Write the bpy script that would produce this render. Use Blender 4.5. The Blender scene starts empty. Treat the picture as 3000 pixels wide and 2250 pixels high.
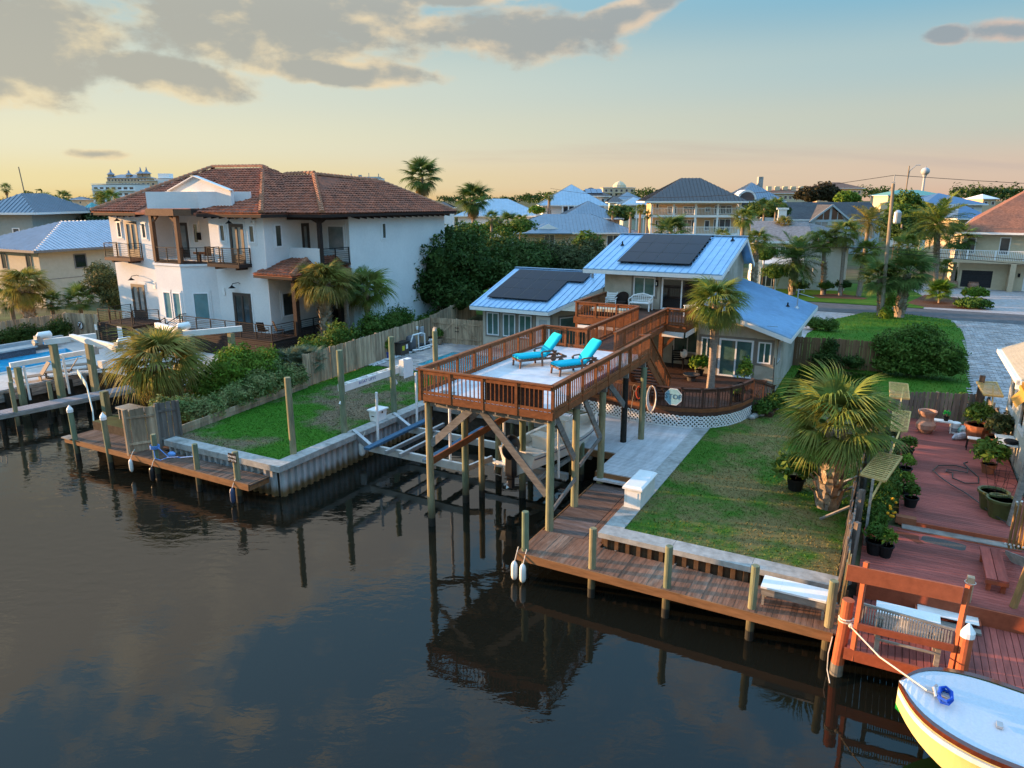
import bpy, math, random
import numpy as np
from mathutils import Vector, Matrix, noise
R = random.Random(11)
rad = math.radians
SC = bpy.context.scene
COL = SC.collection
# ---------------------------------------------------------------- camera
cam = bpy.data.objects.new('camera', bpy.data.cameras.new('camera'))
COL.objects.link(cam)
cam.location = (0, 0, 11.0)
cam.rotation_euler = (rad(90 - 14.6), 0, 0)
cam.data.sensor_width = 36
cam.data.lens = 36 * 2080.4 / 3000
cam.data.clip_end = 6000
SC.camera = cam
# ---------------------------------------------------------------- light
SUN_AZ, SUN_EL = 164.0, 6.8          # world angle from +X, elevation
world = bpy.data.worlds.new('World'); SC.world = world
world.use_nodes = True
nt = world.node_tree; nt.nodes.clear()
def N(t, **kw):
    n = nt.nodes.new(t)
    for k, v in kw.items(): setattr(n, k, v)
    return n
def M(op, a, b=None, c=None):
    n = N('ShaderNodeMath', operation=op)
    for i, x in enumerate((a, b, c)):
        if x is None: continue
        if isinstance(x, (int, float)): n.inputs[i].default_value = x
        else: nt.links.new(x, n.inputs[i])
    return n.outputs[0]
def MIX(f, a, b, mode='MIX'):
    n = N('ShaderNodeMix', data_type='RGBA', blend_type=mode)
    for s, x in ((0, f), (6, a), (7, b)):
        if isinstance(x, (int, float)): n.inputs[s].default_value = x
        elif isinstance(x, tuple): n.inputs[s].default_value = (*x, 1)
        else: nt.links.new(x, n.inputs[s])
    return n.outputs[2]
def RAMP(f, stops, interp='EASE'):
    n = N('ShaderNodeValToRGB'); cr = n.color_ramp; cr.interpolation = interp
    while len(cr.elements) < len(stops): cr.elements.new(0.5)
    for e, (p, c) in zip(cr.elements, stops): e.position = p; e.color = (*c, 1)
    nt.links.new(f, n.inputs[0]); return n.outputs[0]
def SS(x, lo, hi):
    n = N('ShaderNodeMapRange', interpolation_type='SMOOTHSTEP')
    nt.links.new(x, n.inputs[0]); n.inputs[1].default_value = lo; n.inputs[2].default_value = hi
    return n.outputs[0]
tc = N('ShaderNodeTexCoord'); sep = N('ShaderNodeSeparateXYZ'); nt.links.new(tc.outputs['Generated'], sep.inputs[0])
X, Y, Z = sep.outputs
Zp = M('MAXIMUM', Z, 0.0)
hl = M('SQRT', M('ADD', M('MULTIPLY', X, X), M('ADD', M('MULTIPLY', Y, Y), 1e-5)))
ca, sa = math.cos(rad(SUN_AZ)), math.sin(rad(SUN_AZ))
az = M('DIVIDE', M('ADD', M('MULTIPLY', X, ca), M('MULTIPLY', Y, sa)), hl)      # cosine to the sun's azimuth
f = SS(az, -0.42, 0.86)
el = M('POWER', Zp, 0.6)
anti = RAMP(el, [(0, (.82, .52, .38)), (.13, (.80, .62, .49)), (.24, (.61, .66, .58)), (.33, (.46, .63, .66)), (.43, (.20, .51, .71)), (.58, (.11, .40, .70)), (1, (.21, .41, .68))])
sunw = RAMP(el, [(0, (.95, .68, .27)), (.10, (.97, .83, .45)), (.2, (.93, .89, .64)), (.30, (.80, .84, .70)), (.42, (.50, .65, .65)), (.60, (.26, .48, .67)), (1, (.22, .42, .68))])
base = MIX(f, anti, sunw)
# clouds on a plane overhead
den = M('ADD', Zp, 0.14)
cx = M('DIVIDE', X, den); cy = M('DIVIDE', Y, den)
comb = N('ShaderNodeCombineXYZ'); nt.links.new(cx, comb.inputs[0]); nt.links.new(cy, comb.inputs[1])
def NOISE(vec, scale, det=7, rough=.55, dist=0.0, off=(0, 0, 0), stretch=(1, 1, 1)):
    mp = N('ShaderNodeMapping'); nt.links.new(vec, mp.inputs[0]); mp.inputs[1].default_value = off; mp.inputs[3].default_value = stretch
    n = N('ShaderNodeTexNoise'); nt.links.new(mp.outputs[0], n.inputs[0])
    n.inputs['Scale'].default_value = scale; n.inputs['Detail'].default_value = det; n.inputs['Roughness'].default_value = rough; n.inputs['Distortion'].default_value = dist
    return n.outputs[0]
AZ = M('ARCTAN2', Y, X); EL = M('ARCSINE', Z)
cmb2 = N('ShaderNodeCombineXYZ'); nt.links.new(AZ, cmb2.inputs[0]); nt.links.new(M('MULTIPLY', EL, 1.9), cmb2.inputs[1])
n1 = NOISE(cmb2.outputs[0], 6.5, 9, .58, .25, (3.1, 1.7, 0)); n2 = NOISE(cmb2.outputs[0], 17, 8, .6, .2, (9.4, 4.0, 0))
n3 = NOISE(cmb2.outputs[0], 9, 4, .5, 0, (2.4, 7.0, 0))
nn = M('ADD', M('MULTIPLY', M('SUBTRACT', n1, .5), 3.4), M('MULTIPLY', M('SUBTRACT', n2, .5), 1.3))
def bank(a0, e0, wa, we, tilt=0.0):
    da = M('DIVIDE', M('SUBTRACT', AZ, rad(a0)), rad(wa)); de = M('DIVIDE', M('SUBTRACT', M('SUBTRACT', EL, rad(e0)), M('MULTIPLY', M('SUBTRACT', AZ, rad(a0)), tilt)), rad(we))
    return M('SUBTRACT', 1.0, M('SQRT', M('ADD', M('MULTIPLY', da, da), M('MULTIPLY', de, de))))
banks = None
for q in ((108, 12.2, 13.5, 3.9, 0), (123, 9.5, 8, 4.2, -.1), (103, 8.9, 9.5, 1.0, .03), (114, 8.2, 7, 1.4, .12), (90.5, 11.6, 8.0, 2.2, .02), (82, 12.6, 5, 1.3, -.25), (95, 14.2, 7, 1.2, 0), (60.6, 10.1, 1.6, .7, 0), (57, 9.9, 3.2, .9, .1), (119, 2.9, 2.6, .45, 0), (140, 11, 8, 4, 0), (122, 24, 26, 10, .05), (101, 24, 17, 6, .1), (84, 27, 10, 4, .1), (70, 30, 9, 4, 0), (150, 30, 15, 8, 0)):
    k = bank(*q); banks = k if banks is None else M('MAXIMUM', banks, k)
# scattered banks overhead, as the ones in view go on
over = M('SUBTRACT', M('MULTIPLY', SS(EL, rad(14.5), rad(24)), 1.0), 1.02)
dens = M('ADD', M('MAXIMUM', M('MAXIMUM', banks, -2.0), over), M('MULTIPLY', nn, .60))
cl = SS(dens, -.05, .38)
edge = SS(M('ADD', dens, M('ADD', M('MULTIPLY', M('SUBTRACT', n2, .5), .5), M('MULTIPLY', M('SUBTRACT', n3, .56), -2.6))), .05, .70)
lit = MIX(SS(EL, rad(14), rad(30)), MIX(f, (.78, .60, .50), (1.0, .82, .50)), MIX(f, (.52, .56, .62), (.95, .82, .62)))
dark = MIX(SS(EL, rad(13), rad(30)), MIX(f, (.36, .41, .45), (.50, .48, .40)), MIX(f, (.36, .42, .52), (.70, .62, .52)))
cloudc = MIX(edge, lit, dark)
sky = MIX(M('MULTIPLY', cl, .93), base, cloudc)
st = NOISE(comb.outputs[0], .5, 6, .6, 0, (1, 5, 0), (.35, 1.3, 1))
stf = M('MULTIPLY', M('MULTIPLY', SS(st, .54, .70), SS(Z, .015, .04)), M('SUBTRACT', 1.0, SS(Z, .07, .13)))
sky = MIX(M('MULTIPLY', stf, .4), sky, MIX(f, (.58, .50, .48), (.80, .62, .40)))
nish = N('ShaderNodeTexSky', sky_type='NISHITA', sun_disc=False)
nish.sun_elevation = rad(SUN_EL); nish.sun_rotation = rad(90 - SUN_AZ); nish.dust_density = 2.0; nish.ozone_density = 2.0
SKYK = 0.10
ovh = M('MULTIPLY', M('ADD', .262, M('MULTIPLY', SS(EL, rad(11), rad(42)), .62)), 1 / SKYK)  # overhead sky raised above the band in view, added fill for shaded surfaces
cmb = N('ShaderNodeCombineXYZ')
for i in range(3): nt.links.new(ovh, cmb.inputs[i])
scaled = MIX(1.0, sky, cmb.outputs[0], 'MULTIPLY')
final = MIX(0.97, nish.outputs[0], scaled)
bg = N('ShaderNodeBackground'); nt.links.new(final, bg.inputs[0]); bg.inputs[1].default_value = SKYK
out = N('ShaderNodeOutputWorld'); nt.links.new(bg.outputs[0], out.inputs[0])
sun = bpy.data.objects.new('sun', bpy.data.lights.new('sun', 'SUN'))
COL.objects.link(sun)
sun.data.energy = 4.2; sun.data.angle = rad(0.6); sun.data.color = (1.0, .58, .28)
sd = Vector((math.cos(rad(SUN_AZ)) * math.cos(rad(SUN_EL)), math.sin(rad(SUN_AZ)) * math.cos(rad(SUN_EL)), math.sin(rad(SUN_EL))))
sun.rotation_euler = sd.to_track_quat('Z', 'Y').to_euler()
vs = SC.view_settings
SC.display_settings.display_device = 'sRGB'
vs.view_transform = 'Standard'; vs.look = 'None'; vs.gamma = 1; vs.use_curve_mapping = False
vs.exposure = 1.75
SC.cycles.use_denoising = True
SC.cycles.max_bounces = 5; SC.cycles.diffuse_bounces = 3; SC.cycles.glossy_bounces = 3; SC.cycles.transmission_bounces = 3
SC.cycles.caustics_reflective = False; SC.cycles.caustics_refractive = False
SC.cycles.use_adaptive_sampling = True

# ---------------------------------------------------------------- lot frame: u along the canal, v away from it
A0 = rad(-28.2); CA, SA = math.cos(A0), math.sin(A0); O0 = (2.58, 19.44)
def W(u, v, z=0.0): return Vector((O0[0] + u * CA - v * SA, O0[1] + u * SA + v * CA, z))
def toUV(x, y): x -= O0[0]; y -= O0[1]; return (x * CA + y * SA, -x * SA + y * CA)
def _ray(x, y):
    a = (x - 1500) / 2080.4; b = -(y - 1125) / 2080.4; c, s = math.cos(rad(14.6)), math.sin(rad(14.6))
    return a, c + b * s, -s + b * c
def gp(x, y, z=1.36):                 # where the survey photo's sight line meets a level
    d = _ray(x, y); t = (z - 11) / d[2]; return toUV(d[0] * t, d[1] * t)
def yp(x, y, Yd):                     # ... or a distance
    d = _ray(x, y); t = Yd / d[1]; return Vector((*toUV(d[0] * t, Yd), 11 + d[2] * t))

# ---------------------------------------------------------------- materials
MATS = {}
def mat(name, col, rough=.7, var=.12, scale=6.0, stretch=(1, 1, 1), rand=.0, bump=.0, bscale=None, metal=0, spec=.4, col2=None, c2=.5, c2w=.12, big=0.0, detail=5, coord='P', trans=0, zst=None):
    """procedural surface: noise-varied colour, optional second colour patches, per-piece variation, bump"""
    if name in MATS: return MATS[name]
    m = bpy.data.materials.new(name); m.use_nodes = True; t = m.node_tree; t.nodes.clear()
    L = t.links.new
    def n(ty, **kw):
        q = t.nodes.new(ty)
        for k, v in kw.items(): setattr(q, k, v)
        return q
    o = n('ShaderNodeOutputMaterial'); p = n('ShaderNodeBsdfPrincipled'); L(p.outputs[0], o.inputs[0])
    p.inputs['Roughness'].default_value = rough; p.inputs['Metallic'].default_value = metal; p.inputs['Specular IOR Level'].default_value = min(spec, .10) if rough >= .6 else spec
    if coord == 'P': src = n('ShaderNodeNewGeometry').outputs['Position']
    else: src = n('ShaderNodeTexCoord').outputs['Object']
    mp = n('ShaderNodeMapping', vector_type='TEXTURE'); L(src, mp.inputs[0]); mp.inputs[2].default_value = (0, 0, A0 if coord == 'P' else 0)
    mp.inputs[3].default_value = stretch
    nz = n('ShaderNodeTexNoise'); L(mp.outputs[0], nz.inputs[0]); nz.inputs['Scale'].default_value = scale; nz.inputs['Detail'].default_value = detail; nz.inputs['Roughness'].default_value = .6
    def mul(colsock, fac, lo, hi):
        r = n('ShaderNodeMapRange'); L(fac, r.inputs[0]); r.inputs[1].default_value = .25; r.inputs[2].default_value = .75; r.inputs[3].default_value = lo; r.inputs[4].default_value = hi
        x = n('ShaderNodeMix', data_type='RGBA', blend_type='MULTIPLY'); x.inputs[0].default_value = 1
        L(colsock, x.inputs[6]); L(r.outputs[0], x.inputs[7]); return x.outputs[2]
    rgb = n('ShaderNodeRGB'); rgb.outputs[0].default_value = (*col, 1); c = rgb.outputs[0]
    if col2:
        nb = n('ShaderNodeTexNoise'); L(mp.outputs[0], nb.inputs[0]); nb.inputs['Scale'].default_value = big or scale * .3; nb.inputs['Detail'].default_value = 6; nb.inputs['Roughness'].default_value = .62
        r = n('ShaderNodeMapRange', interpolation_type='SMOOTHSTEP'); L(nb.outputs[0], r.inputs[0]); r.inputs[1].default_value = c2 - c2w; r.inputs[2].default_value = c2 + c2w
        x = n('ShaderNodeMix', data_type='RGBA'); L(r.outputs[0], x.inputs[0]); L(c, x.inputs[6]); x.inputs[7].default_value = (*col2, 1); c = x.outputs[2]
    if var: c = mul(c, nz.outputs[0], 1 - var * 1.6, 1 + var * 1.6)
    if zst:            # tide stain: below zst[1] the surface turns to zst[2], with a ragged edge
        gz = n('ShaderNodeNewGeometry'); sz = n('ShaderNodeSeparateXYZ'); L(gz.outputs['Position'], sz.inputs[0]); ma = n('ShaderNodeMath', operation='MULTIPLY_ADD'); L(nz.outputs[0], ma.inputs[0]); ma.inputs[1].default_value = -.5; L(sz.outputs[2], ma.inputs[2])
        r = n('ShaderNodeMapRange', interpolation_type='SMOOTHSTEP'); L(ma.outputs[0], r.inputs[0]); r.inputs[1].default_value = zst[1] - .25; r.inputs[2].default_value = zst[0] - .25; x = n('ShaderNodeMix', data_type='RGBA'); L(r.outputs[0], x.inputs[0]); L(c, x.inputs[6]); x.inputs[7].default_value = (*zst[2], 1); c = x.outputs[2]
    if rand:
        oi = n('ShaderNodeObjectInfo'); ge = n('ShaderNodeNewGeometry'); ad = n('ShaderNodeMath', operation='ADD'); L(oi.outputs['Random'], ad.inputs[0]); L(ge.outputs['Random Per Island'], ad.inputs[1])
        fr = n('ShaderNodeMath', operation='FRACT'); L(ad.outputs[0], fr.inputs[0]); r = n('ShaderNodeMapRange'); L(fr.outputs[0], r.inputs[0]); r.inputs[3].default_value = 1 - rand; r.inputs[4].default_value = 1 + rand
        x = n('ShaderNodeMix', data_type='RGBA', blend_type='MULTIPLY'); x.inputs[0].default_value = 1; L(c, x.inputs[6]); L(r.outputs[0], x.inputs[7]); c = x.outputs[2]
    L(c, p.inputs['Base Color'])
    if bump:
        if bscale:
            nq = n('ShaderNodeTexNoise'); L(mp.outputs[0], nq.inputs[0]); nq.inputs['Scale'].default_value = bscale; nq.inputs['Detail'].default_value = 4
        else: nq = nz
        b = n('ShaderNodeBump'); b.inputs['Strength'].default_value = bump; b.inputs['Distance'].default_value = .02; L(nq.outputs[0], b.inputs['Height']); L(b.outputs[0], p.inputs['Normal'])
    if trans:
        tr = n('ShaderNodeBsdfTranslucent'); L(c, tr.inputs[0]); ms = n('ShaderNodeMixShader'); ms.inputs[0].default_value = trans
        L(p.outputs[0], ms.inputs[1]); L(tr.outputs[0], ms.inputs[2]); L(ms.outputs[0], o.inputs[0])
    MATS[name] = m; return m
def glass(name, col, rough=.06, spec=.9):
    return mat(name, col, rough, .25, .9, spec=spec)

# ---------------------------------------------------------------- mesh builder in lot coordinates
BASE = {}
class MB:
    def __init__(s): s.v = []; s.f = []
    def quad(s, *p):
        i = len(s.v); s.v += [tuple(x) for x in p]; s.f.append(tuple(range(i, i + len(p)))); return s
    def box(s, u0, u1, v0, v1, z0, z1):
        i = len(s.v)
        s.v += [(u0, v0, z0), (u1, v0, z0), (u1, v1, z0), (u0, v1, z0), (u0, v0, z1), (u1, v0, z1), (u1, v1, z1), (u0, v1, z1)]
        s.f += [tuple(i + k for k in q) for q in ((3, 2, 1, 0), (4, 5, 6, 7), (0, 1, 5, 4), (1, 2, 6, 5), (2, 3, 7, 6), (3, 0, 4, 7))]; return s
    def beam(s, p, q, w, h, up=(0, 0, 1)):
        p, q = Vector(p), Vector(q); d = (q - p).normalized(); up = Vector(up)
        if abs(d.dot(up)) > .98: up = Vector((0, 1, 0))
        sd_ = d.cross(up).normalized() * (w / 2); u2 = sd_.cross(d).normalized() * (h / 2); i = len(s.v)
        for c in (p, q): s.v += [tuple(c - sd_ - u2), tuple(c + sd_ - u2), tuple(c + sd_ + u2), tuple(c - sd_ + u2)]
        s.f += [tuple(i + k for k in q_) for q_ in ((0, 1, 2, 3), (7, 6, 5, 4), (0, 4, 5, 1), (1, 5, 6, 2), (2, 6, 7, 3), (3, 7, 4, 0))]; return s
    def tube(s, pts, r, n=8, cap=True, flat=1.0):
        pts = [Vector(p) for p in pts]; k = len(pts)
        rs = r if isinstance(r, (list, tuple)) else [r] * k
        i0 = len(s.v); ref = None
        for j, p in enumerate(pts):
            d = (pts[min(j + 1, k - 1)] - pts[max(j - 1, 0)]).normalized()
            if ref is None: ref = Vector((1, 0, 0)) if abs(d.x) < .8 else Vector((0, 1, 0))
            a = (ref - d * ref.dot(d)).normalized(); b = d.cross(a); ref = a
            for q in range(n):
                t = 2 * math.pi * q / n; s.v.append(tuple(p + a * (math.cos(t) * rs[j]) + b * (math.sin(t) * rs[j] * flat)))
        for j in range(k - 1):
            for q in range(n):
                a, b = i0 + j * n + q, i0 + j * n + (q + 1) % n; s.f.append((a, b, b + n, a + n))
        if cap: s.f.append(tuple(i0 + q for q in range(n))[::-1]); s.f.append(tuple(i0 + (k - 1) * n + q for q in range(n)))
        return s
    def lathe(s, c, prof, n=14):
        i0 = len(s.v); k = len(prof)
        for r, z in prof:
            for q in range(n):
                t = 2 * math.pi * q / n; s.v.append((c[0] + r * math.cos(t), c[1] + r * math.sin(t), c[2] + z))
        for j in range(k - 1):
            for q in range(n):
                a, b = i0 + j * n + q, i0 + j * n + (q + 1) % n; s.f.append((a, b, b + n, a + n))
        s.f.append(tuple(i0 + q for q in range(n))[::-1]); s.f.append(tuple(i0 + (k - 1) * n + q for q in range(n))); return s
    def prism(s, poly, z0, z1):
        i = len(s.v); n = len(poly)
        ar = sum(poly[k][0] * poly[(k + 1) % n][1] - poly[(k + 1) % n][0] * poly[k][1] for k in range(n))
        if ar < 0: poly = poly[::-1]
        s.v += [(a, b, z0) for a, b in poly] + [(a, b, z1) for a, b in poly]
        s.f.append(tuple(range(i, i + n))[::-1]); s.f.append(tuple(range(i + n, i + 2 * n)))
        for k in range(n): k2 = (k + 1) % n; s.f.append((i + k, i + k2, i + n + k2, i + n + k))
        return s
    def slab(s, pts, t):                      # roof slope with thickness, extruded straight down
        n = len(pts); ar = sum(pts[k][0] * pts[(k + 1) % n][1] - pts[(k + 1) % n][0] * pts[k][1] for k in range(n))
        if ar < 0: pts = pts[::-1]
        i = len(s.v); s.v += [tuple(p) for p in pts] + [(p[0], p[1], p[2] - t) for p in pts]
        s.f.append(tuple(range(i, i + n))); s.f.append(tuple(range(i + n, i + 2 * n))[::-1])
        for k in range(n): k2 = (k + 1) % n; s.f.append((i + k2, i + k, i + n + k, i + n + k2))
        return s
    def ball(s, c, r, n=8, m=6, sq=(1, 1, 1)):
        i0 = len(s.v)
        for j in range(m + 1):
            ph = math.pi * j / m
            for q in range(n):
                t = 2 * math.pi * q / n; s.v.append((c[0] + r * sq[0] * math.sin(ph) * math.cos(t), c[1] + r * sq[1] * math.sin(ph) * math.sin(t), c[2] + r * sq[2] * math.cos(ph)))
        for j in range(m):
            for q in range(n):
                a, b = i0 + j * n + q, i0 + j * n + (q + 1) % n; s.f.append((a + n, b + n, b, a))
        return s
    def mesh(s, name, m, off=(0, 0, 0), smooth=False):
        me = bpy.data.meshes.new(name)
        me.from_pydata([(a - off[0], b - off[1], c - off[2]) for a, b, c in s.v], [], s.f)
        if smooth: me.polygons.foreach_set('use_smooth', [True] * len(me.polygons))
        me.materials.append(m); return me
    def build(s, name, m, parent, label=None, smooth=False, stuff=False):
        b = BASE[parent]; o = bpy.data.objects.new(name, s.mesh(name, m, b, smooth)); COL.objects.link(o)
        o.parent = parent; BASE[o] = b
        if label: o['label'] = label
        if stuff: o['kind'] = 'stuff'
        return o
def tag(o, label=None, cat=None, group=None, kind=None):
    for k, v in (('label', label), ('category', cat), ('group', group), ('kind', kind)):
        if v: o[k] = v
    return o
def thing(name, label, cat, u, v, z=0.0, group=None, rot=0.0, local=False):
    o = bpy.data.objects.new(name, None); COL.objects.link(o); o.empty_display_size = .2
    o.location = W(u, v, z); o.rotation_euler = (0, 0, A0 + rot)
    BASE[o] = (0, 0, 0) if local else (u, v, z)
    return tag(o, label, cat, group)
def solo(name, mb, m, label, cat, u, v, z=0.0, group=None, smooth=False, kind=None, rot=0.0, local=False):
    o = bpy.data.objects.new(name, mb.mesh(name, m, (0, 0, 0) if local else (u, v, z), smooth)); COL.objects.link(o)
    o.location = W(u, v, z); o.rotation_euler = (0, 0, A0 + rot); BASE[o] = (0, 0, 0) if local else (u, v, z)
    return tag(o, label, cat, group, kind)
def setting(name, mb, m, smooth=False): return solo(name, mb, m, None, None, 0, 0, 0, kind='structure', smooth=smooth)
CACHE = {}
def pmesh(m, dx, dy, dz):
    k = (m.name, round(dx, 2), round(dy, 3), round(dz, 3))
    if k not in CACHE:
        CACHE[k] = MB().box(-k[1] / 2, k[1] / 2, -k[2] / 2, k[2] / 2, -k[3] / 2, k[3] / 2).mesh('piece', m)
    return CACHE[k]
def place(name, me, parent, loc, rot=(0, 0, 0), scale=None):
    o = bpy.data.objects.new(name, me); COL.objects.link(o); b = BASE[parent]
    o.parent = parent; o.location = (loc[0] - b[0], loc[1] - b[1], loc[2] - b[2]); o.rotation_euler = rot
    if scale: o.scale = scale
    BASE[o] = (0, 0, 0); return o
def pbeam(name, parent, m, p, q, w, h):       # a straight piece from p to q
    p, q = Vector(p), Vector(q); d = q - p; L = d.length
    if abs(d.z) > .9 * L:
        hz = math.hypot(d.x, d.y)
        if hz < 1e-4: return place(name, pmesh(m, w, h, round(L, 2)), parent, (p + q) / 2)
    rz = math.atan2(d.y, d.x); ry = -math.atan2(d.z, math.hypot(d.x, d.y))
    return place(name, pmesh(m, L, w, h), parent, (p + q) / 2, (0, ry, rz))
def pbox(name, parent, m, u0, u1, v0, v1, z0, z1):
    return place(name, pmesh(m, u1 - u0, v1 - v0, z1 - z0), parent, ((u0 + u1) / 2, (v0 + v1) / 2, (z0 + z1) / 2))
def sbox(name, m, u0, u1, v0, v1, z0, z1, label, cat, group=None):
    c = ((u0 + u1) / 2, (v0 + v1) / 2, z0)
    return solo(name, MB().box(u0, u1, v0, v1, z0, z1), m, label, cat, *c, group=group)
def copy_tree(o, parent=None):
    c = o.copy(); COL.objects.link(c); BASE[c] = BASE.get(o, (0, 0, 0))
    if parent: c.parent = parent
    for ch in list(o.children): copy_tree(ch, c)
    return c
def dup(root, u, v, z, label=None, group=None, rz=0.0, sc=1.0):
    c = copy_tree(root); c.location = W(u, v, z); c.rotation_euler = (0, 0, A0 + rz)
    if sc != 1.0: c.scale = (sc,) * 3
    if label: c['label'] = label
    if group: c['group'] = group
    return c
def win(parent, org, ang, w, z0, z1, fm, gm, cols=2, rows=1, fw=.07, dep=.05, trim=None, tw=.14, name='window', low=0.0):
    """framed window on a wall whose base runs from org along ang; outward is to the right of that direction"""
    d = Vector((math.cos(ang), math.sin(ang), 0)); n = Vector((d.y, -d.x, 0)); o = Vector((org[0], org[1], 0))
    def P(a, b, z): return o + d * a + n * b + Vector((0, 0, z))
    if trim:
        t = MB()
        for a0, a1, b0, b1 in ((-tw, w + tw, z1, z1 + tw), (-tw, w + tw, z0 - tw, z0), (-tw, 0, z0, z1), (w, w + tw, z0, z1)):
            t.beam(P(a0, .012, (b0 + b1) / 2), P(a1, .012, (b0 + b1) / 2), .03, b1 - b0)
        t.build(name + '_trim', trim, parent)
    f = MB(); e = dep / 2
    f.beam(P(0, e, z0 + fw / 2), P(w, e, z0 + fw / 2), dep, fw); f.beam(P(0, e, z1 - fw / 2), P(w, e, z1 - fw / 2), dep, fw)
    for i in range(cols + 1):
        x = fw / 2 + (w - fw) * i / cols; f.beam(P(x, e, z0 + fw), P(x, e, z1 - fw), fw if i in (0, cols) else fw * .8, dep, n)
    for j in range(1, rows):
        z = z0 + (z1 - z0) * j / rows; f.beam(P(fw, e - .004, z), P(w - fw, e - .004, z), dep - .008, fw * .6)
    if low: f.beam(P(fw, e - .004, z0 + fw + low / 2), P(w - fw, e - .004, z0 + fw + low / 2), dep - .008, low)
    fo = f.build(name, fm, parent)
    for i in range(cols):
        x0 = fw / 2 + (w - fw) * i / cols; x1 = fw / 2 + (w - fw) * (i + 1) / cols
        MB().quad(P(x0, .012, z0 + .02), P(x1, .012, z0 + .02), P(x1, .012, z1 - .02), P(x0, .012, z1 - .02)).build('pane', gm, fo)
    return fo
def inpoly(x, y, poly):
    c = False; n = len(poly)
    for i in range(n):
        x1, y1 = poly[i][:2]; x2, y2 = poly[i - 1][:2]
        if (y1 > y) != (y2 > y) and x < (x2 - x1) * (y - y1) / (y2 - y1) + x1: c = not c
    return c
def plane_z(poly):
    a, b, c = (Vector(p) for p in poly[:3]); n = (b - a).cross(c - a)
    return lambda x, y: a.z - (n.x * (x - a.x) + n.y * (y - a.y)) / n.z
def clip_lines(poly, ang, sp, off=.5):
    """segments inside a plan polygon running along ang, spaced sp"""
    d = (math.cos(ang), math.sin(ang)); nn = (-d[1], d[0])
    ts = [p[0] * nn[0] + p[1] * nn[1] for p in poly]; t = min(ts) + sp * off; out_ = []
    while t < max(ts):
        xs = []
        for i in range(len(poly)):
            p, q = poly[i - 1], poly[i]; a = p[0] * nn[0] + p[1] * nn[1] - t; b = q[0] * nn[0] + q[1] * nn[1] - t
            if (a > 0) != (b > 0):
                k = a / (a - b); x = p[0] + (q[0] - p[0]) * k; y = p[1] + (q[1] - p[1]) * k; xs.append(x * d[0] + y * d[1])
        xs.sort()
        for i in range(0, len(xs) - 1, 2):
            out_.append(tuple((s_ * d[0] + t * nn[0], s_ * d[1] + t * nn[1]) for s_ in (xs[i], xs[i + 1])))
        t += sp
    return out_
# ---------------------------------------------------------------- shared materials
GR = rad(-28.2)
m_grass = mat('grass', (.042, .125, .010), .9, .13, 3.2, bump=.25, bscale=60, col2=(.07, .14, .014), big=.45, c2=.5)
m_grass_dry = mat('grass_dry', (.046, .12, .012), .9, .14, 4.5, bump=.25, bscale=60, col2=(.17, .135, .052), big=.6, c2=.50, c2w=.11)
m_grass_bare = mat('grass_bare', (.037, .125, .009), .9, .14, 4.0, bump=.25, bscale=60, col2=(.155, .12, .075), big=.26, c2=.545, c2w=.07)
m_earth = mat('earth', (.10, .085, .05), .95, .3, .6, col2=(.06, .08, .025), big=.05)
m_conc = mat('concrete', (.34, .34, .32), .8, .18, 5, col2=(.22, .22, .2), big=1.2, c2=.6)
m_asph = mat('asphalt', (.11, .11, .115), .9, .15, 2, col2=(.10, .105, .11), big=.3)
m_paver = mat('paver', (.34, .325, .325), .85, .2, 5, rand=.30, col2=(.33, .29, .27), big=1.4)
m_trav = mat('travertine', (.44, .37, .32), .7, .2, 4, rand=.12, col2=(.28, .25, .24), big=1)
m_white = mat('white_paint', (.78, .78, .76), .45, .04, 5)
m_offwhite = mat('white_plastic', (.74, .73, .69), .4, .06, 4)
m_metal = mat('aluminium', (.55, .56, .56), .35, .08, 4, metal=.6)
m_galv = mat('galvanised_steel', (.42, .44, .45), .4, .12, 5, metal=.7)
m_black = mat('black_metal', (.016, .015, .016), .6, .1, 5, spec=.15)
m_blackp = mat('black_plastic', (.015, .015, .017), .35, .1, 5)
m_pile = mat('piling_wood', (.27, .235, .135), .85, .22, 9, (1, 1, 6), rand=.06, bump=.6, col2=(.14, .18, .115), big=1.4, zst=(.35, 1.0, (.10, .085, .05)))
m_pilew = mat('wet_piling', (.02, .019, .015), .5, .2, 6)
m_dockb = mat('dock_board', (.19, .10, .065), .8, .25, 14, (1, 6, 1), rand=.2, bump=.4, col2=(.20, .145, .11), big=1.1, c2=.58)
m_dockb2 = mat('dock_board_cross', (.12, .078, .06), .8, .25, 14, (6, 1, 1), rand=.16, bump=.4, col2=(.17, .135, .125), big=1.1, c2=.58)
m_dockd = mat('dark_dock_board', (.12, .078, .058), .8, .25, 14, (1, 6, 1), rand=.2, bump=.4, col2=(.15, .11, .09), big=1.1, c2=.58)
m_dockr = mat('dock_rim', (.24, .12, .055), .75, .2, 10, (6, 1, 1), bump=.3)
m_stain = mat('stained_wood', (.20, .076, .032), .6, .2, 10, (2, 2, 1), rand=.16, bump=.25)
m_staind = mat('dark_stained_wood', (.085, .045, .032), .7, .2, 10, (1, 4, 1), rand=.15, bump=.25)
m_grey = mat('weathered_wood', (.26, .235, .205), .85, .25, 12, (4, 4, 1), rand=.15, bump=.4)
m_brace = mat('grey_brace', (.17, .16, .145), .85, .25, 12, (4, 4, 1), rand=.15, bump=.4)
m_cedar = mat('fence_cedar', (.48, .35, .23), .85, .2, 9, (1, 1, 7), rand=.22, bump=.3, col2=(.28, .20, .13), big=1.5)
m_cedarg = mat('fence_grey', (.20, .175, .15), .9, .22, 9, (1, 1, 7), rand=.2, bump=.4, col2=(.14, .12, .105), big=1.5)
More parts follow.
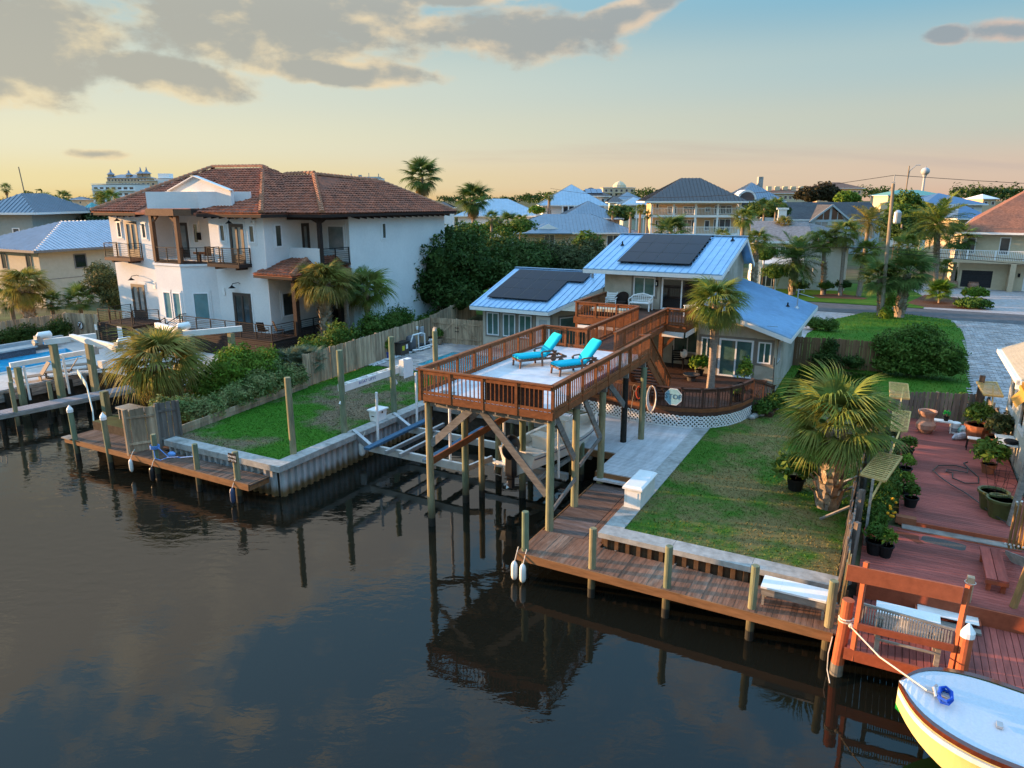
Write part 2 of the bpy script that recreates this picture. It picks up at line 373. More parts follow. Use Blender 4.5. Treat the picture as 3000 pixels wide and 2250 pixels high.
m_red = mat('red_deck', (.34, .095, .075), .7, .15, 12, (6, 1, 1), rand=.12, bump=.2, col2=(.17, .06, .05), big=.9)
m_redp = mat('red_paint', (.33, .085, .042), .6, .12, 8, rand=.05)
m_rope = mat('rope', (.55, .50, .42), .9, .1, 20)
m_rock = mat('white_gravel', (.62, .61, .60), .8, .25, 25, bump=.8)
m_pool = mat('pool_water', (.02, .24, .30), .04, .25, 2.2, bump=.15, spec=.6, col2=(.03, .35, .40), big=1.2)
m_mulch = mat('mulch', (.13, .065, .04), .95, .3, 9, bump=.8)
m_seawall = mat('vinyl_sheet_pile', (.43, .43, .43), .6, .15, 5, (1, 1, 4), rand=.06, col2=(.36, .31, .24), big=.9, c2=.6, zst=(.12, .55, (.16, .10, .045)))
m_rust = mat('rust_sheet_pile', (.12, .07, .04), .8, .2, 6, rand=.15)
# water: dark canal, gently rippled
def water_mat():
    m = bpy.data.materials.new('canal_water'); m.use_nodes = True; t = m.node_tree; p = t.nodes['Principled BSDF']; L = t.links.new
    p.inputs['Base Color'].default_value = (.008, .008, .0055, 1); p.inputs['Roughness'].default_value = .025; p.inputs['IOR'].default_value = 1.33; p.inputs['Specular IOR Level'].default_value = .44
    g = t.nodes.new('ShaderNodeNewGeometry')
    def nz(sc, det, st, rot=0):
        mp = t.nodes.new('ShaderNodeMapping'); L(g.outputs[0], mp.inputs[0]); mp.inputs[3].default_value = st; mp.inputs[2].default_value = (0, 0, rot)
        n = t.nodes.new('ShaderNodeTexNoise'); L(mp.outputs[0], n.inputs[0]); n.inputs['Scale'].default_value = sc; n.inputs['Detail'].default_value = det; n.inputs['Roughness'].default_value = .5; n.inputs['Distortion'].default_value = .4; return n.outputs[0]
    big = nz(.11, 3, (1, 1, 1)); r = t.nodes.new('ShaderNodeMapRange'); L(big, r.inputs[0]); r.inputs[1].default_value = .40; r.inputs[2].default_value = .64; r.inputs[3].default_value = .06; r.inputs[4].default_value = .55
    # rougher out in the canal (away from the sheltered slip)
    sp = t.nodes.new('ShaderNodeSeparateXYZ'); L(g.outputs[0], sp.inputs[0])
    r2 = t.nodes.new('ShaderNodeMapRange'); L(sp.outputs[0], r2.inputs[0]); r2.inputs[1].default_value = -6; r2.inputs[2].default_value = -20; r2.inputs[3].default_value = .3; r2.inputs[4].default_value = 1.3
    ml = t.nodes.new('ShaderNodeMath'); ml.operation = 'MULTIPLY'; L(r.outputs[0], ml.inputs[0]); L(r2.outputs[0], ml.inputs[1])
    b1 = t.nodes.new('ShaderNodeBump'); b1.inputs['Distance'].default_value = .05; L(nz(1.5, 3, (1, 2.0, 1), .4), b1.inputs['Height']); L(ml.outputs[0], b1.inputs['Strength'])
    b2 = t.nodes.new('ShaderNodeBump'); b2.inputs['Distance'].default_value = .012; b2.inputs['Strength'].default_value = .035; L(nz(4.2, 3, (1, 1.6, 1), -.3), b2.inputs['Height']); L(b1.outputs[0], b2.inputs['Normal'])
    L(b2.outputs[0], p.inputs['Normal']); return m
m_water = water_mat()
setting('water', MB().quad((-900, -700, 0), (700, -700, 0), (700, 14, 0), (-900, 14, 0)), m_water)
# ground: one sheet with the canal, the slip and the basin left open
land = [(-2600, -1), (-33.6, -1), (-33.6, 5.6), (-24.3, 5.6), (-24.3, -.3), (-12.8, -.3), (-12.8, 9.5), (.25, 9.5), (.25, .3), (6.8, .3), (6.8, .68), (2600, .68), (2600, 4200), (-2600, 4200)]
def tri_ngons(ob):
    bmesh = __import__('bmesh'); bm = bmesh.new(); bm.from_mesh(ob.data); bmesh.ops.triangulate(bm, faces=[f for f in bm.faces if len(f.verts) > 4]); bm.to_mesh(ob.data); bm.free()
def sheet(name, poly, z, m, edge=.0):
    mb = MB()
    if edge: mb.prism(poly, z - edge, z)
    else: mb.quad(*[(a, b, z) for a, b in poly])
    o = setting(name, mb, m); tri_ngons(o); return o
gm_ = MB().quad(*[(a, b, 1.28) for a, b in land])
setting('ground', gm_, m_earth)
bank = MB()
for a, b in zip(land[:12], land[1:13]): bank.quad((*a, -1), (*b, -1), (*b, 1.28), (*a, 1.28))
setting('canal_bank', bank, mat('bank_wood', (.06, .048, .036), .9, .3, 6, bump=.4))
def ngon_tri(ob):
    bm = __import__('bmesh').new(); bm.from_mesh(ob.data); __import__('bmesh').ops.triangulate(bm, faces=bm.faces[:]); bm.to_mesh(ob.data); bm.free()
ngon_tri(bpy.data.objects['ground'])
# lawns
lawnL = [(-12.95, 0), (-12.95, 14.3), (-20.2, 14.3), (-20.0, 8.5), (-19.2, 0)]
lawnR = [(.6, .6), (6.5, .6), (6.5, 26), (2.6, 26), (2.6, 18), (1.9, 14.5), (1.2, 12.4), (.6, 11.8)]
sheet('lawn', lawnL, 1.335, m_grass_bare); sheet('lawn', lawnR, 1.335, m_grass_dry)
front_lawn = [gp(*q) for q in ((2365, 975), (2440, 935), (2500, 922), (2530, 914), (2620, 915), (2788, 936), (2820, 968), (2832, 1010), (2843, 1120), (2846, 1240))] + [(11.2, 18.4), (2.2, 18.4)]
sheet('lawn', front_lawn, 1.335, m_grass)
sheet('lawn', [(-60, 56.3), (9.5, 56.3), (10.5, 62), (8, 75), (-60, 75)], 1.335, m_grass)
sheet('lawn', [(-60, 34), (-9.5, 34), (-3, 41), (-3, 49.5), (-60, 49.5)], 1.335, m_grass)
sheet('road', [(-500, 50.1), (500, 50.1), (500, 56.0), (-500, 56.0)], 1.33, m_asph)
sheet('driveway', [(-3, 36), (3, 36), (3.2, 44), (4.6, 49.5), (5, 50.0), (-3, 50.0)], 1.325, m_paver)
sheet('driveway', [(9.6, 56.1), (60, 56.1), (60, 79), (8, 79), (8, 64)], 1.325, m_paver)
drv = [front_lawn[6 - 1], front_lawn[6], front_lawn[7], front_lawn[8], front_lawn[9], (11.25, 17.9), (26, 17.9), (26, 50.0), (11.0, 50.0)]
sheet('driveway', drv, 1.318, m_conc)
def paver_run(poly, dx, dy, z, h, m, nmax, owner, near=None, gap=.03):
    """individual pavers nearest the camera, the rest joined"""
    us = [p[0] for p in poly]; vs_ = [p[1] for p in poly]; cells = []
    j = 0; v = min(vs_)
    while v < max(vs_):
        u = min(us) + (dx / 2 if j % 2 else 0)
        while u < max(us):
            if inpoly(u + dx / 2, v + dy / 2, poly): cells.append((u, v))
            u += dx
        v += dy; j += 1
    cells.sort(key=lambda c: (W(*c) - Vector((0, 0, 0))).length)
    vis = []
    rest = MB()
    for k, (u, v) in enumerate(cells):
        if k < nmax: place('paver', pmesh(m, dx - gap, dy - gap, h), owner, (u + dx / 2, v + dy / 2, z + R.uniform(-.003, .003)), (0, 0, R.uniform(-.01, .01)))
        else:
            zz = z + h / 2 + R.uniform(-.003, .003); g = gap / 2; i = len(rest.v)
            rest.v += [(u + g, v + g, zz - h), (u + dx - g, v + g, zz - h), (u + dx - g, v + dy - g, zz - h), (u + g, v + dy - g, zz - h), (u + g, v + g, zz), (u + dx - g, v + g, zz), (u + dx - g, v + dy - g, zz), (u + g, v + dy - g, zz)]
            rest.f += [tuple(i + q for q in f_) for f_ in ((4, 5, 6, 7), (0, 1, 5, 4), (1, 2, 6, 5), (3, 0, 4, 7))]
    return rest
dr_o = bpy.data.objects['driveway.002']
rest = paver_run(drv, .46, .30, 1.335, .03, m_paver, 300, dr_o)
rest.build('paver_field', m_paver, dr_o, stuff=True)
# pool terrace
pt = [(-20.15, 14.5), (-12.6, 14.5), (-12.6, 23), (-20.15, 22.2)]
po = sheet('pool_terrace', pt, 1.30, m_conc)
poolr = (-17.9, -12.9, 15.7, 19.8)
def notpool(c): return not (poolr[0] - .3 < c[0] < poolr[1] + .3 and poolr[2] - .3 < c[1] < poolr[3] + .3)
j = 0; v = 14.5
while v < 22.2:
    u = -20.1 + (.3 if j % 2 else 0)
    while u < -12.9:
        if notpool((u + .3, v + .2)): place('paver', pmesh(m_trav, .588, .388, .03), po, (u + .3, v + .2, 1.325))
        u += .6
    v += .4; j += 1
t = thing('swimming_pool', 'small rectangular swimming pool with teal water behind the raised deck', 'pool', -15.4, 17.7, 1.3)
MB().box(poolr[0], poolr[1], poolr[2], poolr[3], 1.1, 1.328).build('pool_water', m_pool, t)
cp = MB()
a, b, c, d = poolr
for q in ((a - .3, b + .3, c - .3, c), (a - .3, b + .3, d, d + .3), (a - .3, a, c, d), (b, b + .3, c, d)): cp.box(*q, 1.2, 1.36)
cp.build('coping', m_trav, t)
# white gravel strip: pebbles
gv = MB()
for i in range(1500):
    v = R.uniform(14.2, 22); u = R.uniform(-20.9, -20.15 + (.25 if v < 15.5 else 0)); r = R.uniform(.03, .06); gv.ball((u, v, 1.33 + r * .3), r, 5, 3, (1, R.uniform(.7, 1.2), .7))
o = setting('gravel', gv, m_rock); o['kind'] = 'stuff'
# grass blades on the two lawns that are close
def blades(name, poly, n, m, h=.055):
    us = [p[0] for p in poly]; vs_ = [p[1] for p in poly]; rg = np.random.default_rng(5); pts = []
    while len(pts) < n:
        u, v = rg.uniform(min(us), max(us)), rg.uniform(min(vs_), max(vs_))
        if inpoly(u, v, poly): pts.append((u, v))
    P = np.array(pts); a = rg.uniform(0, 6.28, n); w = rg.uniform(.012, .028, n); hh = rg.uniform(.3, 1, n) * h; lean = rg.uniform(0, .05, (n, 2)) * rg.choice([-1, 1], (n, 2))
    V = np.zeros((n, 3, 3)); V[:, 0, 0] = P[:, 0] + np.cos(a) * w; V[:, 0, 1] = P[:, 1] + np.sin(a) * w; V[:, 1, 0] = P[:, 0] - np.cos(a) * w; V[:, 1, 1] = P[:, 1] - np.sin(a) * w
    V[:, 2, :2] = P + lean; V[:, :2, 2] = 1.33; V[:, 2, 2] = 1.335 + hh
    return np_mesh(name, V.reshape(-1, 3), np.arange(3 * n).reshape(-1, 3), m)
def np_mesh(name, V, F, m, smooth=False):
    me = bpy.data.meshes.new(name); n, k = F.shape
    me.vertices.add(len(V)); me.vertices.foreach_set('co', V.astype(np.float32).ravel())
    me.loops.add(n * k); me.loops.foreach_set('vertex_index', F.astype(np.int32).ravel())
    me.polygons.add(n); me.polygons.foreach_set('loop_start', np.arange(0, n * k, k, dtype=np.int32)); me.polygons.foreach_set('loop_total', np.full(n, k, dtype=np.int32))
    me.update(); me.validate(); me.materials.append(m); return me
def np_solo(name, me, label=None, cat=None, kind=None, u=0, v=0, z=0):
    o = bpy.data.objects.new(name, me); COL.objects.link(o); o.location = W(u, v, z); o.rotation_euler = (0, 0, A0); BASE[o] = (0, 0, 0)
    return tag(o, label, cat, None, kind)
np_solo('grass', blades('grass', lawnL, 26000, m_grass_bare), kind='stuff')
np_solo('grass', blades('grass', lawnR, 30000, m_grass_dry), kind='stuff')
np_solo('grass', blades('grass', front_lawn, 14000, m_grass, .12), kind='stuff')

# ---------------------------------------------------------------- seawalls
t = thing('seawall', 'grey vinyl seawall with concrete cap round the left lawn corner', 'seawall', -12.6, -.4, 1.3)
for a, b in ((-18.9, -15.7), (-15.69, -12.98)): pbox('cap_stone', t, m_conc, a, b, -.65, -.08, 1.13, 1.37)
pbox('cap_stone', t, m_conc, -12.97, -12.4, -.65, 3.0, 1.132, 1.372)
for a, b in ((3.01, 6.5), (6.51, 9.9)): pbox('cap_stone', t, m_conc, -12.97, -12.4, a, b, 1.13, 1.37)
def pile_mesh(m, L=1.6):
    return MB().prism([(-.17, 0), (.17, 0), (.17, -.02), (.09, -.02), (.06, -.13), (-.06, -.13), (-.09, -.02), (-.17, -.02)], -L, 0).mesh('sheet_pile', m)
sp1 = pile_mesh(m_seawall)
for i in range(29): place('sheet_pile', sp1, t, (-12.72, -.3 + i * .34 + .1, 1.15), (0, 0, rad(90)))
for i in range(18): place('sheet_pile', sp1, t, (-18.8 + i * .34, -.35, 1.15))
t = thing('seawall', 'grey concrete seawall cap bordering the patchy right lawn', 'seawall', 0, 0, 1.3)
for a, b in ((0, 2.2), (2.21, 4.4), (4.41, 6.55)): pbox('cap_stone', t, m_conc, a, b, -.02, .58, 1.2, 1.36)
for a, b in ((.59, 3.5), (3.51, 6.8), (6.81, 11.7)): pbox('cap_stone', t, m_conc, 0, .6, a, b, 1.2, 1.36)
sp2 = pile_mesh(m_rust)
for i in range(20): place('sheet_pile', sp2, t, (.2 + i * .34, .25, 1.2))
for i in range(28): place('sheet_pile', sp2, t, (.2, .3 + i * .34, 1.2), (0, 0, rad(-90)))

# ---------------------------------------------------------------- pilings
def piling(u, v, zt, label, r=.14, zb=-1.0, cap=None, m=None, group=None, tilt=(0, 0), wet=True, broken=False):
    t = thing('piling', label, 'piling', u, v, 0, group)
    n = 14; pts = [(u + tilt[0] * z, v + tilt[1] * z, z) for z in (.28 if wet and zb < 0 else zb, .3 + (zt - .3) * .4, zt - .02, zt)]
    MB().tube(pts, [r * 1.04, r, r * .98, r * .9], n).build('shaft', m or m_pile, t, smooth=False)
    if zb < 0 and wet:
        MB().tube([(u, v, zb), (u + tilt[0] * .28, v + tilt[1] * .28, .28)], [r * 1.05, r * 1.045], n).build('wet_base', m_pilew, t)
    x, y = u + tilt[0] * zt, v + tilt[1] * zt
    if cap == 'cone': MB().lathe((x, y, zt), [(r * 1.12, -.12), (r * 1.12, 0), (r * .9, .05), (r * .1, .2)], n).build('cone_cap', m_white, t)
    if broken:
        mb = MB()
        for k in range(5): a = k * 1.3; mb.tube([(x + .06 * math.cos(a), y + .06 * math.sin(a), zt - .05), (x + .08 * math.cos(a), y + .08 * math.sin(a), zt + R.uniform(.08, .25))], [.05, .01], 5)
        mb.build('splinter', mat('pale_splinter', (.6, .55, .48), .8), t)
    return t
PG = 'round wooden mooring pilings'
for u, v, zt, lab in [(-13, .7, 4.44, 'tall round piling at the left lawn corner beside the seawall'),
    (-1.8, -1.27, 2.15, 'short dock piling at the slip corner above hanging white fenders'),
    (.34, -1.3, 2.13, 'second short piling from the slip along the brown dock front'),
    (2.5, -1.3, 2.11, 'short piling at the middle of the brown dock front'),
    (4.7, -1.27, 2.10, 'mossy yellow piling at the left end of the white dock bench'),
    (6.5, -1.22, 2.14, 'mossy piling at the right end of the white dock bench'),
    (-18.4, -1.42, 1.93, 'short piling with a coiled blue rope beside the grey screen fence'),
    (-15.96, -1.42, 1.93, 'short piling midway along the left brown dock edge'),
    (-30, -.6, 2.48, 'thick piling at the water end of the grey walkway'),
    (-30.9, 1.6, 1.89, 'short piling rising behind the grey walkway'),
    (-34.9, 1.8, 2.2, 'short piling at the pool terrace wall near the left frame edge')]:
    piling(u, v, zt, lab, .125 if zt > 4 else .105, group=PG)
piling(-23.6, -1.55, 2.25, 'white capped piling at the outer left corner of the dock', .115, cap='cone', group=PG, tilt=(-.03, 0))
piling(-21.3, -1.54, 2.25, 'white capped piling near the grey screen fence', .115, cap='cone', group=PG, tilt=(-.03, 0))
p_ = piling(-13.75, -1.42, 2.0, 'short piling carrying a small black sign on the left dock', .115, group=PG)
MB().box(-13.95, -13.55, -1.58, -1.56, 1.62, 1.97).build('sign_plate', m_blackp, p_)
for k, (tx, z) in enumerate((('PARE', 1.84), ('EL DOG', 1.69))): pass
# ---------------------------------------------------------------- lettering
def text(name, s, parent, m, loc, size, rot=(rad(90), 0, 0), sx=1.0):
    cu = bpy.data.curves.new(name, 'FONT'); cu.body = s; cu.size = size; cu.align_x = 'CENTER'; cu.align_y = 'CENTER'; cu.extrude = .002; cu.resolution_u = 2
    cu.materials.append(m); tmp = bpy.data.objects.new(name, cu); COL.objects.link(tmp); bpy.context.view_layer.update()
    me = bpy.data.meshes.new_from_object(tmp.evaluated_get(bpy.context.evaluated_depsgraph_get())); bpy.data.objects.remove(tmp)
    o = bpy.data.objects.new(name, me); COL.objects.link(o); b = BASE[parent]
    o.parent = parent; o.location = (loc[0] - b[0], loc[1] - b[1], loc[2] - b[2]); o.rotation_euler = rot; o.scale = (sx, 1, 1); BASE[o] = b; return o
text('lettering', 'BEWARE', p_, m_white, (-13.75, -1.585, 1.85), .11); text('lettering', 'OF DOG', p_, m_white, (-13.75, -1.585, 1.71), .11)

# ---------------------------------------------------------------- right dock
t = thing('dock', 'brown plank dock along the right seawall with worn reddish boards', 'dock', 2, -.7, .9)
u = -1.95
while u < 6.6:
    w = .135; pbox('plank', t, m_dockb, u, u + w - .008, -1.47 + R.uniform(-.015, .015), -.05 if u > 0 else .2, .855, .9 + R.uniform(-.004, .004)); u += w
v = .215
while v < 4.5:
    pbox('plank', t, m_dockb2, -1.9 + R.uniform(-.01, .01), -.58, v, v + .128, .852, .895 + R.uniform(-.003, .003)); v += .136
for k in range(4): pbox('plank', t, m_dockb, -.56 + k * .14, -.43 + k * .14, .21, 4.5, .845, .893)
for a, b in ((-1.97, 2.9), (2.905, 6.62)): pbox('rim_board', t, m_dockr, a, b, -1.51, -1.472, .66, .905)
pbox('rim_board', t, m_dockr, -1.99, -1.955, -1.47, 4.5, .66, .89)
for k in range(5):
    uu = (-1.6, .34, 2.5, 4.7, 6.4)[k]
    for du in (-.2, .16): pbox('joist', t, m_grey, uu + du, uu + du + .05, -1.4, .2, .62, .85)
for u, v in ((.3, -1.0), (2.5, -1.0), (4.7, -1.0), (6.5, -1.0)): 
    pass
# white deck at the head of the slip
t = thing('white_deck', 'white painted plank deck beside the slip below the lattice', 'deck', -1.5, 8, 1.2)
m_wdeck = mat('white_deck_paint', (.56, .56, .57), .7, .12, 5, (1, 6, 1), rand=.05, col2=(.46, .46, .46), big=1.0, c2=.6)
def deckrun(poly, ang, z, m, w=.14, h=.04, owner=None, name='plank', gap=.022, off=.5):
    for a, b in clip_lines(poly, ang, w, off):
        pbeam(name, owner, m, (*a, z - h / 2 + R.uniform(-.003, .003)), (*b, z - h / 2), w - gap, h)
deckrun([(-1.95, 4.75), (-.03, 4.75), (-.03, 11.6), (-1.95, 11.6)], 0, 1.30, m_wdeck, owner=t)
deckrun([(-4.4, 6.9), (-1.97, 6.9), (-1.97, 11.8), (-4.4, 11.8)], 0, 1.30, m_wdeck, owner=t)
deckrun([(-12.3, 9.35), (-4.42, 9.35), (-4.42, 10.9), (-12.3, 10.9)], rad(90), 1.30, m_wdeck, owner=t)
pbox('step', t, m_wdeck, -1.95, -.6, 4.5, 4.74, 1.02, 1.10)
pbox('fascia', t, m_dockr, -1.95, -.03, 4.70, 4.745, 1.1, 1.27); pbox('fascia', t, m_dockr, -4.4, -1.99, 6.84, 6.89, 1.0, 1.27); pbox('fascia', t, m_grey, -12.3, -4.42, 9.28, 9.34, .95, 1.27); pbox('fascia', t, m_dockr, -2.0, -1.96, 4.75, 6.84, 1.0, 1.27)
for u, v in ((-3.9, 7.0), (-2.6, 7.0), (-11, 9.5), (-8, 9.5), (-5.5, 9.5)): MB().tube([(u, v, -1), (u, v, 1.1)], .11, 10).build('support_post', m_pile, t)
# left dock
t = thing('dock', 'dark brown plank dock in front of the left lawn', 'dock', -17, -.9, .9)
u = -24.25
while u < -13.0:
    w = .14; pbox('plank', t, m_dockd, u, u + w - .01, -1.58, -.66 if u > -19 else -.1, .855, .9 + R.uniform(-.004, .004)); u += w
pbox('rim_board', t, m_dockr, -24.3, -18.6, -1.63, -1.59, .68, .9); pbox('rim_board', t, m_dockr, -18.6, -12.98, -1.635, -1.59, .66, .905)
pbox('rim_board', t, m_dockr, -13.0, -12.96, -1.58, -.66, .66, .9)
pbox('plank', t, m_grey, -24.3, -23.7, -1.75, -1.4, .905, .96)
for uu in (-23.4, -21, -18.2, -15.9, -13.8):
    for du in (-.22, .17): pbox('joist', t, m_grey, uu + du, uu + du + .05, -1.5, -.1, .62, .85)
# hanging fenders
def fender(u, v, zt, L, r, m, label, n2=None):
    t = thing('fender', label, 'fender', u, v, zt)
    MB().lathe((u, v, zt - L), [(r * .3, -.06), (r * .8, 0), (r, .08), (r, L - .1), (r * .8, L - .02), (r * .3, L + .05)], 12).build('body', m, t, smooth=True)
    MB().tube([(u, v, zt), (u + .02, v + .1, zt + .25), (u, v + .25, zt + .4)], .015, 5).build('rope', m_rope, t)
fender(-1.98, -1.62, .62, .5, .1, m_offwhite, 'left of two white fenders hanging from the slip corner piling')
fender(-1.7, -1.62, .60, .5, .1, m_offwhite, 'right of two white fenders hanging from the slip corner piling')
fender(-19.6, -1.75, .72, .45, .08, m_offwhite, 'slim white fender hanging below the grey screen fence')
fender(-18.3, -1.75, .62, .5, .1, m_blackp, 'black fender hanging off the dock below the blue rope piling')
fender(-13.75, -1.72, .62, .5, .1, mat('navy_fender', (.04, .06, .12), .5), 'dark blue fender hanging under the black sign piling')
fender(-12.3, 3.9, .95, .55, .14, m_offwhite, 'thick white fender standing by the tall seawall piling')
t = thing('rope_coil', 'blue and white dock line tied between two short left pilings', 'rope', -18.2, -1.4, 1)
mb = MB()
for k in range(3): mb.tube([(-18.4 + .17 * math.cos(a), -1.42 + .17 * math.sin(a), 1.35 + k * .05) for a in [q * .6 for q in range(12)]], .022, 5)
mb.tube([(-18.25, -1.4, 1.4), (-17.7, -1.35, 1.05), (-16.9, -1.4, 1.2), (-15.96, -1.5, 1.45)], .02, 5); mb.tube([(-18.3, -1.55, 1.3), (-18.2, -1.6, 1.0), (-18.0, -1.5, .93), (-17.6, -1.45, 1.1), (-17.0, -1.42, 1.22)], .02, 5)
mb.build('line', mat('blue_rope', (.12, .25, .55), .8, .2, 30), t)
mb = MB(); mb.ball((-18.0, -1.0, 1.02), .16, 8, 5, (1.2, .9, .7)); mb.build('bundle', mat('blue_tarp', (.15, .30, .60), .6), t)

# ---------------------------------------------------------------- railings
def railing(owner, pts, zf, zt, mr, closed=False, side=1, posts=1.22, bal=.15, cap=True, bw=.032, zb=None, ext=0.0, hide=()):
    """posts, two rails and square balusters along a plan polyline; zf/zt heights may be per-vertex lists"""
    n = len(pts); zfs = zf if isinstance(zf, list) else [zf] * n; zts = zt if isinstance(zt, list) else [zt] * n
    for i in range(n - 1):
        a, b = Vector(pts[i]), Vector(pts[i + 1]); d = b - a; L = d.length; du = d / L
        A = lambda s, top, o=0: (a.x + du.x * s, a.y + du.y * s, (zts[i] + (zts[i + 1] - zts[i]) * s / L if top else zfs[i] + (zfs[i + 1] - zfs[i]) * s / L) + o)
        k = max(1, round(L / posts))
        for j in range(k + 1):
            if j == k and i < n - 2: continue
            s_ = min(max(L * j / k, .045), L - .045); p = A(s_, False, -ext); q = A(s_, True, -.04); pbeam('post', owner, mr, p, q, .09, .09)
        if cap: pbeam('top_rail', owner, mr, A(-.05, True), A(L + .05, True), .15, .045)
        pbeam('rail', owner, mr, A(.05, True, -.1), A(L - .05, True, -.1), .045, .10)
        pbeam('rail', owner, mr, A(.02, False, .1), A(L - .02, False, .1), .05, .09)
        s_ = bal
        while s_ < L - .05:
            if min(abs(s_ - L * j / k) for j in range(k + 1)) > .07: pbeam('baluster', owner, mr, A(s_, False, .02), A(s_, True, -.06), bw, bw)
            s_ += bal
# ---------------------------------------------------------------- raised deck over the slip
U0, U1, V0, V1, ZF, ZR = -6.42, -1.56, 0.0, 9.35, 4.80, 5.66
t = thing('raised_deck', 'raised sun deck on tall pilings over the boat slip with brown railings', 'raised deck', (U0 + U1) / 2, (V0 + V1) / 2, 0)
m_dwhite = mat('white_roof_coating', (.60, .605, .62), .6, .10, 2.5, col2=(.50, .50, .53), big=.7, c2=.6)
MB().box(U0 + .05, U1 - .05, V0 + .05, V1 - .02, ZF - .12, ZF).build('deck_floor', m_dwhite, t)
for a, b, c, d in ((U0, U1, V0, V0 + .045), (U0, U0 + .045, V0 + .05, V1), (U1 - .045, U1, V0 + .05, V1)): pbox('fascia', t, m_stain, a, b, c, d, 4.60, 4.83)
pbox('fascia', t, m_stain, U0, U1, V1 - .005, V1 + .04, 4.58, 4.83)
for v in (.35, 2.35, 4.7, 7.0, 9.1): pbox('beam', t, m_grey, U0 + .06, U1 - .06, v - .05, v + .05, 4.36, 4.67)
for k in range(11): pbox('joist', t, m_grey, U0 + .15 + k * .45, U0 + .19 + k * .45, .06, V1 - .05, 4.5, 4.665)
railing(t, [(U0 + .03, V1), (U0 + .03, V0 + .03), (U1 - .03, V0 + .03), (U1 - .03, V1)], ZF, ZR, m_stain, ext=.2)
railing(t, [(U0 + .08, V1 + .02), (-4.32, V1 + .02)], ZF, ZR, m_stain, ext=.2)
pbox('top_rail', t, m_stain, -2.05, U1 - .1, V1, V1 + .14, ZR - .08, ZR - .03)
for (u, v, zt, zb) in ((-6.28, .35, 4.58, -1), (-6.28, 2.6, 4.36, -1), (-6.28, 5.1, 4.36, -1), (-6.28, 8.0, 4.36, -1), (-1.75, .3, 4.58, .88), (-1.78, 2.35, 4.36, .88), (-1.76, 4.68, 4.36, .9), (-2.17, 8.3, 4.36, 1.28), (-1.64, 9.0, 4.36, 1.28), (-4.62, 4.0, 4.3, -1)):
    m_ = mat('dark_piling', (.03, .027, .024), .8, .2, 6) if (u, v) == (-2.17, 8.3) else m_pile
    MB().tube([(u, v, zb if zb > 0 else .3), (u, v, 2), (u, v, zt)], [.13, .125, .12], 14).build('piling', m_, t)
    if zb < 0: MB().tube([(u, v, -1), (u, v, .31)], .133, 14).build('wet_base', m_pilew, t)
# diagonal timber braces
for p, q in (((-6.2, .32, 3.0), (-4.6, .3, 4.45)), ((-4.15, .3, 4.45), (-1.85, .3, 2.05)), ((-1.72, 2.1, 2.7), (-1.72, .6, 4.5)), ((-1.72, 4.45, 2.7), (-1.72, 2.9, 4.5)), ((-1.72, 6.9, 3.3), (-1.72, 5.2, 4.5)), ((-6.2, 2.7, 3.2), (-4.9, 2.7, 4.4)), ((-1.7, .45, 1.55), (-1.7, 2.2, 1.95)), ((-1.7, 2.5, 2.3), (-1.7, 4.5, 2.75)), ((-6.25, .45, 2.35), (-5.0, 4.2, 3.3))):
    pbeam('brace', t, m_brace if p[2] != 2.35 else m_stain, p, q, .06, .24 if abs(p[2] - q[2]) > .7 else .14)
# dark slatted panel just behind the front rail and a floor hatch
for k in range(6): pbox('panel_board', t, m_staind, -3.95, -1.95, .10, .13, 4.84 + k * .121, 4.958 + k * .121)
pbox('hatch', t, m_grey, -5.95, -5.45, .55, .75, ZF, ZF + .02)
# walkway from the deck to the balcony
t = thing('walkway', 'narrow brown footbridge linking the raised deck to the balcony', 'walkway', -3.7, 12.5, 4.8)
v = V1 + .05
while v < 16.3: pbox('plank', t, m_staind, -4.38, -2.98, v, v + .128, 4.80, 4.84); v += .137
for u in (-4.4, -2.96): pbox('fascia', t, m_stain, u - .02, u + .02, V1 + .05, 16.3, 4.6, 4.86)
railing(t, [(-4.4, V1 + .1), (-4.4, 16.35)], [4.84, 4.9], [5.68, 5.7], m_stain)
railing(t, [(-2.96, V1 - .3), (-2.96, 16.35)], [4.84, 4.9], [5.68, 5.7], m_stain)
for v in (12.0, 14.5):
    for u in (-4.3, -3.05): pbeam('support_post', t, m_stain, (u, v, 2.1 if v > 12.3 else 1.28), (u, v, 4.62), .14, .14)
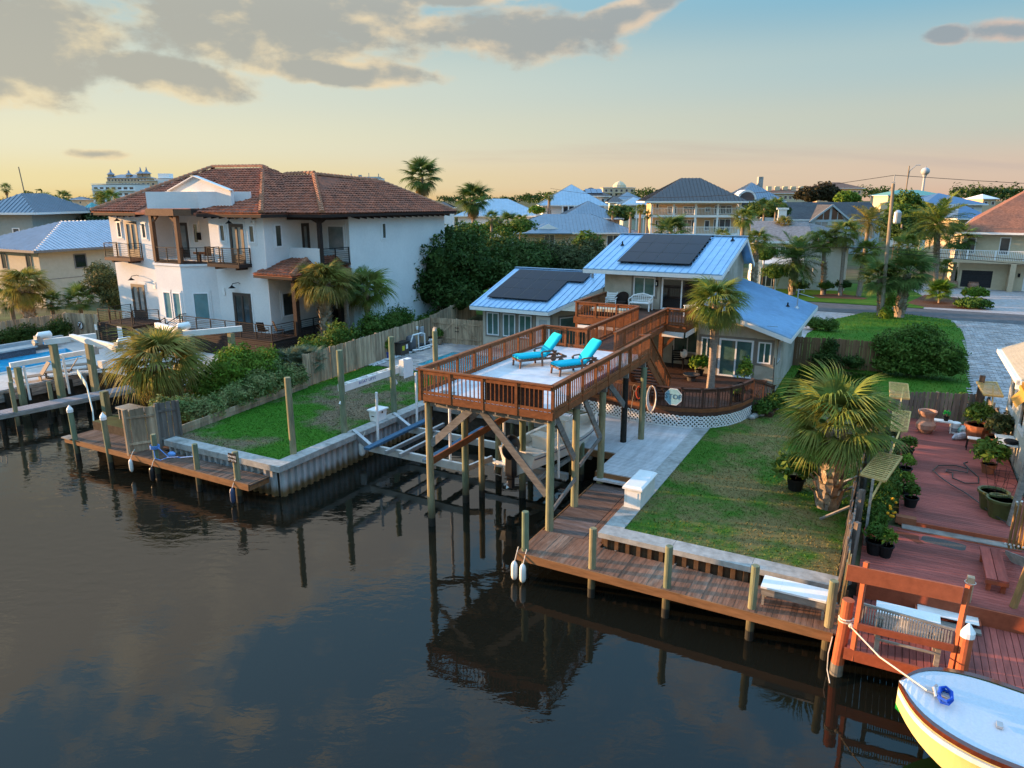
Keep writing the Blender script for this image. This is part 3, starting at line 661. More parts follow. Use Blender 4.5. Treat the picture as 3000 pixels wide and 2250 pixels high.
# ---------------------------------------------------------------- loungers
m_teak = mat('teak', (.17, .095, .065), .7, .2, 14, (3, 3, 1), rand=.1)
m_cush = mat('turquoise_cushion', (.008, .42, .56), .8, .06, 12)
def lounger(u, v, z, rot, label):
    t = thing('sun_lounger', label, 'sun lounger', u, v, z, 'turquoise sun loungers', rot, local=True)
    for y in (-.31, .31):
        MB().beam((-.03, y, .29), (2.0, y, .29), .04, .08).build('side_rail', m_teak, t)
        MB().beam((0, y, 0), (.03, y, .30), .055, .06).build('leg', m_teak, t)
        MB().beam((.95, y, 0), (.92, y, .55), .055, .06, (1, 0, 0)).build('leg', m_teak, t)
        MB().tube([(.88, y * 1.06, .50), (.98, y * 1.06, .57), (1.2, y * 1.06, .58), (1.55, y * 1.06, .55)], .028, 6).build('armrest', m_teak, t)
        MB().beam((1.5, y, .30), (1.52, y, .57), .05, .05, (1, 0, 0)).build('arm_post', m_teak, t)
        w = MB().tube([(1.75, y - .02, .13), (1.75, y + .02, .13)], .13, 14).build('wheel', m_teak, t)
        MB().tube([(1.75, y - .03, .13), (1.75, y + .03, .13)], .03, 8).build('hub', m_galv, w)
    for x in (-.02, .98, 1.98): MB().beam((x, -.31, .29), (x, .31, .29), .05, .07).build('cross_rail', m_teak, t)
    for k in range(9): MB().box(.06 + k * .125, .14 + k * .125, -.29, .29, .325, .345).build('slat', m_teak, t)
    MB().beam((1.15, -.27, .36), (1.68, -.27, 1.03), .04, .05).beam((1.15, .27, .36), (1.68, .27, 1.03), .04, .05).beam((1.6, -.27, .93), (1.6, .27, .93), .04, .05).build('back_frame', m_teak, t)
    MB().beam((1.42, 0, .66), (1.72, 0, .32), .3, .03).build('back_prop', m_teak, t)
    def cushion(p, q, nm):
        mb = MB(); p, q = Vector(p), Vector(q); d = (q - p); n = Vector((-d.z, 0, d.x)).normalized(); K = 8
        for i in range(K + 1):
            s_ = i / K; c = p + d * s_; e = .035 if i in (0, K) else .055; w = .27 if i in (0, K) else .30
            for y, h in ((-w, -e), (-w - .015, 0), (-w, e), (-w * .5, e * 1.12), (0, e * (1.05 if i % 4 else .8)), (w * .5, e * 1.12), (w, e), (w + .015, 0), (w, -e)): mb.v.append(tuple(c + Vector((0, y, 0)) + n * h))
        for i in range(K):
            for j in range(9): a = i * 9 + j; b = i * 9 + (j + 1) % 9; mb.f.append((a, b, b + 9, a + 9))
        mb.f.append(tuple(range(9))); mb.f.append(tuple(K * 9 + j for j in range(9))[::-1])
        return mb.build(nm, m_cush, t, smooth=True)
    cushion((-.05, 0, .40), (1.17, 0, .40), 'seat_cushion'); cushion((1.15, 0, .42), (1.78, 0, 1.15), 'back_cushion')
    return t
lounger(-5.40, 4.98, ZF, rad(53), 'turquoise lounger nearer the pool side rail, wheels showing')
lounger(-3.56, 4.53, ZF, rad(55), 'turquoise lounger close to the house side rail of the raised deck')
for k, (a, b) in enumerate(((3.2, 4.75), (4.8, 6.6))):
    tt = thing('mat_roll', ('dark blue rolled mat lying nearest the deck front corner' , 'dark blue rolled mat lying behind the second lounger')[k], 'mat', -1.85, a, ZF)
    MB().tube([(-1.85, a, ZF + .07), (-1.85, b, ZF + .07)], .075, 10).build('roll', mat('navy_cloth', (.035, .06, .15), .85), tt)
# ---------------------------------------------------------------- dock boxes and bench
t = thing('dock_box', 'large white storage box on the right seawall cap', 'dock box', .33, 2.85, 1.36)
MB().box(.06, .60, 2.1, 3.62, 1.36, 2.0).build('body', m_offwhite, t)
MB().box(.0, .66, 2.03, 3.69, 2.0, 2.06).quad((.06, 2.1, 2.12), (.6, 2.1, 2.12), (.6, 3.62, 2.12), (.06, 3.62, 2.12)).quad((0, 2.03, 2.06), (.66, 2.03, 2.06), (.6, 2.1, 2.12), (.06, 2.1, 2.12)).quad((.66, 2.03, 2.06), (.66, 3.69, 2.06), (.6, 3.62, 2.12), (.6, 2.1, 2.12)).quad((.66, 3.69, 2.06), (0, 3.69, 2.06), (.06, 3.62, 2.12), (.6, 3.62, 2.12)).quad((0, 3.69, 2.06), (0, 2.03, 2.06), (.06, 2.1, 2.12), (.06, 3.62, 2.12)).build('lid', m_white, t)
MB().box(.16, .5, 2.09, 2.1, 1.45, 1.9).build('front_panel', m_white, t)
t = thing('dock_box', 'small white cooler shaped box on the left seawall', 'dock box', -12.85, 5.7, 1.37)
mb = MB(); a = [(-13.1, 5.42), (-12.62, 5.42), (-12.62, 6.1), (-13.1, 6.1)]; c = (-12.86, 5.76)
i = [( (x - c[0]) * .88 + c[0], (y - c[1]) * .88 + c[1]) for x, y in a]
mb.quad(*[(x, y, 1.84) for x, y in a])
for k in range(4): k2 = (k + 1) % 4; mb.quad((*i[k], 1.372), (*i[k2], 1.372), (*a[k2], 1.84), (*a[k], 1.84))
mb.build('body', m_white, t); MB().box(-13.16, -12.56, 5.36, 6.16, 1.84, 1.90).build('lid', m_white, t)
MB().box(-12.615, -12.60, 5.72, 5.8, 1.72, 1.86).build('latch', m_black, t); MB().box(-12.95, -12.8, 5.40, 5.415, 1.6, 1.63).build('handle', m_black, t)
t = thing('dock_bench', 'white topped wooden bench box between two mossy pilings', 'bench', 5.6, -.75, .9)
pbox('apron', t, m_grey, 4.86, 6.36, -1.06, -1.02, 1.22, 1.42); pbox('apron', t, m_grey, 4.86, 6.36, -.54, -.5, 1.22, 1.42)
for a, b in ((4.84, 5.3), (5.305, 6.38)): pbox('top', t, m_white, a, b, -1.1, -.46, 1.42, 1.47)
for u in (4.88, 6.3):
    for v in (-1.0, -.58): pbox('leg', t, m_grey, u, u + .06, v, v + .06, .9, 1.42)

# ---------------------------------------------------------------- boat lift in the slip
t = thing('boat_lift', 'empty boat lift cradle with blue bunks beside the left seawall', 'boat lift', -10, 5, 0)
for (v, za, z0) in ((3.55, 1.35, .92), (6.35, 1.35, .92)):
    MB().beam((-12.75, v + .35, za), (-11.6, v + .1, z0), .16, .28).build('arm', m_galv, t)
    MB().beam((-11.65, v + .08, z0), (-6.75, v, z0), .14, .30).build('cradle_beam', mat('cream_aluminium', (.55, .54, .50), .4, .08, 4, metal=.3), t)
    MB().beam((-6.78, v, z0), (-6.2, v + .9, z0 + .22), .1, .22).build('end_arm', m_galv, t)
mblue = mat('blue_bunk', (.055, .12, .19), .8, .15, 8)
for u in (-11.2, -8.3): MB().beam((u, 2.9, 1.16), (u - .1, 7.6, 1.16), .28, .10).build('bunk', mblue, t)
for u in (-10.3, -9.6): MB().beam((u, 3.0, 1.12), (u, 7.2, 1.12), .12, .16).build('bunk_rail', m_galv, t)
for u, v, zt in ((-11.85, 4.45, 3.1), (-11.7, 7.1, 3.4), (-7.6, 3.6, 4.3), (-8.8, 6.6, 3.2)): MB().tube([(u, v, .95), (u + .03, v, zt)], .055, 8).build('guide_pole', m_white, t)
MB().box(-13.3, -12.98, 3.75, 8.1, 3.12, 3.16).box(-13.3, -13.26, 3.75, 8.1, 3.16, 3.42).box(-13.02, -12.98, 3.75, 8.1, 3.16, 3.42).box(-13.26, -13.02, 3.75, 3.8, 3.16, 3.42).build('top_beam', m_offwhite, t)
for k in range(6): MB().box(-13.26, -13.02, 4.2 + k * .7, 4.3 + k * .7, 3.36, 3.42).build('cross_tie', m_offwhite, t)
MB().box(-12.98, -12.7, 7.6, 8.25, 3.0, 3.75).quad((-12.69, 7.55, 2.9), (-12.69, 8.3, 2.9), (-12.69, 8.3, 3.6), (-12.69, 7.55, 3.85)).build('winch_cover', m_white, t)
for v in (3.8, 7.1): MB().beam((-13.0, v, 3.1), (-13.0, v - .3 + .6 * (v > 5), 2.65), .06, .12).build('bracket', m_offwhite, t)
text('lettering', 'BOAT LIFTS', t, mat('decal_blue', (.10, .10, .30), .6), (-12.975, 5.3, 3.29), .17, (rad(90), 0, rad(90)), 1.3)
for u, v in ((-13, 3.65), (-12.95, 7.05)):
    piling(u, v, 4.95, ('tall greenish piling holding the near end of the lift beam', 'tall piling holding the far end of the lift beam')[v > 5], .135, group=PG)
piling(-12.5, 9.9, 4.8, 'tall piling with a splintered top beside the pool terrace', .13, group=PG, broken=True)
for u, v, zt, l in ((-6.0, 3.3, 2.6, 'thin piling standing inside the slip beside the boat stern'), (-3.3, 6.6, 1.6, 'stubby piling in front of the white slip deck')): piling(u, v, zt, l, .11, group=PG)

# ---------------------------------------------------------------- boats
def hull(t, L, B, H, m, m2=None, rise=.25, flare=.75, z0=0.0, deck=None, n=14, sheer_out=.0, transom=.85, ckh=.38, blunt=0):
    """pointed hull, bow at +x; returns sheer points"""
    st = []
    for i in range(n + 1):
        s_ = (1 - (1 - i / n) ** 2.2 if blunt else i / n); x = -L / 2 + L * s_
        hb = B / 2 * (transom + (1 - transom) * math.sin(min(s_ / .45, 1) * 1.57)) * (1 - max(0, (s_ - .45) / .55) ** 2.3)
        if blunt: hb = B / 2 * math.sqrt(max(0, 1 - (1 - min((1 - s_) * L / blunt, 1)) ** 2)) * (1 - .75 * math.exp(-(1 - s_) * L / .16))
        top = H + rise * s_ ** 2; keel = .0 + max(0, (s_ - .62) / .38) ** 2 * H * .85
        cb = hb * (flare - .35 * max(0, s_ - .5)); ch = keel + (top - keel) * ckh
        st.append((x, hb, top, keel, cb, ch))
    mb = MB(); lo = MB()
    for sg in (-1, 1):
        for a, b in zip(st, st[1:]):
            xa = a[0] + .12 * H * 0; 
            q = [(b[0], sg * b[1], b[2]), (a[0], sg * a[1], a[2]), (a[0], sg * a[4], a[5]), (b[0], sg * b[4], b[5])]
            mb.quad(*(q if sg > 0 else q[::-1]))
            q = [(b[0], sg * b[4], b[5]), (a[0], sg * a[4], a[5]), (a[0], 0, a[3]), (b[0], 0, b[3])]
            (lo if m2 else mb).quad(*(q if sg > 0 else q[::-1]))
    a = st[0]; mb.quad((a[0], -a[1], a[2]), (a[0], -a[4], a[5]), (a[0], 0, a[3]), (a[0], a[4], a[5]), (a[0], a[1], a[2]))
    mb.v = [(x, y, z + z0) for x, y, z in mb.v]; mb.build('hull', m, t)
    if m2: lo.v = [(x, y, z + z0) for x, y, z in lo.v]; lo.build('bottom', m2, t)
    return [(s_[0], s_[1], s_[2] + z0) for s_ in st]
m_gel = mat('gelcoat', (.80, .77, .70), .25, .06, 3, spec=.6)
t = thing('motorboat', 'white centre console motorboat hanging on the lift under the deck', 'boat', -4.15, 6.3, .75, rot=rad(78), local=True)
sh = hull(t, 5.4, 2.05, .95, m_gel, z0=.22, rise=.3)
dk = MB()
for a, b in zip(sh[:-1], sh[1:]): dk.quad((a[0], -a[1] * .86, a[2] - .35), (b[0], -b[1] * .86, b[2] - .35), (b[0], b[1] * .86, b[2] - .35), (a[0], a[1] * .86, a[2] - .35))
dk.build('cockpit_floor', m_gel, t)
gw = MB()
for sg in (-1, 1):
    for a, b in zip(sh, sh[1:]):
        gw.quad((a[0], sg * a[1], a[2] + .01), (b[0], sg * b[1], b[2] + .01), (b[0], sg * max(0, b[1] - .15), b[2] + .01), (a[0], sg * max(0, a[1] - .15), a[2] + .01))
        gw.quad((a[0], sg * max(0, a[1] - .15), a[2] + .01), (b[0], sg * max(0, b[1] - .15), b[2] + .01), (b[0], sg * max(0, b[1] - .15), b[2] - .36), (a[0], sg * max(0, a[1] - .15), a[2] - .36))
gw.build('gunwale', m_gel, t)
st_ = MB()
for sg in (-1, 1): st_.tube([(a[0], sg * (a[1] + .008), a[2] - .12) for a in sh], .018, 5)
st_.build('stripe', mat('navy_stripe', (.02, .03, .08), .4), t)
MB().box(-.2, .45, -.4, .4, .85, 1.75).box(-.1, .5, -.36, .36, 1.75, 1.8).build('console', m_gel, t)
wh = MB()
for k in range(12):
    a0, a1 = k * math.pi / 6, (k + 1) * math.pi / 6; wh.tube([(-.3, .19 * math.cos(a0), 1.55 + .19 * math.sin(a0)), (-.3, .19 * math.cos(a1), 1.55 + .19 * math.sin(a1))], .018, 5)
for k in range(3): wh.tube([(-.3, 0, 1.55), (-.3, .19 * math.cos(k * 2.1), 1.55 + .19 * math.sin(k * 2.1))], .014, 5)
wh.tube([(-.3, 0, 1.55), (-.2, 0, 1.5)], .03, 6); wh.build('steering_wheel', m_blackp, t)
MB().box(-1.2, -.7, -.45, .45, .85, 1.28).box(-1.25, -.65, -.5, .5, 1.28, 1.36).build('seat', m_gel, t)
MB().box(-2.5, -1.9, -.8, .8, .9, 1.14).build('stern_seat', m_gel, t)
MB().tube([(.5, -.42, .9), (.55, -.42, 1.95), (.55, .42, 1.95), (.5, .42, .9)], .02, 6).tube([(1.4, -.6, 1.25), (1.6, -.5, 1.55), (2.4, 0, 1.6), (1.6, .5, 1.55), (1.4, .6, 1.25)], .018, 6).build('grab_rail', m_metal, t)
e = MB().ball((-3.0, 0, 1.42), .40, 12, 8, (1.05, .72, 1.2)).build('engine_cowl', m_blackp, t, smooth=True)
MB().box(-3.15, -2.85, -.15, .15, .3, 1.1).beam((-3.0, 0, .5), (-3.02, 0, -.15), .14, .26).build('engine_leg', m_blackp, t)
MB().box(-3.25, -2.75, -.13, .13, .22, .24).build('cavitation_plate', m_blackp, t)
pr = MB()
for k in range(3):
    a = k * 2.09; pr.quad((-3.28, .02 * math.cos(a), .06 + .02 * math.sin(a)), (-3.25, .16 * math.cos(a - .3), .06 + .16 * math.sin(a - .3)), (-3.33, .17 * math.cos(a + .3), .06 + .17 * math.sin(a + .3)))
pr.tube([(-3.2, 0, .06), (-3.38, 0, .06)], .04, 8); pr.build('propeller', m_metal, t)
text('lettering', '50', e, m_white, (-3.1, -.295, 1.45), .2, (rad(90), 0, 0))
MB().box(-2.96, -2.72, .35, .95, .55, .6).build('swim_platform', m_gel, t)
MB().tube([(-2.95, .45, .6), (-3.05, .45, .2), (-3.05, .8, .2), (-2.95, .8, .6)], .02, 6).build('boarding_ladder', mat('copper_tube', (.35, .25, .18), .4, metal=.5), t)
t = thing('boat_cradle', 'aluminium lift beams carrying the white motorboat', 'boat lift', -4.5, 6, .6)
for v in (5.0, 7.5): MB().box(-7.0, -3.2, v - .1, v + .1, .62, .86).build('cradle_beam', m_metal, t)
for u in (-4.9, -3.9): MB().beam((u, 3.7, .92), (u + .3, 8.4, .95), .12, .16).build('bunk', m_grey, t)
for u, v in ((-5.5, 4.2), (-3.4, 4.6), (-3.0, 8.0), (-5.3, 8.4)): MB().tube([(u, v, .8), (u - .05, v, 4.2)], .05, 8).build('guide_pole', m_offwhite, t)
# yellow boat at the right neighbour's dock
m_yel = mat('yellow_hull', (.64, .59, .25), .25, .04, 2, spec=.6); m_grn = mat('green_bottom', (.01, .30, .04), .5, .08, 3); m_teakv = mat('varnished_teak', (.10, .025, .010), .15, .2, 10, spec=.8)
YR = rad(180)
t = thing('yellow_boat', 'yellow hulled boat with pale blue deck and varnished trim moored at the red dock', 'boat', 12.16, -3.9, 0.0, rot=rad(177.2), local=True)
sh = hull(t, 8.4, 2.58, 1.35, m_yel, m_grn, rise=.4, flare=.97, z0=-.25, n=26, transom=.9, ckh=.22, blunt=1.75)
dk = MB()
for a, b in zip(sh[:-1], sh[1:]): dk.quad((a[0], -a[1] * .9, a[2] + .012), (b[0], -b[1] * .9, b[2] + .012), (b[0], 0, b[2] + .06), (a[0], 0, a[2] + .06)).quad((a[0], 0, a[2] + .06), (b[0], 0, b[2] + .06), (b[0], b[1] * .9, b[2] + .012), (a[0], a[1] * .9, a[2] + .012))
dk.build('foredeck', mat('pale_deck', (.50, .56, .62), .6, .05, 20, bump=.1), t)
for nm, m_, o1, o2, z in (('toe_rail', m_teakv, -.10, .03, .03), ('rub_rail', m_offwhite, -.02, .05, -.12)):
    tr = MB()
    for sg in (-1, 1):
        for a, b in zip(sh, sh[1:]):
            y = lambda p, o: sg * max(0.0, p[1] + o)
            tr.quad((a[0], y(a, o1), a[2] + z), (b[0], y(b, o1), b[2] + z), (b[0], y(b, o2), b[2] + z), (a[0], y(a, o2), a[2] + z))
            tr.quad((a[0], y(a, o2), a[2] + z), (b[0], y(b, o2), b[2] + z), (b[0], y(b, o2), b[2] + z - .1), (a[0], y(a, o2), a[2] + z - .1))
    tr.build(nm, m_, t)
MB().tube([(3.55, -.2, 1.56), (3.6, 0, 1.62), (3.55, .2, 1.56)], .03, 6).box(3.3, 3.75, -.06, .06, 1.52, 1.58).build('bow_cleat', m_metal, t)
MB().tube([(3.4 + .12 * math.cos(k), .15 + .22 * math.sin(k), 1.56 + .01 * k) for k in range(14)], .03, 6).build('blue_line', mat('blue_line', (.02, .08, .45), .7), t)
for x, y in ((1.9, .5), (1.9, -.2), (2.5, .3)): MB().box(x - .05, x + .05, y - .08, y + .08, 1.42, 1.47).build('deck_plate', m_galv, t)
def ext_v(mb, poly, v0, v1):          # polygon in (u,z) pulled along v
    n = len(poly); i = len(mb.v); mb.v += [(a, v0, b) for a, b in poly] + [(a, v1, b) for a, b in poly]
    mb.f.append(tuple(range(i, i + n))); mb.f.append(tuple(range(i + n, i + 2 * n))[::-1])
    for k in range(n): k2 = (k + 1) % n; mb.f.append((i + k2, i + k, i + n + k, i + n + k2))
    return mb
def ext_u(mb, poly, u0, u1):          # polygon in (v,z) pulled along u
    n = len(poly); i = len(mb.v); mb.v += [(u0, a, b) for a, b in poly] + [(u1, a, b) for a, b in poly]
    mb.f.append(tuple(range(i, i + n))[::-1]); mb.f.append(tuple(range(i + n, i + 2 * n)))
    for k in range(n): k2 = (k + 1) % n; mb.f.append((i + k, i + k2, i + n + k2, i + n + k))
    return mb
def fix(o):
    import bmesh
    bm = bmesh.new(); bm.from_mesh(o.data); bmesh.ops.recalc_face_normals(bm, faces=bm.faces[:]); bm.to_mesh(o.data); bm.free(); return o
def seams(owner, m, poly, ang, sp, w=.035, h=.04, off=.5, pieces=True, name='seam'):
    pz = plane_z(poly); mb = MB()
    for a, b in clip_lines(poly, ang, sp, off):
        p, q = (*a, pz(*a) + h * .45), (*b, pz(*b) + h * .45)
        if (Vector(p) - Vector(q)).length < .15: continue
        if pieces: pbeam(name, owner, m, p, q, w, h)
        else: mb.beam(p, q, w, h)
    if not pieces and mb.v: mb.build(name + '_field', m, owner, stuff=True)
# ---------------------------------------------------------------- house with blue metal roofs
m_siding = mat('beige_siding', (.52, .46, .37), .8, .06, 3, (1, 1, 1), col2=(.36, .32, .25), big=.5)
m_trimt = mat('taupe_trim', (.235, .205, .17), .75, .06, 4)
m_roofb = mat('blue_metal_roof', (.30, .50, .70), .36, .08, 2.5, metal=.5, col2=(.26, .43, .62), big=.35)
m_solar = mat('solar_glass', (.006, .009, .022), .3, .15, 2, spec=.08)
m_solarf = mat('solar_frame', (.012, .012, .014), .4, .1, 5)
m_gteal = mat('teal_glass', (.05, .115, .10), .08, .22, 1.4, spec=.8, col2=(.075, .15, .13), big=.6)
m_gdark = mat('dark_glass', (.012, .013, .014), .05, .3, 1, spec=.8)
m_vinyl = mat('white_vinyl', (.76, .77, .78), .4, .04, 4)
H = thing('house', 'beige house with three blue metal roofs and solar panels behind the raised deck', 'house', -6, 24, 1.34)
wl = MB()
ext_v(wl, [(-1.85, 1.0), (2.1, 1.0), (2.1, 4.50), (-1.85, 5.78)], 18.5, 29.8)
wl.prism([(-8.1, 20.2), (-1.9, 20.2), (-1.9, 21.4), (-8.1, 21.4)], 1.0, 4.75)
ext_u(wl, [(21.2, 1.0), (29.4, 1.0), (29.4, 7.05), (26.8, 8.62), (21.2, 7.12)], -8.1, -1.76)
wl.prism([(-17.1, 22.3), (-12.2, 22.3), (-10.2, 25.9), (-10.2, 33), (-17.1, 33)], 1.0, 4.25)
ext_u(wl, [(22.35, 4.2), (33.5, 4.2), (28, 5.95)], -17.09, -10.3)
fix(wl.build('wall', m_siding, H))
def roofslab(pts, t, m, ang, sp, seam=True, h=.035, fascia=None):
    r = MB().slab(pts, .06).build('roof', m, H); seams(r, m, pts, ang, sp, .03, h)
    f = MB(); n = len(pts)
    for k in (fascia or range(n)):
        a, b = Vector(pts[k]), Vector(pts[(k + 1) % n]); f.beam(a - Vector((0, 0, .17)), b - Vector((0, 0, .17)), .05, .21)
    f.build('fascia', m_white, r); return r
R1 = [(-17.65, 21.55, 4.2), (-11.88, 21.5, 4.2), (-9.85, 25.5, 5.40), (-9.3, 28.0, 6.15), (-17.6, 28.0, 6.15)]
roofslab(R1, .1, m_roofb, rad(90), .42, fascia=(0, 1, 4))
MB().slab([(-17.6, 28.02, 6.15), (-9.3, 28.02, 6.15), (-9.3, 34, 4.3), (-17.6, 34, 4.3)], .06).build('roof', m_roofb, H)
R2 = [(-9.2, 20.5, 7.10), (-1.2, 20.5, 7.10), (-1.2, 26.8, 8.80), (-9.2, 26.8, 8.80)]
roofslab(R2, .1, m_roofb, rad(90), .42, fascia=(0, 1, 3))
R2b = [(-9.2, 26.82, 8.80), (-1.2, 26.82, 8.80), (-1.2, 30.0, 7.0), (-9.2, 30.0, 7.0)]
r = MB().slab(R2b, .06).build('roof', m_roofb, H)
MB().beam((-1.2, 26.8, 8.63), (-1.2, 30.0, 6.83), .05, .21).build('fascia', m_white, r)
R3 = [(-1.95, 17.95, 5.97), (2.82, 17.95, 4.46), (2.82, 30.3, 4.46), (-1.95, 30.3, 5.97)]
roofslab(R3, .1, m_roofb, 0, .22, h=.022, fascia=(0, 1, 2))
for a, b in (((-9.25, 26.81, 8.83), (-1.15, 26.81, 8.83)), ((-17.65, 28.01, 6.18), (-9.4, 28.01, 6.18))): pbeam('ridge_cap', H, m_roofb, a, b, .3, .05)
def solar(cells, pts, w, d, m0):
    pz = plane_z(pts); sl = math.atan2(pz(0, 1) - pz(0, 0), 1)
    for (u, v) in cells:
        L = d / math.cos(sl)
        o = place('solar_panel', pmesh(m_solarf, w - .015, L - .015, .035), H, (u + w / 2, v + d / 2, pz(u, v + d / 2) + .13), (sl, 0, 0)); BASE[o] = (0, 0, 0)
        MB().box(-w / 2 + .025, w / 2 - .025, -L / 2 + .025, L / 2 - .025, .018, .021).build('cell_glass', m_solar, o)
        for k in (-1, 1): pass
solar([(-17.02 + 1.12 * i, 22.72 + 1.58 * j) for i in range(4) for j in range(3)] + [(-17.02 + 1.12 * 4, 22.72 + 1.58 * 2)], R1, 1.12, 1.58, 0)
solar([(-7.48 + 1.065 * i, 21.45 + 1.66 * j) for i in range(4) for j in range(3)], R2, 1.065, 1.66, 0)
pz = plane_z(R2)
for k in range(9): v = 21.6 + k * .6; pbox('panel_clamp', H, m_black, -3.24, -3.14, v, v + .08, pz(0, v) + .06, pz(0, v) + .16)
for u, v, P_ in ((-8.3, 24.6, R2), (-1.9, 26.0, R2), (1.55, 26.0, R3)):
    z = plane_z(P_)(u, v); MB().lathe((u, v, z), [(.14, .02), (.05, .1), (.04, .24), (.02, .26)], 8).build('roof_vent', m_black, H)
z = plane_z(R1)(-11.1, 27); MB().tube([(-11.2, 27.0, z), (-11.2, 27.0, z + .45), (-11.05, 27, z + .5)], .09, 8).build('vent_pipe', m_galv, H)
z = plane_z(R3)(2.0, 26.6)
MB().tube([(2.0, 26.6, z), (2.0, 26.6, z + 1.15)], .035, 6).lathe((2, 26.6, z), [(.16, 0), (.06, .14)], 8).tube([(2.0, 26.6, z + 1.1), (2.3, 26.6, z + 1.12), (2.3, 26.6, z + .95)], .02, 5).tube([(2.0, 26.6, z + .9), (2.9, 26.5, z + .7)], .012, 4).build('service_mast', m_galv, H)
# windows and doors
win(H, (-1.60, 18.5), 0, .60, 2.98, 4.05, m_vinyl, m_gteal, 2, trim=m_trimt, tw=.13)
win(H, (1.26, 18.5), 0, .64, 2.95, 4.05, m_vinyl, m_gteal, 2, trim=m_trimt, tw=.13)
win(H, (-.68, 18.5), 0, 1.72, 2.08, 4.08, m_vinyl, m_gteal, 2, fw=.10, trim=m_trimt, tw=.12, name='sliding_door')
win(H, (2.1, 19.2), rad(90), .9, 2.9, 4.0, m_vinyl, m_gdark, 2, trim=m_trimt, tw=.1)
win(H, (-3.55, 20.2), 0, 1.6, 2.75, 4.2, m_vinyl, m_gteal, 2)
win(H, (-6.32, 21.2), 0, 1.28, 5.62, 6.70, m_vinyl, m_gteal, 2, trim=m_trimt, tw=.13)
win(H, (-4.66, 21.2), 0, 2.3, 4.93, 6.72, m_vinyl, m_gdark, 2, fw=.09, name='sliding_door', trim=m_trimt, tw=.1)
for u0 in (-16.78, -15.55, -14.36): win(H, (u0, 22.3), 0, .92, 2.2, 3.72, m_vinyl, m_gteal, 2, trim=m_trimt, tw=.12)
win(H, (-13.1, 22.3), 0, .98, 1.45, 3.72, m_white, mat('pale_blind', (.52, .57, .6), .5, .05, 8), 1, fw=.2, name='door', trim=m_trimt, tw=.12, low=.75)
a_ = math.atan2(3.6, 2.0)
win(H, (-11.8, 23.02), a_, 2.6, 1.6, 3.6, m_vinyl, m_gteal, 2, name='sliding_door', trim=m_trimt, tw=.1)
pbox('siding_joint', H, m_trimt, -1.85, 2.1, 18.49, 18.5, 4.86, 4.88)
MB().box(-5.0, -4.88, 21.08, 21.2, 6.2, 6.55).build('wall_lamp', m_black, H); MB().box(-4.96, -4.92, 21.03, 21.09, 6.28, 6.45).build('lamp_glass', m_offwhite, H)
win(H, (-1.76, 24.2), rad(90), .6, 6.9, 7.6, m_vinyl, m_gdark, 1, trim=m_trimt, tw=.08)
# ---------------------------------------------------------------- balcony
t = thing('balcony', 'brown upper balcony with railings at the house end of the footbridge', 'balcony', -5, 18.8, 4.9)
v = 16.45
while v < 21.1: pbox('plank', t, m_staind, -7.95, -1.97 if v < 18.4 else -1.9, v, v + .13, 4.86, 4.90); v += .138
for a, b, c, d in ((-7.98, -4.42, 16.38, 16.42), (-2.94, -1.93, 16.38, 16.42), (-1.95, -1.91, 16.42, 18.45), (-8.0, -7.96, 16.42, 21.1)): pbox('fascia', t, m_stain, a, b, c, d, 4.58, 4.93)
railing(t, [(-7.9, 20.9), (-7.9, 16.45), (-4.45, 16.45)], 4.9, 5.72, m_stain)
railing(t, [(-2.93, 16.45), (-2.0, 16.45), (-2.0, 18.45)], 4.9, 5.72, m_stain)
pbox('gutter', t, m_white, -3.1, -2.0, 16.3, 16.36, 4.30, 4.56); pbox('gutter', t, m_white, -1.93, -1.88, 16.42, 18.3, 4.32, 4.56); pbox('gutter', t, m_white, -7.7, -4.6, 16.3, 16.36, 4.36, 4.52)
for u, v in ((-7.8, 16.55), (-3.2, 16.6)): pbeam('support_post', t, m_stain, (u, v, 2.1), (u, v, 4.85), .2, .2)
pbeam('brace', t, m_stain, (-3.15, 16.6, 3.6), (-2.3, 16.6, 4.55), .1, .14)
# stairs down to the patio
t = thing('stair', 'brown wooden stair from the raised deck down to the patio', 'stair', -2.2, 11.4, 2.1)
for k in range(12):
    v = 9.5 + k * .29; z = 4.62 - k * .21
    pbox('tread', t, m_staind, -2.85, -1.7, v, v + .28, z - .04, z)
for u in (-2.9, -1.66): pbeam('stringer', t, m_stain, (u, 9.4, 4.58), (u, 13.05, 2.05), .05, .28)
for u in (-1.66,): railing(t, [(u, 9.6), (u, 13.0)], [4.68, 2.25], [5.5, 3.05], m_stain, ext=.1)
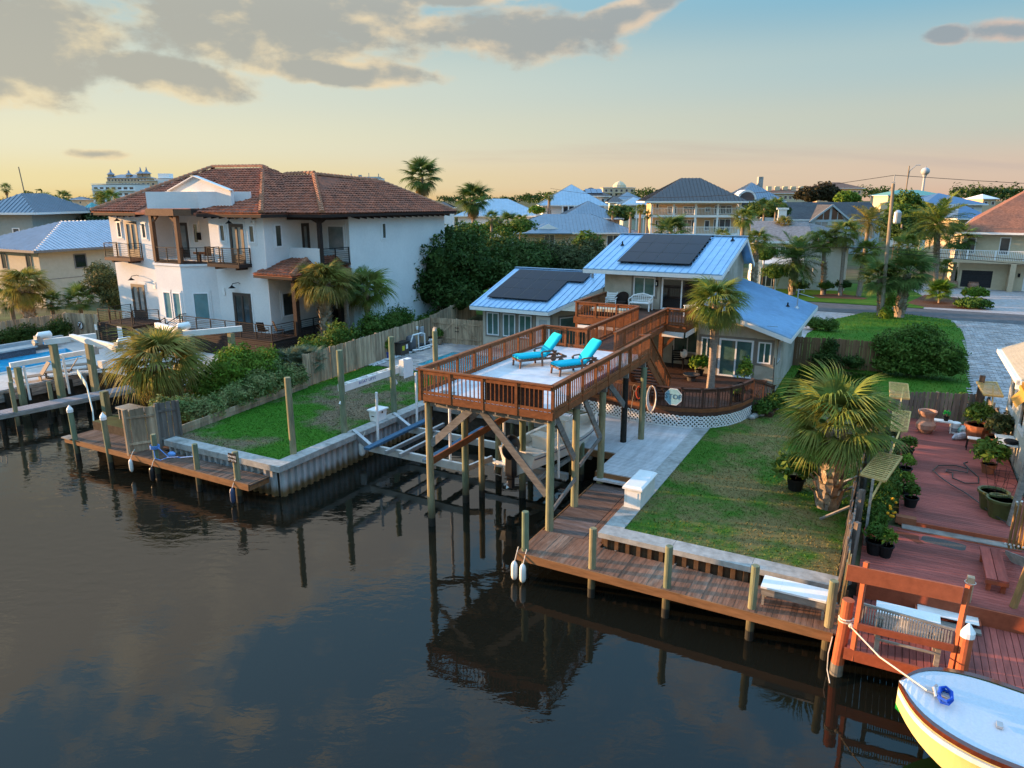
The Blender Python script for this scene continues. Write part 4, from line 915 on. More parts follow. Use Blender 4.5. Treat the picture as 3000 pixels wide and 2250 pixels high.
# ---------------------------------------------------------------- patio deck
t = thing('patio_deck', 'curved brown patio deck with white lattice skirting below the house', 'deck', -3, 15, 1.34)
curve = [(-8.6, 12.0), (-6.6, 11.85), (-4.9, 11.6), (-3.3, 11.3), (-1.8, 11.12), (-.6, 11.22), (.2, 11.5), (.75, 11.9), (1.2, 12.5), (1.55, 13.3), (1.8, 14.35)]
poly = curve + [(1.85, 18.45), (-1.9, 18.45), (-1.9, 20.15), (-8.6, 20.15)]
for a, b in clip_lines(poly, 0, .145): pbeam('plank', t, m_staind, (*a, 2.08), (*b, 2.08), .135, .04)
railing(t, curve, 2.12, 3.08, m_staind, posts=1.3)
for a, b in zip(curve, curve[1:]):
    d = (Vector(b) - Vector(a)).normalized(); n = Vector((d.y, -d.x)) * .05; a2, b2 = Vector(a) + n, Vector(b) + n; e = d * .03
    pbeam('fascia', t, m_stain, (*(a2 - e), 2.13), (*(b2 + e), 2.13), .03, .16); pbeam('fascia', t, m_staind, (*(a2 - n * .3 - e), 1.97), (*(b2 - n * .3 + e), 1.97), .03, .17)
    L = (b2 - a2).length; k = 0; h = .58; s_ = -h
    while s_ < L:
        for sg in (0, 1):
            x0, x1 = s_, s_ + h; z0, z1 = (1.31, 1.31 + h) if sg == 0 else (1.31 + h, 1.31); c0, c1 = max(x0, 0), min(x1, L)
            if c1 - c0 < .06: continue
            q0 = z0 + (z1 - z0) * (c0 - x0) / h; q1 = z0 + (z1 - z0) * (c1 - x0) / h; nn = n * (.5 + .3 * sg)
            p0 = Vector(a) + nn + d * c0; p1 = Vector(a) + nn + d * c1
            pbeam('lattice_strip', t, m_white, (*p0, q0), (*p1, q1), .012, .055)
        s_ += .18
    pbeam('lattice_frame', t, m_white, (*(Vector(a) + n * .7), 1.33), (*(Vector(b) + n * .7), 1.33), .02, .05)
railing(t, [(1.8, 14.4), (2.5, 16.2)], [2.12, 1.5], [3.08, 2.45], m_staind)
for k in range(3): pbox('step', t, m_staind, 1.9 + k * .28, 2.17 + k * .28, 14.6, 16.6, 1.3, 1.92 - k * .2)
# STOP sign, hose and hand-line on the rail
t = thing('stop_sign', 'faded pale blue octagonal STOP sign hung on the patio rail', 'sign', -.92, 11.02, 2.72)
oct_ = lambda r, y: [(-.92 + r * math.cos(rad(22.5 + 45 * k)), y, 2.72 + r * math.sin(rad(22.5 + 45 * k))) for k in range(8)]
mb = MB(); mb.quad(*oct_(.40, 11.02)); 
for k in range(8): a, b = oct_(.40, 11.02), oct_(.40, 11.035); k2 = (k + 1) % 8; mb.quad(a[k2], a[k], b[k], b[k2])
fix(mb.build('border', mat('faded_white', (.60, .66, .68), .6, .08, 9), t)); MB().quad(*oct_(.365, 11.016)).build('face', mat('faded_blue', (.24, .46, .54), .6, .12, 7), t)
text('lettering', 'STOP', t, mat('faded_letter', (.07, .13, .20), .7), (-.92, 11.008, 2.72), .31)
t = thing('hose', 'coiled white hose hanging on the patio rail beside the STOP sign', 'hose', -1.85, 11.0, 2.7)
mb = MB()
for k in range(5): mb.tube([(-1.85 + (.17 + .012 * k) * math.sin(q * .5236), 11.0 - k * .025, 2.62 + (.48 + .03 * k) * math.cos(q * .5236) - .02 * k) for q in range(13)], .02, 6)
mb.build('coil', mat('hose_white', (.62, .6, .58), .6), t, smooth=True)
t = thing('life_ring', 'red and grey rope loop on the patio rail by a landing net', 'rope', -2.45, 11.05, 2.7)
MB().tube([(-2.45 + .13 * math.sin(q * .5236), 11.02, 2.72 + .28 * math.cos(q * .5236)) for q in range(13)], .035, 6).build('loop', mat('red_rope', (.35, .06, .03), .8), t)
t = thing('landing_net', 'landing net with thin handle leaning on the patio rail', 'net', -2.7, 11.0, 1.4)
MB().tube([(-2.85, 10.95, 1.32), (-2.68, 11.02, 2.75)], .016, 5).tube([(-2.66 + .1 * math.sin(q * .7), 11.0, 2.9 + .15 * math.cos(q * .7)) for q in range(10)], .014, 5).build('frame', m_grey, t)
# ---------------------------------------------------------------- furniture
def chair(u, v, z, rot, m, label, w=.56, slats=5, cat='chair', group=None, h=.9):
    t = thing('patio_chair', label, cat, u, v, z, group, rot, local=True)
    for x in (-w / 2, w / 2):
        MB().beam((x, -.28, 0), (x, -.25, .60), .05, .05, (1, 0, 0)).build('leg', m, t); MB().beam((x, .25, 0), (x, .34, h), .05, .05, (1, 0, 0)).build('leg', m, t)
        MB().beam((x, -.32, .60), (x, .3, .62), .07, .035).build('armrest', m, t)
    for k in range(slats):
        y = -.26 + k * .11; MB().box(-w / 2, w / 2, y, y + .09, .40 - .012 * k, .425 - .012 * k).build('slat', m, t)
    for k in range(4): z0 = .46 + k * .115; MB().beam((-w / 2, .27 + k * .02, z0), (w / 2, .27 + k * .02, z0), .025, .09).build('back_slat', m, t)
    return t
chair(-7.35, 20.4, 4.9, rad(12), m_white, 'white slatted armchair at the left end of the balcony')
t = thing('wicker_chair', 'dark brown round backed wicker chair on the balcony', 'chair', -6.75, 20.45, 4.9, None, 0, local=True)
mw = mat('wicker', (.035, .024, .02), .8, .3, 40, bump=.6)
sh_ = MB()
for k in range(9):
    a0, a1 = rad(-15 + k * 23), rad(-15 + (k + 1) * 23); f0 = .62 + .32 * math.sin(max(0, a0)); f1 = .62 + .32 * math.sin(max(0, min(a1, math.pi)))
    p = lambda a, r, z: (r * math.cos(a), r * math.sin(a), z)
    sh_.quad(p(a0, .34, .05), p(a1, .34, .05), p(a1, .40, f1), p(a0, .40, f0)).quad(p(a1, .30, .05), p(a0, .30, .05), p(a0, .36, f0), p(a1, .36, f1)).quad(p(a0, .36, f0), p(a0, .40, f0), p(a1, .40, f1), p(a1, .36, f1))
sh_.build('back', mw, t); MB().lathe((0, 0, 0), [(.3, .1), (.3, .4), (.2, .43)], 12).build('seat', mw, t)
for x, y in ((-.25, -.2), (.25, -.2), (-.25, .25), (.25, .25)): MB().box(x - .025, x + .025, y - .025, y + .025, 0, .2).build('leg', mw, t)
t = thing('white_bench', 'white openwork two seat bench below the balcony window', 'bench', -5.6, 20.35, 4.9, None, 0, local=True)
for x in (-.6, .6):
    MB().beam((x, -.3, 0), (x * .96, -.22, .45), .06, .06, (1, 0, 0)).build('leg', m_white, t); MB().beam((x, .3, 0), (x, .32, .75), .06, .06, (1, 0, 0)).build('leg', m_white, t)
    MB().tube([(x, -.28, .45), (x, -.3, .64), (x, .0, .68), (x, .3, .72)], .03, 6).build('armrest', m_white, t)
MB().box(-.62, .62, -.28, .28, .41, .45).build('seat', m_white, t)
bk = MB().tube([(-.6, .33, .75), (-.3, .34, .86), (0, .34, .92), (.3, .34, .86), (.6, .33, .75)], .035, 6).beam((-.6, .32, .5), (.6, .32, .5), .03, .04)
for k in range(9): bk.beam((-.5 + k * .125, .33, .5), (-.5 + k * .125, .34, .84), .02, .02)
for k in range(3): bk.beam((-.55, .33, .57 + k * .09), (.55, .33, .57 + k * .09), .02, .02)
bk.build('back', m_white, t)
chair(-2.45, 19.2, 4.9, rad(-60), m_white, 'white plastic chair behind the right balcony rail', w=.5)
t = thing('outdoor_sofa', 'low outdoor sofa with cream cushions behind the left balcony rail', 'sofa', -6.4, 17.5, 4.9, None, 0, local=True)
MB().box(-.95, .95, -.38, .38, .1, .28).build('frame', mw, t)
for k in range(3): MB().box(-.93 + k * .625, -.33 + k * .625, -.36, .36, .28, .42).build('cushion', mat('cream_cushion', (.50, .45, .33), .9), t)
chair(-3.0, 19.3, 2.12, rad(20), m_black, 'black rocking chair in the shaded recess under the balcony', h=1.1)
t = thing('side_table', 'small round dark table in the patio recess', 'table', -2.3, 19.3, 2.12)
MB().lathe((-2.3, 19.3, 2.12), [(.33, .52), (.33, .55), (.02, .555)], 14).build('top', m_black, t)
for k in range(3): MB().tube([(-2.3 + .25 * math.cos(k * 2.1), 19.3 + .25 * math.sin(k * 2.1), 2.12), (-2.3 + .1 * math.cos(k * 2.1), 19.3 + .1 * math.sin(k * 2.1), 2.66)], .02, 5).build('leg', m_black, t)
t = thing('white_buoy', 'rounded white ornament beside the small patio table', 'ornament', -2.55, 18.75, 2.12)
MB().ball((-2.55, 18.75, 3.0), .24, 10, 8, (.85, .85, 1.05)).build('body', m_white, t, smooth=True); MB().tube([(-2.55, 18.75, 2.12), (-2.55, 18.75, 2.8)], .05, 6).build('stand', m_black, t); MB().ball((-2.62, 18.58, 3.2), .08, 6, 5).build('knob', m_blackp, t)
t = thing('fire_bowl', 'shallow dark fire bowl on the patio behind the stair', 'fire bowl', -1.55, 16.6, 2.12)
MB().lathe((-1.55, 16.6, 2.12), [(.2, 0), (.22, .18), (.42, .3), (.42, .34), (.34, .33), (.1, .25)], 14).build('bowl', mat('bowl_clay', (.07, .06, .055), .7), t)

# ---------------------------------------------------------------- wooden fences
def fence(owner, p0, p1, z0, h, m, w=.14, gap=.006, posts=2.3, back=1, jit=.02, z1=None, top='dog'):
    """individual pickets with rails and posts behind"""
    a, b = Vector(p0), Vector(p1); L = (b - a).length; d = (b - a) / L; n = Vector((d.y, -d.x)) * back; s_ = 0; ang = math.atan2(d.y, d.x)
    key = ('picket', m.name, w, round(h, 2))
    if key not in CACHE:
        hw = w / 2 - gap; c = .035 if top == 'dog' else .0
        mb = MB(); pr_ = [(-hw, 0), (hw, 0), (hw, h - c), (hw - c, h), (-hw + c, h), (-hw, h - c)] if c else [(-hw, 0), (hw, 0), (hw, h), (-hw, h)]
        ext_v(mb, pr_, -.011, .011); o_ = mb.mesh('picket', m); CACHE[key] = o_
    while s_ < L - w * .4:
        p = a + d * (s_ + w / 2); place('picket', CACHE[key], owner, (p.x, p.y, z0 + R.uniform(-jit, jit)), (R.uniform(-.012, .012), R.uniform(-.012, .012), ang)); s_ += w
    k = max(1, round(L / posts))
    for j in range(k + 1): p = a + d * (L * j / k) - n * .07; pbeam('post', owner, m, (p.x, p.y, z0 - .1), (p.x, p.y, z0 + h + .02), .1, .1)
    for zz in (.35, h - .35): p = a - n * .035; q = b - n * .035; pbeam('rail', owner, m, (p.x, p.y, z0 + zz), (q.x, q.y, z0 + zz), .04, .09)
t = thing('fence', 'long brown picket fence climbing between the left lawn and the villa', 'fence', -20.5, 15, 1.3)
fence(t, (-19.9, 8.6), (-21.0, 21.9), 1.36, 1.75, m_cedar)
t = thing('fence_gate', 'double brown picket gate at the back of the pool terrace', 'gate', -19.2, 22.2, 1.3)
fence(t, (-21.0, 21.95), (-17.15, 22.4), 1.36, 1.72, m_cedar, posts=1.9, back=-1)
for a, b in (((-20.8, 21.93, 1.6), (-19.3, 22.1, 2.85)), ((-17.4, 22.32, 1.6), (-18.9, 22.14, 2.85))): pbeam('brace', t, m_cedar, a, b, .03, .1)
pbox('hinge', t, m_black, -19.2, -18.9, 22.05, 22.1, 2.2, 2.25); pbox('hinge', t, m_black, -19.2, -18.9, 22.05, 22.1, 2.45, 2.5)
t = thing('fence', 'brown board fence running behind the dark trees', 'fence', -24, 30, 1.3); fence(t, (-21.05, 22.0), (-24.4, 33.5), 1.4, 1.8, m_cedar)
t = thing('fence', 'brown board fence from the house corner toward the front lawn', 'fence', 4.4, 26.6, 1.3); fence(t, (2.15, 26.3), (6.9, 26.9), 1.34, 1.75, mat('fence_red_brown', (.20, .115, .065), .85, .2, 9, (1, 1, 7), rand=.2, bump=.3))
t = thing('screen_fence', 'short privacy screen of brown and grey boards on the left dock', 'fence', -19.4, -.6, .9)
fence(t, (-19.95, -1.55), (-19.35, -.55), .92, 1.82, m_cedar, .19, .004, back=-1, top='flat'); fence(t, (-19.34, -.53), (-18.95, .2), .95, 1.9, m_cedarg, .19, .004, back=-1, top='flat')
# pool equipment
t = thing('pool_heater', 'brown pool heater box with a yellow sticker on the gravel', 'pool equipment', -20.5, 17.6, 1.34)
MB().box(-20.85, -20.15, 17.2, 18.05, 1.36, 2.12).build('cabinet', mat('brown_enclosure', (.075, .06, .05), .6), t); MB().box(-20.9, -20.1, 17.15, 18.1, 2.12, 2.18).build('lid', m_blackp, t); MB().box(-20.15, -20.14, 17.35, 17.6, 1.65, 1.95).build('sticker', mat('yellow_sticker', (.65, .55, .05), .6), t); MB().box(-20.15, -20.14, 17.75, 17.95, 1.7, 2.0).build('sticker', m_white, t)
t = thing('pool_filter', 'grey pool filter tank with white pipes against the fence', 'pool equipment', -20.5, 18.9, 1.34)
MB().lathe((-20.55, 18.8, 1.36), [(.2, 0), (.34, .1), (.36, .7), (.28, .95), (.08, 1.02)], 14).build('tank', mat('filter_grey', (.10, .105, .115), .5), t, smooth=True)
MB().tube([(-20.3, 18.5, 2.0), (-20.2, 18.6, 2.45), (-20.2, 19.5, 2.45), (-20.2, 19.9, 2.35), (-20.2, 19.9, 1.6)], .05, 8).tube([(-20.2, 19.2, 2.45), (-20.2, 19.2, 1.5), (-20.1, 20.6, 1.5)], .05, 8).tube([(-20.1, 18.4, 1.5), (-20.0, 19.2, 1.42), (-20.0, 20.2, 1.42)], .05, 8).build('pipe', m_white, t)
MB().ball((-20.4, 19.7, 1.55), .22, 8, 6, (1, 1.2, .9)).ball((-20.4, 20.4, 1.55), .22, 8, 6, (1, 1.2, .9)).build('pump', m_blackp, t)
t = thing('pipe_manifold', 'tangle of white pipes and valves at the end of the gravel', 'pool equipment', -20.35, 21.0, 1.34)
mp = MB()
for k in range(4): mp.tube([(-20.5, 20.8 + k * .12, 1.4), (-20.5, 20.8 + k * .12, 1.7 + .1 * (k % 2)), (-20.2, 20.9 + k * .12, 1.75)], .045, 6)
mp.build('pipe', m_white, t); MB().box(-20.6, -20.4, 20.9, 21.1, 1.8, 1.95).build('valve', m_blackp, t)
t = thing('electric_box', 'grey electric meter box fixed on the fence corner', 'meter box', -20.6, 20.3, 2.1)
MB().box(-20.75, -20.62, 20.1, 20.45, 2.1, 2.7).build('cabinet', mat('box_grey', (.33, .34, .35), .5), t); MB().box(-20.74, -20.65, 19.7, 19.85, 2.6, 2.8).build('meter', m_white, t)
# ---------------------------------------------------------------- barrel tile roofs
TILE_LEFT = [300]
def tiles(owner, polys, m, w=.30, ex=.40):
    """real tiles over roof slopes; polygons start with their eave edge"""
    allt = []
    for poly in polys:
        a, b = Vector(poly[0]), Vector(poly[1]); s = (b - a).normalized(); pz = plane_z(poly)
        g = Vector((-s.y, s.x)); c = sum((Vector(p) for p in poly), Vector()) / len(poly)
        if (c - a).xy.dot(g) < 0: g = -g
        rise = pz(a.x + g.x, a.y + g.y) - a.z; t = Vector((g.x, g.y, rise)).normalized(); n = s.cross(t)
        if n.z < 0: n = -n
        L = max((Vector(p) - a).dot(t) for p in poly); ss = [(Vector(p) - a).dot(s) for p in poly]; r_ = 0
        k = 0
        while k * ex < L:
            x = min(ss) + w / 2
            while x < max(ss):
                p = a + s * x + t * (k * ex + ex * .5)
                if inpoly(p.x, p.y, poly): allt.append((a + s * x + t * (k * ex), s, t, n))
                x += w
            k += 1
    cp = Vector(toUV(0, 0)).to_3d() + Vector((0, 0, 11)); allt.sort(key=lambda q: (q[0] - cp).length)
    prof = [(-.15, .0), (-.105, .055), (0, .085), (.105, .055), (.15, .0)]
    key = ('tile', m.name)
    if key not in CACHE:
        mb = MB()
        lo = [(x, -.03, z + .055) for x, z in prof]; hi = [(x, ex + .02, z) for x, z in prof]
        for i in range(4): mb.quad(lo[i], lo[i + 1], hi[i + 1], hi[i])
        mb.quad(*[(x, -.03, max(0, z - .0)) for x, _, z in lo][::-1])
        CACHE[key] = mb.mesh('roof_tile', m)
    n_ = TILE_LEFT[0]; near, rest = allt[:n_], allt[n_:]; TILE_LEFT[0] -= len(near)
    for p, s, t, n in near:
        mt = Matrix((s, t, n)).transposed(); place('roof_tile', CACHE[key], owner, p + n * R.uniform(0, .01), mt.to_euler())
    if rest:
        V = []; F = []
        for p, s, t, n in rest:
            i = len(V); j = R.uniform(0, .012)
            for x, z in prof: V.append(p + s * x - t * .03 + n * (z + .055 + j))
            for x, z in prof: V.append(p + s * x + t * (ex + .02) + n * (z + j))
            F += [(i + q, i + q + 1, i + q + 6, i + q + 5) for q in range(4)]
        b0 = Vector(BASE[owner]); me = np_mesh('tile_field', np.array([tuple(q - b0) for q in V]), np.array(F), m)
        o = bpy.data.objects.new('tile_field', me); COL.objects.link(o); o.parent = owner; o['kind'] = 'stuff'; BASE[o] = tuple(b0)
def hip_caps(owner, m, lines, w=.17, ex=.36):
    for a, b in lines:
        a, b = Vector(a), Vector(b); d = b - a; L = d.length; d /= L; n = int(L / ex); side = d.cross(Vector((0, 0, 1))).normalized(); up = side.cross(d)
        key = ('cap', m.name)
        if key not in CACHE:
            mb = MB(); pr = [(w * math.cos(q), w * 1.0 * math.sin(q)) for q in (rad(-5), rad(40), rad(90), rad(140), rad(185))]
            lo = [(x * 1.12, -.03, z * 1.12 + .03) for x, z in pr]; hi = [(x, ex, z) for x, z in pr]
            for i in range(4): mb.quad(lo[i], lo[i + 1], hi[i + 1], hi[i])
            mb.quad(*lo[::-1]); CACHE[key] = mb.mesh('ridge_tile', m)
        for k in range(n):
            p = a + d * (k * ex); place('ridge_tile', CACHE[key], owner, p, Matrix((side, d, up)).transposed().to_euler())
def hrail(owner, pts, z0, h, m, sp=1.3, bars=7, zs=None):
    for i in range(len(pts) - 1):
        a, b = Vector(pts[i]), Vector(pts[i + 1]); L = (b - a).length; k = max(1, round(L / sp)); za = zs[i] if zs else z0; zb = zs[i + 1] if zs else z0
        for j in range(k + 1):
            if j == k and i < len(pts) - 2: continue
            p = a + (b - a) * (j / k); z = za + (zb - za) * j / k; pbeam('post', owner, m, (*p, z), (*p, z + h), .05, .05)
        pbeam('top_rail', owner, m, (*a, za + h), (*b, zb + h), .07, .04)
        for q in range(bars): pbeam('bar', owner, m, (*a, za + .08 + (h - .1) * q / bars), (*b, zb + .08 + (h - .1) * q / bars), .018, .02)
# ---------------------------------------------------------------- villa
m_stucco = mat('white_stucco', (.76, .755, .74), .9, .03, 7, bump=.15, bscale=30, col2=(.70, .70, .69), big=.25)
m_tile = mat('terracotta_tile', (.34, .115, .065), .85, .16, 4, rand=.2, col2=(.21, .09, .06), big=1.6)
m_dwood = mat('dark_brown_wood', (.042, .030, .026), .75, .15, 10, (3, 3, 1))
m_tanw = mat('timber_brown', (.16, .09, .055), .75, .15, 10)
m_doorb = mat('bronze_door', (.055, .042, .036), .5, .1, 5)
m_gvil = mat('villa_glass', (.05, .06, .06), .07, .3, .8, spec=.8)
m_gpale = mat('curtained_glass', (.20, .24, .24), .1, .15, 1.4, spec=.7, col2=(.28, .26, .24), big=.7)
m_gblue = mat('shade_glass', (.12, .25, .27), .08, .15, 1.1, spec=.7, col2=(.2, .28, .28), big=.6)
VL = thing('villa', 'white stucco villa with red barrel tile roof and dark balconies', 'villa', -35, 20, 1.3)
wl = MB(); wl.box(-43.5, -28.1, 14.2, 27.5, 1.0, 6.99)
wl.box(-43.5, -38.72, 14.2, 27.5, 6.99, 10.0).box(-33.08, -28.1, 14.2, 27.5, 6.99, 10.0).box(-38.72, -33.08, 15.75, 27.5, 6.99, 10.0)
wl.box(-31, -25.3, 18.9, 30.3, 1.0, 9.86)
wl.prism([(-38.85, 14.22), (-37.1, 12.8), (-34.5, 12.8), (-32.75, 14.22)], 1.0, 6.72)
wl.box(-28.12, -25.5, 16.2, 16.4, 6.2, 7.95)
wl.build('wall', m_stucco, VL)
MB().prism([(-38.95, 14.19), (-37.15, 12.72), (-34.45, 12.72), (-32.65, 14.19)], 6.72, 6.86).build('ledge', m_stucco, VL)
MB().prism([(-38.7, 15.7), (-38.8, 14.18), (-37.1, 12.85), (-34.5, 12.85), (-32.8, 14.18), (-33.1, 15.7)], 6.86, 6.95).build('balcony_floor', m_dwood, VL)
MB().box(-28.1, -25.3, 16.4, 18.9, 6.8, 6.9).build('balcony_floor', m_dwood, VL)
# roofs
A1 = [(-44.3, 13.45, 10.12), (-27.4, 13.45, 10.12), (-34.9, 21, 13.22), (-40.3, 21, 13.28)]
B1 = [(-27.4, 13.45, 10.12), (-27.4, 28.4, 10.12), (-34.9, 21, 13.22)]
C1 = [(-44.3, 28.4, 10.12), (-44.3, 13.45, 10.12), (-40.3, 21, 13.28)]
A2 = [(-36, 15.65, 10.10), (-24.55, 15.65, 10.10), (-30.2, 21.2, 12.68), (-36, 21.2, 12.68)]
B2 = [(-24.55, 15.65, 10.10), (-24.55, 30.95, 10.0), (-30.2, 28.4, 12.40), (-30.2, 21.2, 12.68)]
C2 = [(-36, 30.95, 10), (-24.55, 30.95, 10), (-30.2, 28.4, 12.4)]
rf = MB()
for p in (A1, B1, C1, [(-44.3, 28.4, 10.12), (-27.4, 28.4, 10.12), (-34.9, 21, 13.22), (-40.3, 21, 13.28)], A2, B2, C2, [(-30.2, 21.2, 12.68), (-30.2, 28.4, 12.4), (-36, 28.4, 10.1), (-36, 21.2, 10.1)]): rf.slab(p, .14)
rfo = rf.build('roof', m_tile, VL)
A2v = [(-29.2, 15.65, 10.10), A2[1], A2[2], (-34.6, 21.2, 12.68)]
B1v = [B1[0], (-27.4, 15.7, 10.12), (-33.0, 21.2, 12.6), B1[2]]
A1a = [A1[0], (-39.4, 13.45, 10.12), (-39.4, 15.6, 11.0), (-37.4, 18.6, 12.2), (-36.8, 21, 13.25), A1[3]]
A1b = [(-33.2, 13.45, 10.12), A1[1], A1[2], (-36.8, 21, 13.25), (-37.4, 18.6, 12.2), (-33.2, 16.0, 11.16)]
PORCH = [[(-28.6, 13.5, 6.42), (-25.3, 13.5, 6.42), (-26.6, 16.2, 7.25), (-28.1, 16.2, 7.25)], [(-25.3, 13.5, 6.42), (-25.3, 18.9, 6.42), (-26.6, 18.9, 7.25), (-26.6, 16.2, 7.25)]]
tiles(rfo, [A1a, A1b, B1v, A2v, B2, C1], m_tile)
pr_ = MB()
for p in PORCH: pr_.slab(p, .12)
pro = pr_.build('roof', m_tile, VL); TILE_LEFT[0] = 120; tiles(pro, PORCH, m_tile)
m_cap = mat('ridge_tile_clay', (.36, .17, .10), .85, .15, 5, rand=.2)
hip_caps(rfo, m_cap, [((-27.45, 13.5, 10.2), (-34.9, 21, 13.28)), ((-24.6, 15.7, 10.18), (-30.2, 21.2, 12.74)), ((-40.3, 21, 13.34), (-34.9, 21, 13.28)), ((-44.25, 13.5, 10.2), (-40.3, 21, 13.34)), ((-30.2, 21.2, 12.66), (-30.2, 28.4, 12.36)), ((-24.6, 30.9, 10.04), (-30.2, 28.4, 12.38)), ((-30.2, 21.2, 12.74), (-33.2, 21.2, 12.7))])
hip_caps(pro, m_cap, [((-25.35, 13.55, 6.48), (-26.6, 16.2, 7.3))])
ev = MB()
for a, b in (((-44.3, 13.47), (-39.4, 13.47)), ((-33.2, 13.47), (-27.4, 13.47)), ((-27.42, 13.4), (-27.42, 15.6)), ((-27.5, 15.67), (-24.55, 15.67)), ((-24.57, 15.6), (-24.57, 30.9)), ((-44.28, 13.4), (-44.28, 20))): ev.beam((*a, 9.98), (*b, 9.98), .05, .18)
ev.beam((-28.6, 13.52, 6.3), (-25.3, 13.52, 6.3), .05, .16).beam((-25.32, 13.5, 6.3), (-25.32, 18.8, 6.3), .05, .16)
ev.build('eave_board', m_dwood, VL)
for k in range(7): pbeam('rafter_tail', VL, m_dwood, (-43.6 + k * .68, 13.5, 9.86), (-43.6 + k * .68, 14.2, 9.98), .09, .14)
for k in range(7): pbeam('rafter_tail', VL, m_dwood, (-32.6 + k * .72, 13.5, 9.86), (-32.6 + k * .72, 14.2, 9.98), .09, .14)
for k in range(16): pbeam('rafter_tail', VL, m_dwood, (-24.6, 19.2 + k * .72, 9.78), (-25.3, 19.2 + k * .72, 9.9), .09, .14)
# gable and parapet over the bay
fix(ext_v(MB(), [(-37.2, 10.4), (-37.2, 11.5), (-36.75, 11.5), (-34.05, 12.42), (-30.9, 11.5), (-30.9, 10.4)], 14.35, 14.6).build('gable', m_stucco, VL))
pp = MB(); pp.beam((-36.85, 12.7, 10.93), (-33.25, 14.65, 10.93), .25, 1.06).beam((-33.35, 13.9, 10.93), (-30.4, 15.5, 10.93), .25, 1.06); pp.build('parapet', m_stucco, VL)
for a, b in (((-36.75, 14.34, 11.53), (-34.05, 14.34, 12.45)), ((-34.05, 14.34, 12.45), (-30.8, 14.34, 11.53))): pbeam('coping', VL, m_stucco, a, b, .34, .06)
bm_ = MB().prism([(-38.7, 15.7), (-38.85, 14.1), (-37.15, 12.7), (-34.45, 12.7), (-32.6, 14.1), (-33.1, 15.7)], 10.02, 10.36); bm_.build('canopy', m_dwood, VL)
pbeam('beam', VL, m_tanw, (-37.2, 12.78, 10.16), (-34.4, 12.78, 10.16), .22, .42)
pbeam('beam', VL, m_tanw, (-34.45, 12.8, 10.16), (-32.8, 14.1, 10.16), .2, .42)
for u in (-37.0, -34.55): pbeam('post', VL, m_tanw, (u, 12.95, 6.95), (u, 12.95, 9.96), .26, .26)
for a, b in (((-36.87, 12.95, 9.6), (-36.4, 12.95, 9.95)), ((-34.68, 12.95, 9.6), (-35.15, 12.95, 9.95))): pbeam('bracket', VL, m_tanw, a, b, .16, .18)
pbeam('post', VL, m_dwood, (-25.5, 16.35, 6.9), (-25.5, 16.35, 9.95), .24, .24)
pbeam('beam', VL, m_dwood, (-28.1, 16.3, 9.86), (-25.4, 16.3, 9.86), .2, .3); pbeam('beam', VL, m_dwood, (-25.45, 16.3, 9.86), (-25.45, 18.9, 9.86), .2, .3)
pbeam('bracket', VL, m_dwood, (-26.2, 16.34, 9.85), (-25.6, 16.34, 9.6), .16, .16); pbeam('bracket', VL, m_dwood, (-25.5, 17.0, 9.85), (-25.5, 16.5, 9.6), .16, .16)
for u, v, z0 in ((-26.0, 14.35, 1.3), (-25.7, 18.1, 1.3)): pbeam('post', VL, m_dwood, (u, v, z0), (u, v, 6.4), .3, .3)
pbeam('beam', VL, m_dwood, (-28.1, 13.75, 6.28), (-25.5, 13.75, 6.28), .2, .2)
# openings
def fdoor(u0, v, w, z0, z1, ang=0, cols=2, gm=None): return win(VL, (u0, v), ang, w, z0, z1, m_doorb, gm or m_gvil, cols, fw=.20, dep=.06, name='door', low=.35, trim=m_stucco, tw=.14)
def wwin(u0, v, w, z0, z1, ang=0, cols=1, gm=None): return win(VL, (u0, v), ang, w, z0, z1, m_vinyl, gm or m_gvil, cols, fw=.09, dep=.06, trim=m_stucco, tw=.13)
wwin(-42.68, 14.2, .5, 8.3, 9.45); wwin(-39.95, 14.2, .5, 8.3, 9.42); fdoor(-41.74, 14.2, 1.33, 7.0, 9.48, gm=m_gpale)
wwin(-32.05, 14.2, .5, 8.3, 9.43); wwin(-29.4, 14.2, .52, 8.3, 9.43); fdoor(-31.15, 14.2, 1.28, 7.0, 9.47, gm=m_gpale)
fdoor(-38.2, 15.75, 1.05, 7.0, 9.4, cols=1, gm=m_gpale); fdoor(-34.9, 15.75, 1.4, 7.0, 9.4); wwin(-36.6, 15.75, .55, 8.0, 9.4)
fdoor(-41.95, 14.2, 1.5, 2.6, 5.05, gm=m_gpale); fdoor(-31.4, 14.2, 1.64, 2.6, 5.06)
wwin(-36.55, 12.8, .82, 3.1, 5.0, gm=m_gblue); wwin(-35.60, 12.8, .82, 3.1, 5.0, gm=m_gblue)
ang_ = math.atan2(14.2 - 12.8, -32.75 + 34.5); wwin(-34.5 + .55 * math.cos(ang_), 12.8 + .55 * math.sin(ang_), 1.05, 3.1, 5.0, ang_, gm=m_gblue)
wwin(-28.1, 15.05, .62, 8.0, 9.45, rad(90)); fdoor(-28.1, 17.4, .7, 6.95, 9.45, rad(90), 1, m_gpale)
wwin(-27.2, 18.9, 1.5, 7.6, 9.3, gm=m_gpale); wwin(-25.3, 22.3, .5, 8.25, 9.4, rad(90))
wwin(-28.1, 15.2, 1.05, 3.5, 5.1, rad(90)); wwin(-27.6, 18.9, .9, 3.6, 5.0)
for u, v, z in ((-41.9, 14.2, 9.72), (-30.6, 14.2, 9.72), (-41.2, 14.2, 5.6), (-30.9, 14.2, 5.62)):
    MB().tube([(u + .25, v, z + .05), (u + .2, v - .12, z + .12), (u - .05, v - .35, z + .06), (u - .08, v - .4, z - .05)], .022, 5).lathe((u - .08, v - .4, z - .22), [(.24, 0), (.14, .07), (.06, .14), (.04, .18)], 10).build('gooseneck_lamp', m_black, VL)
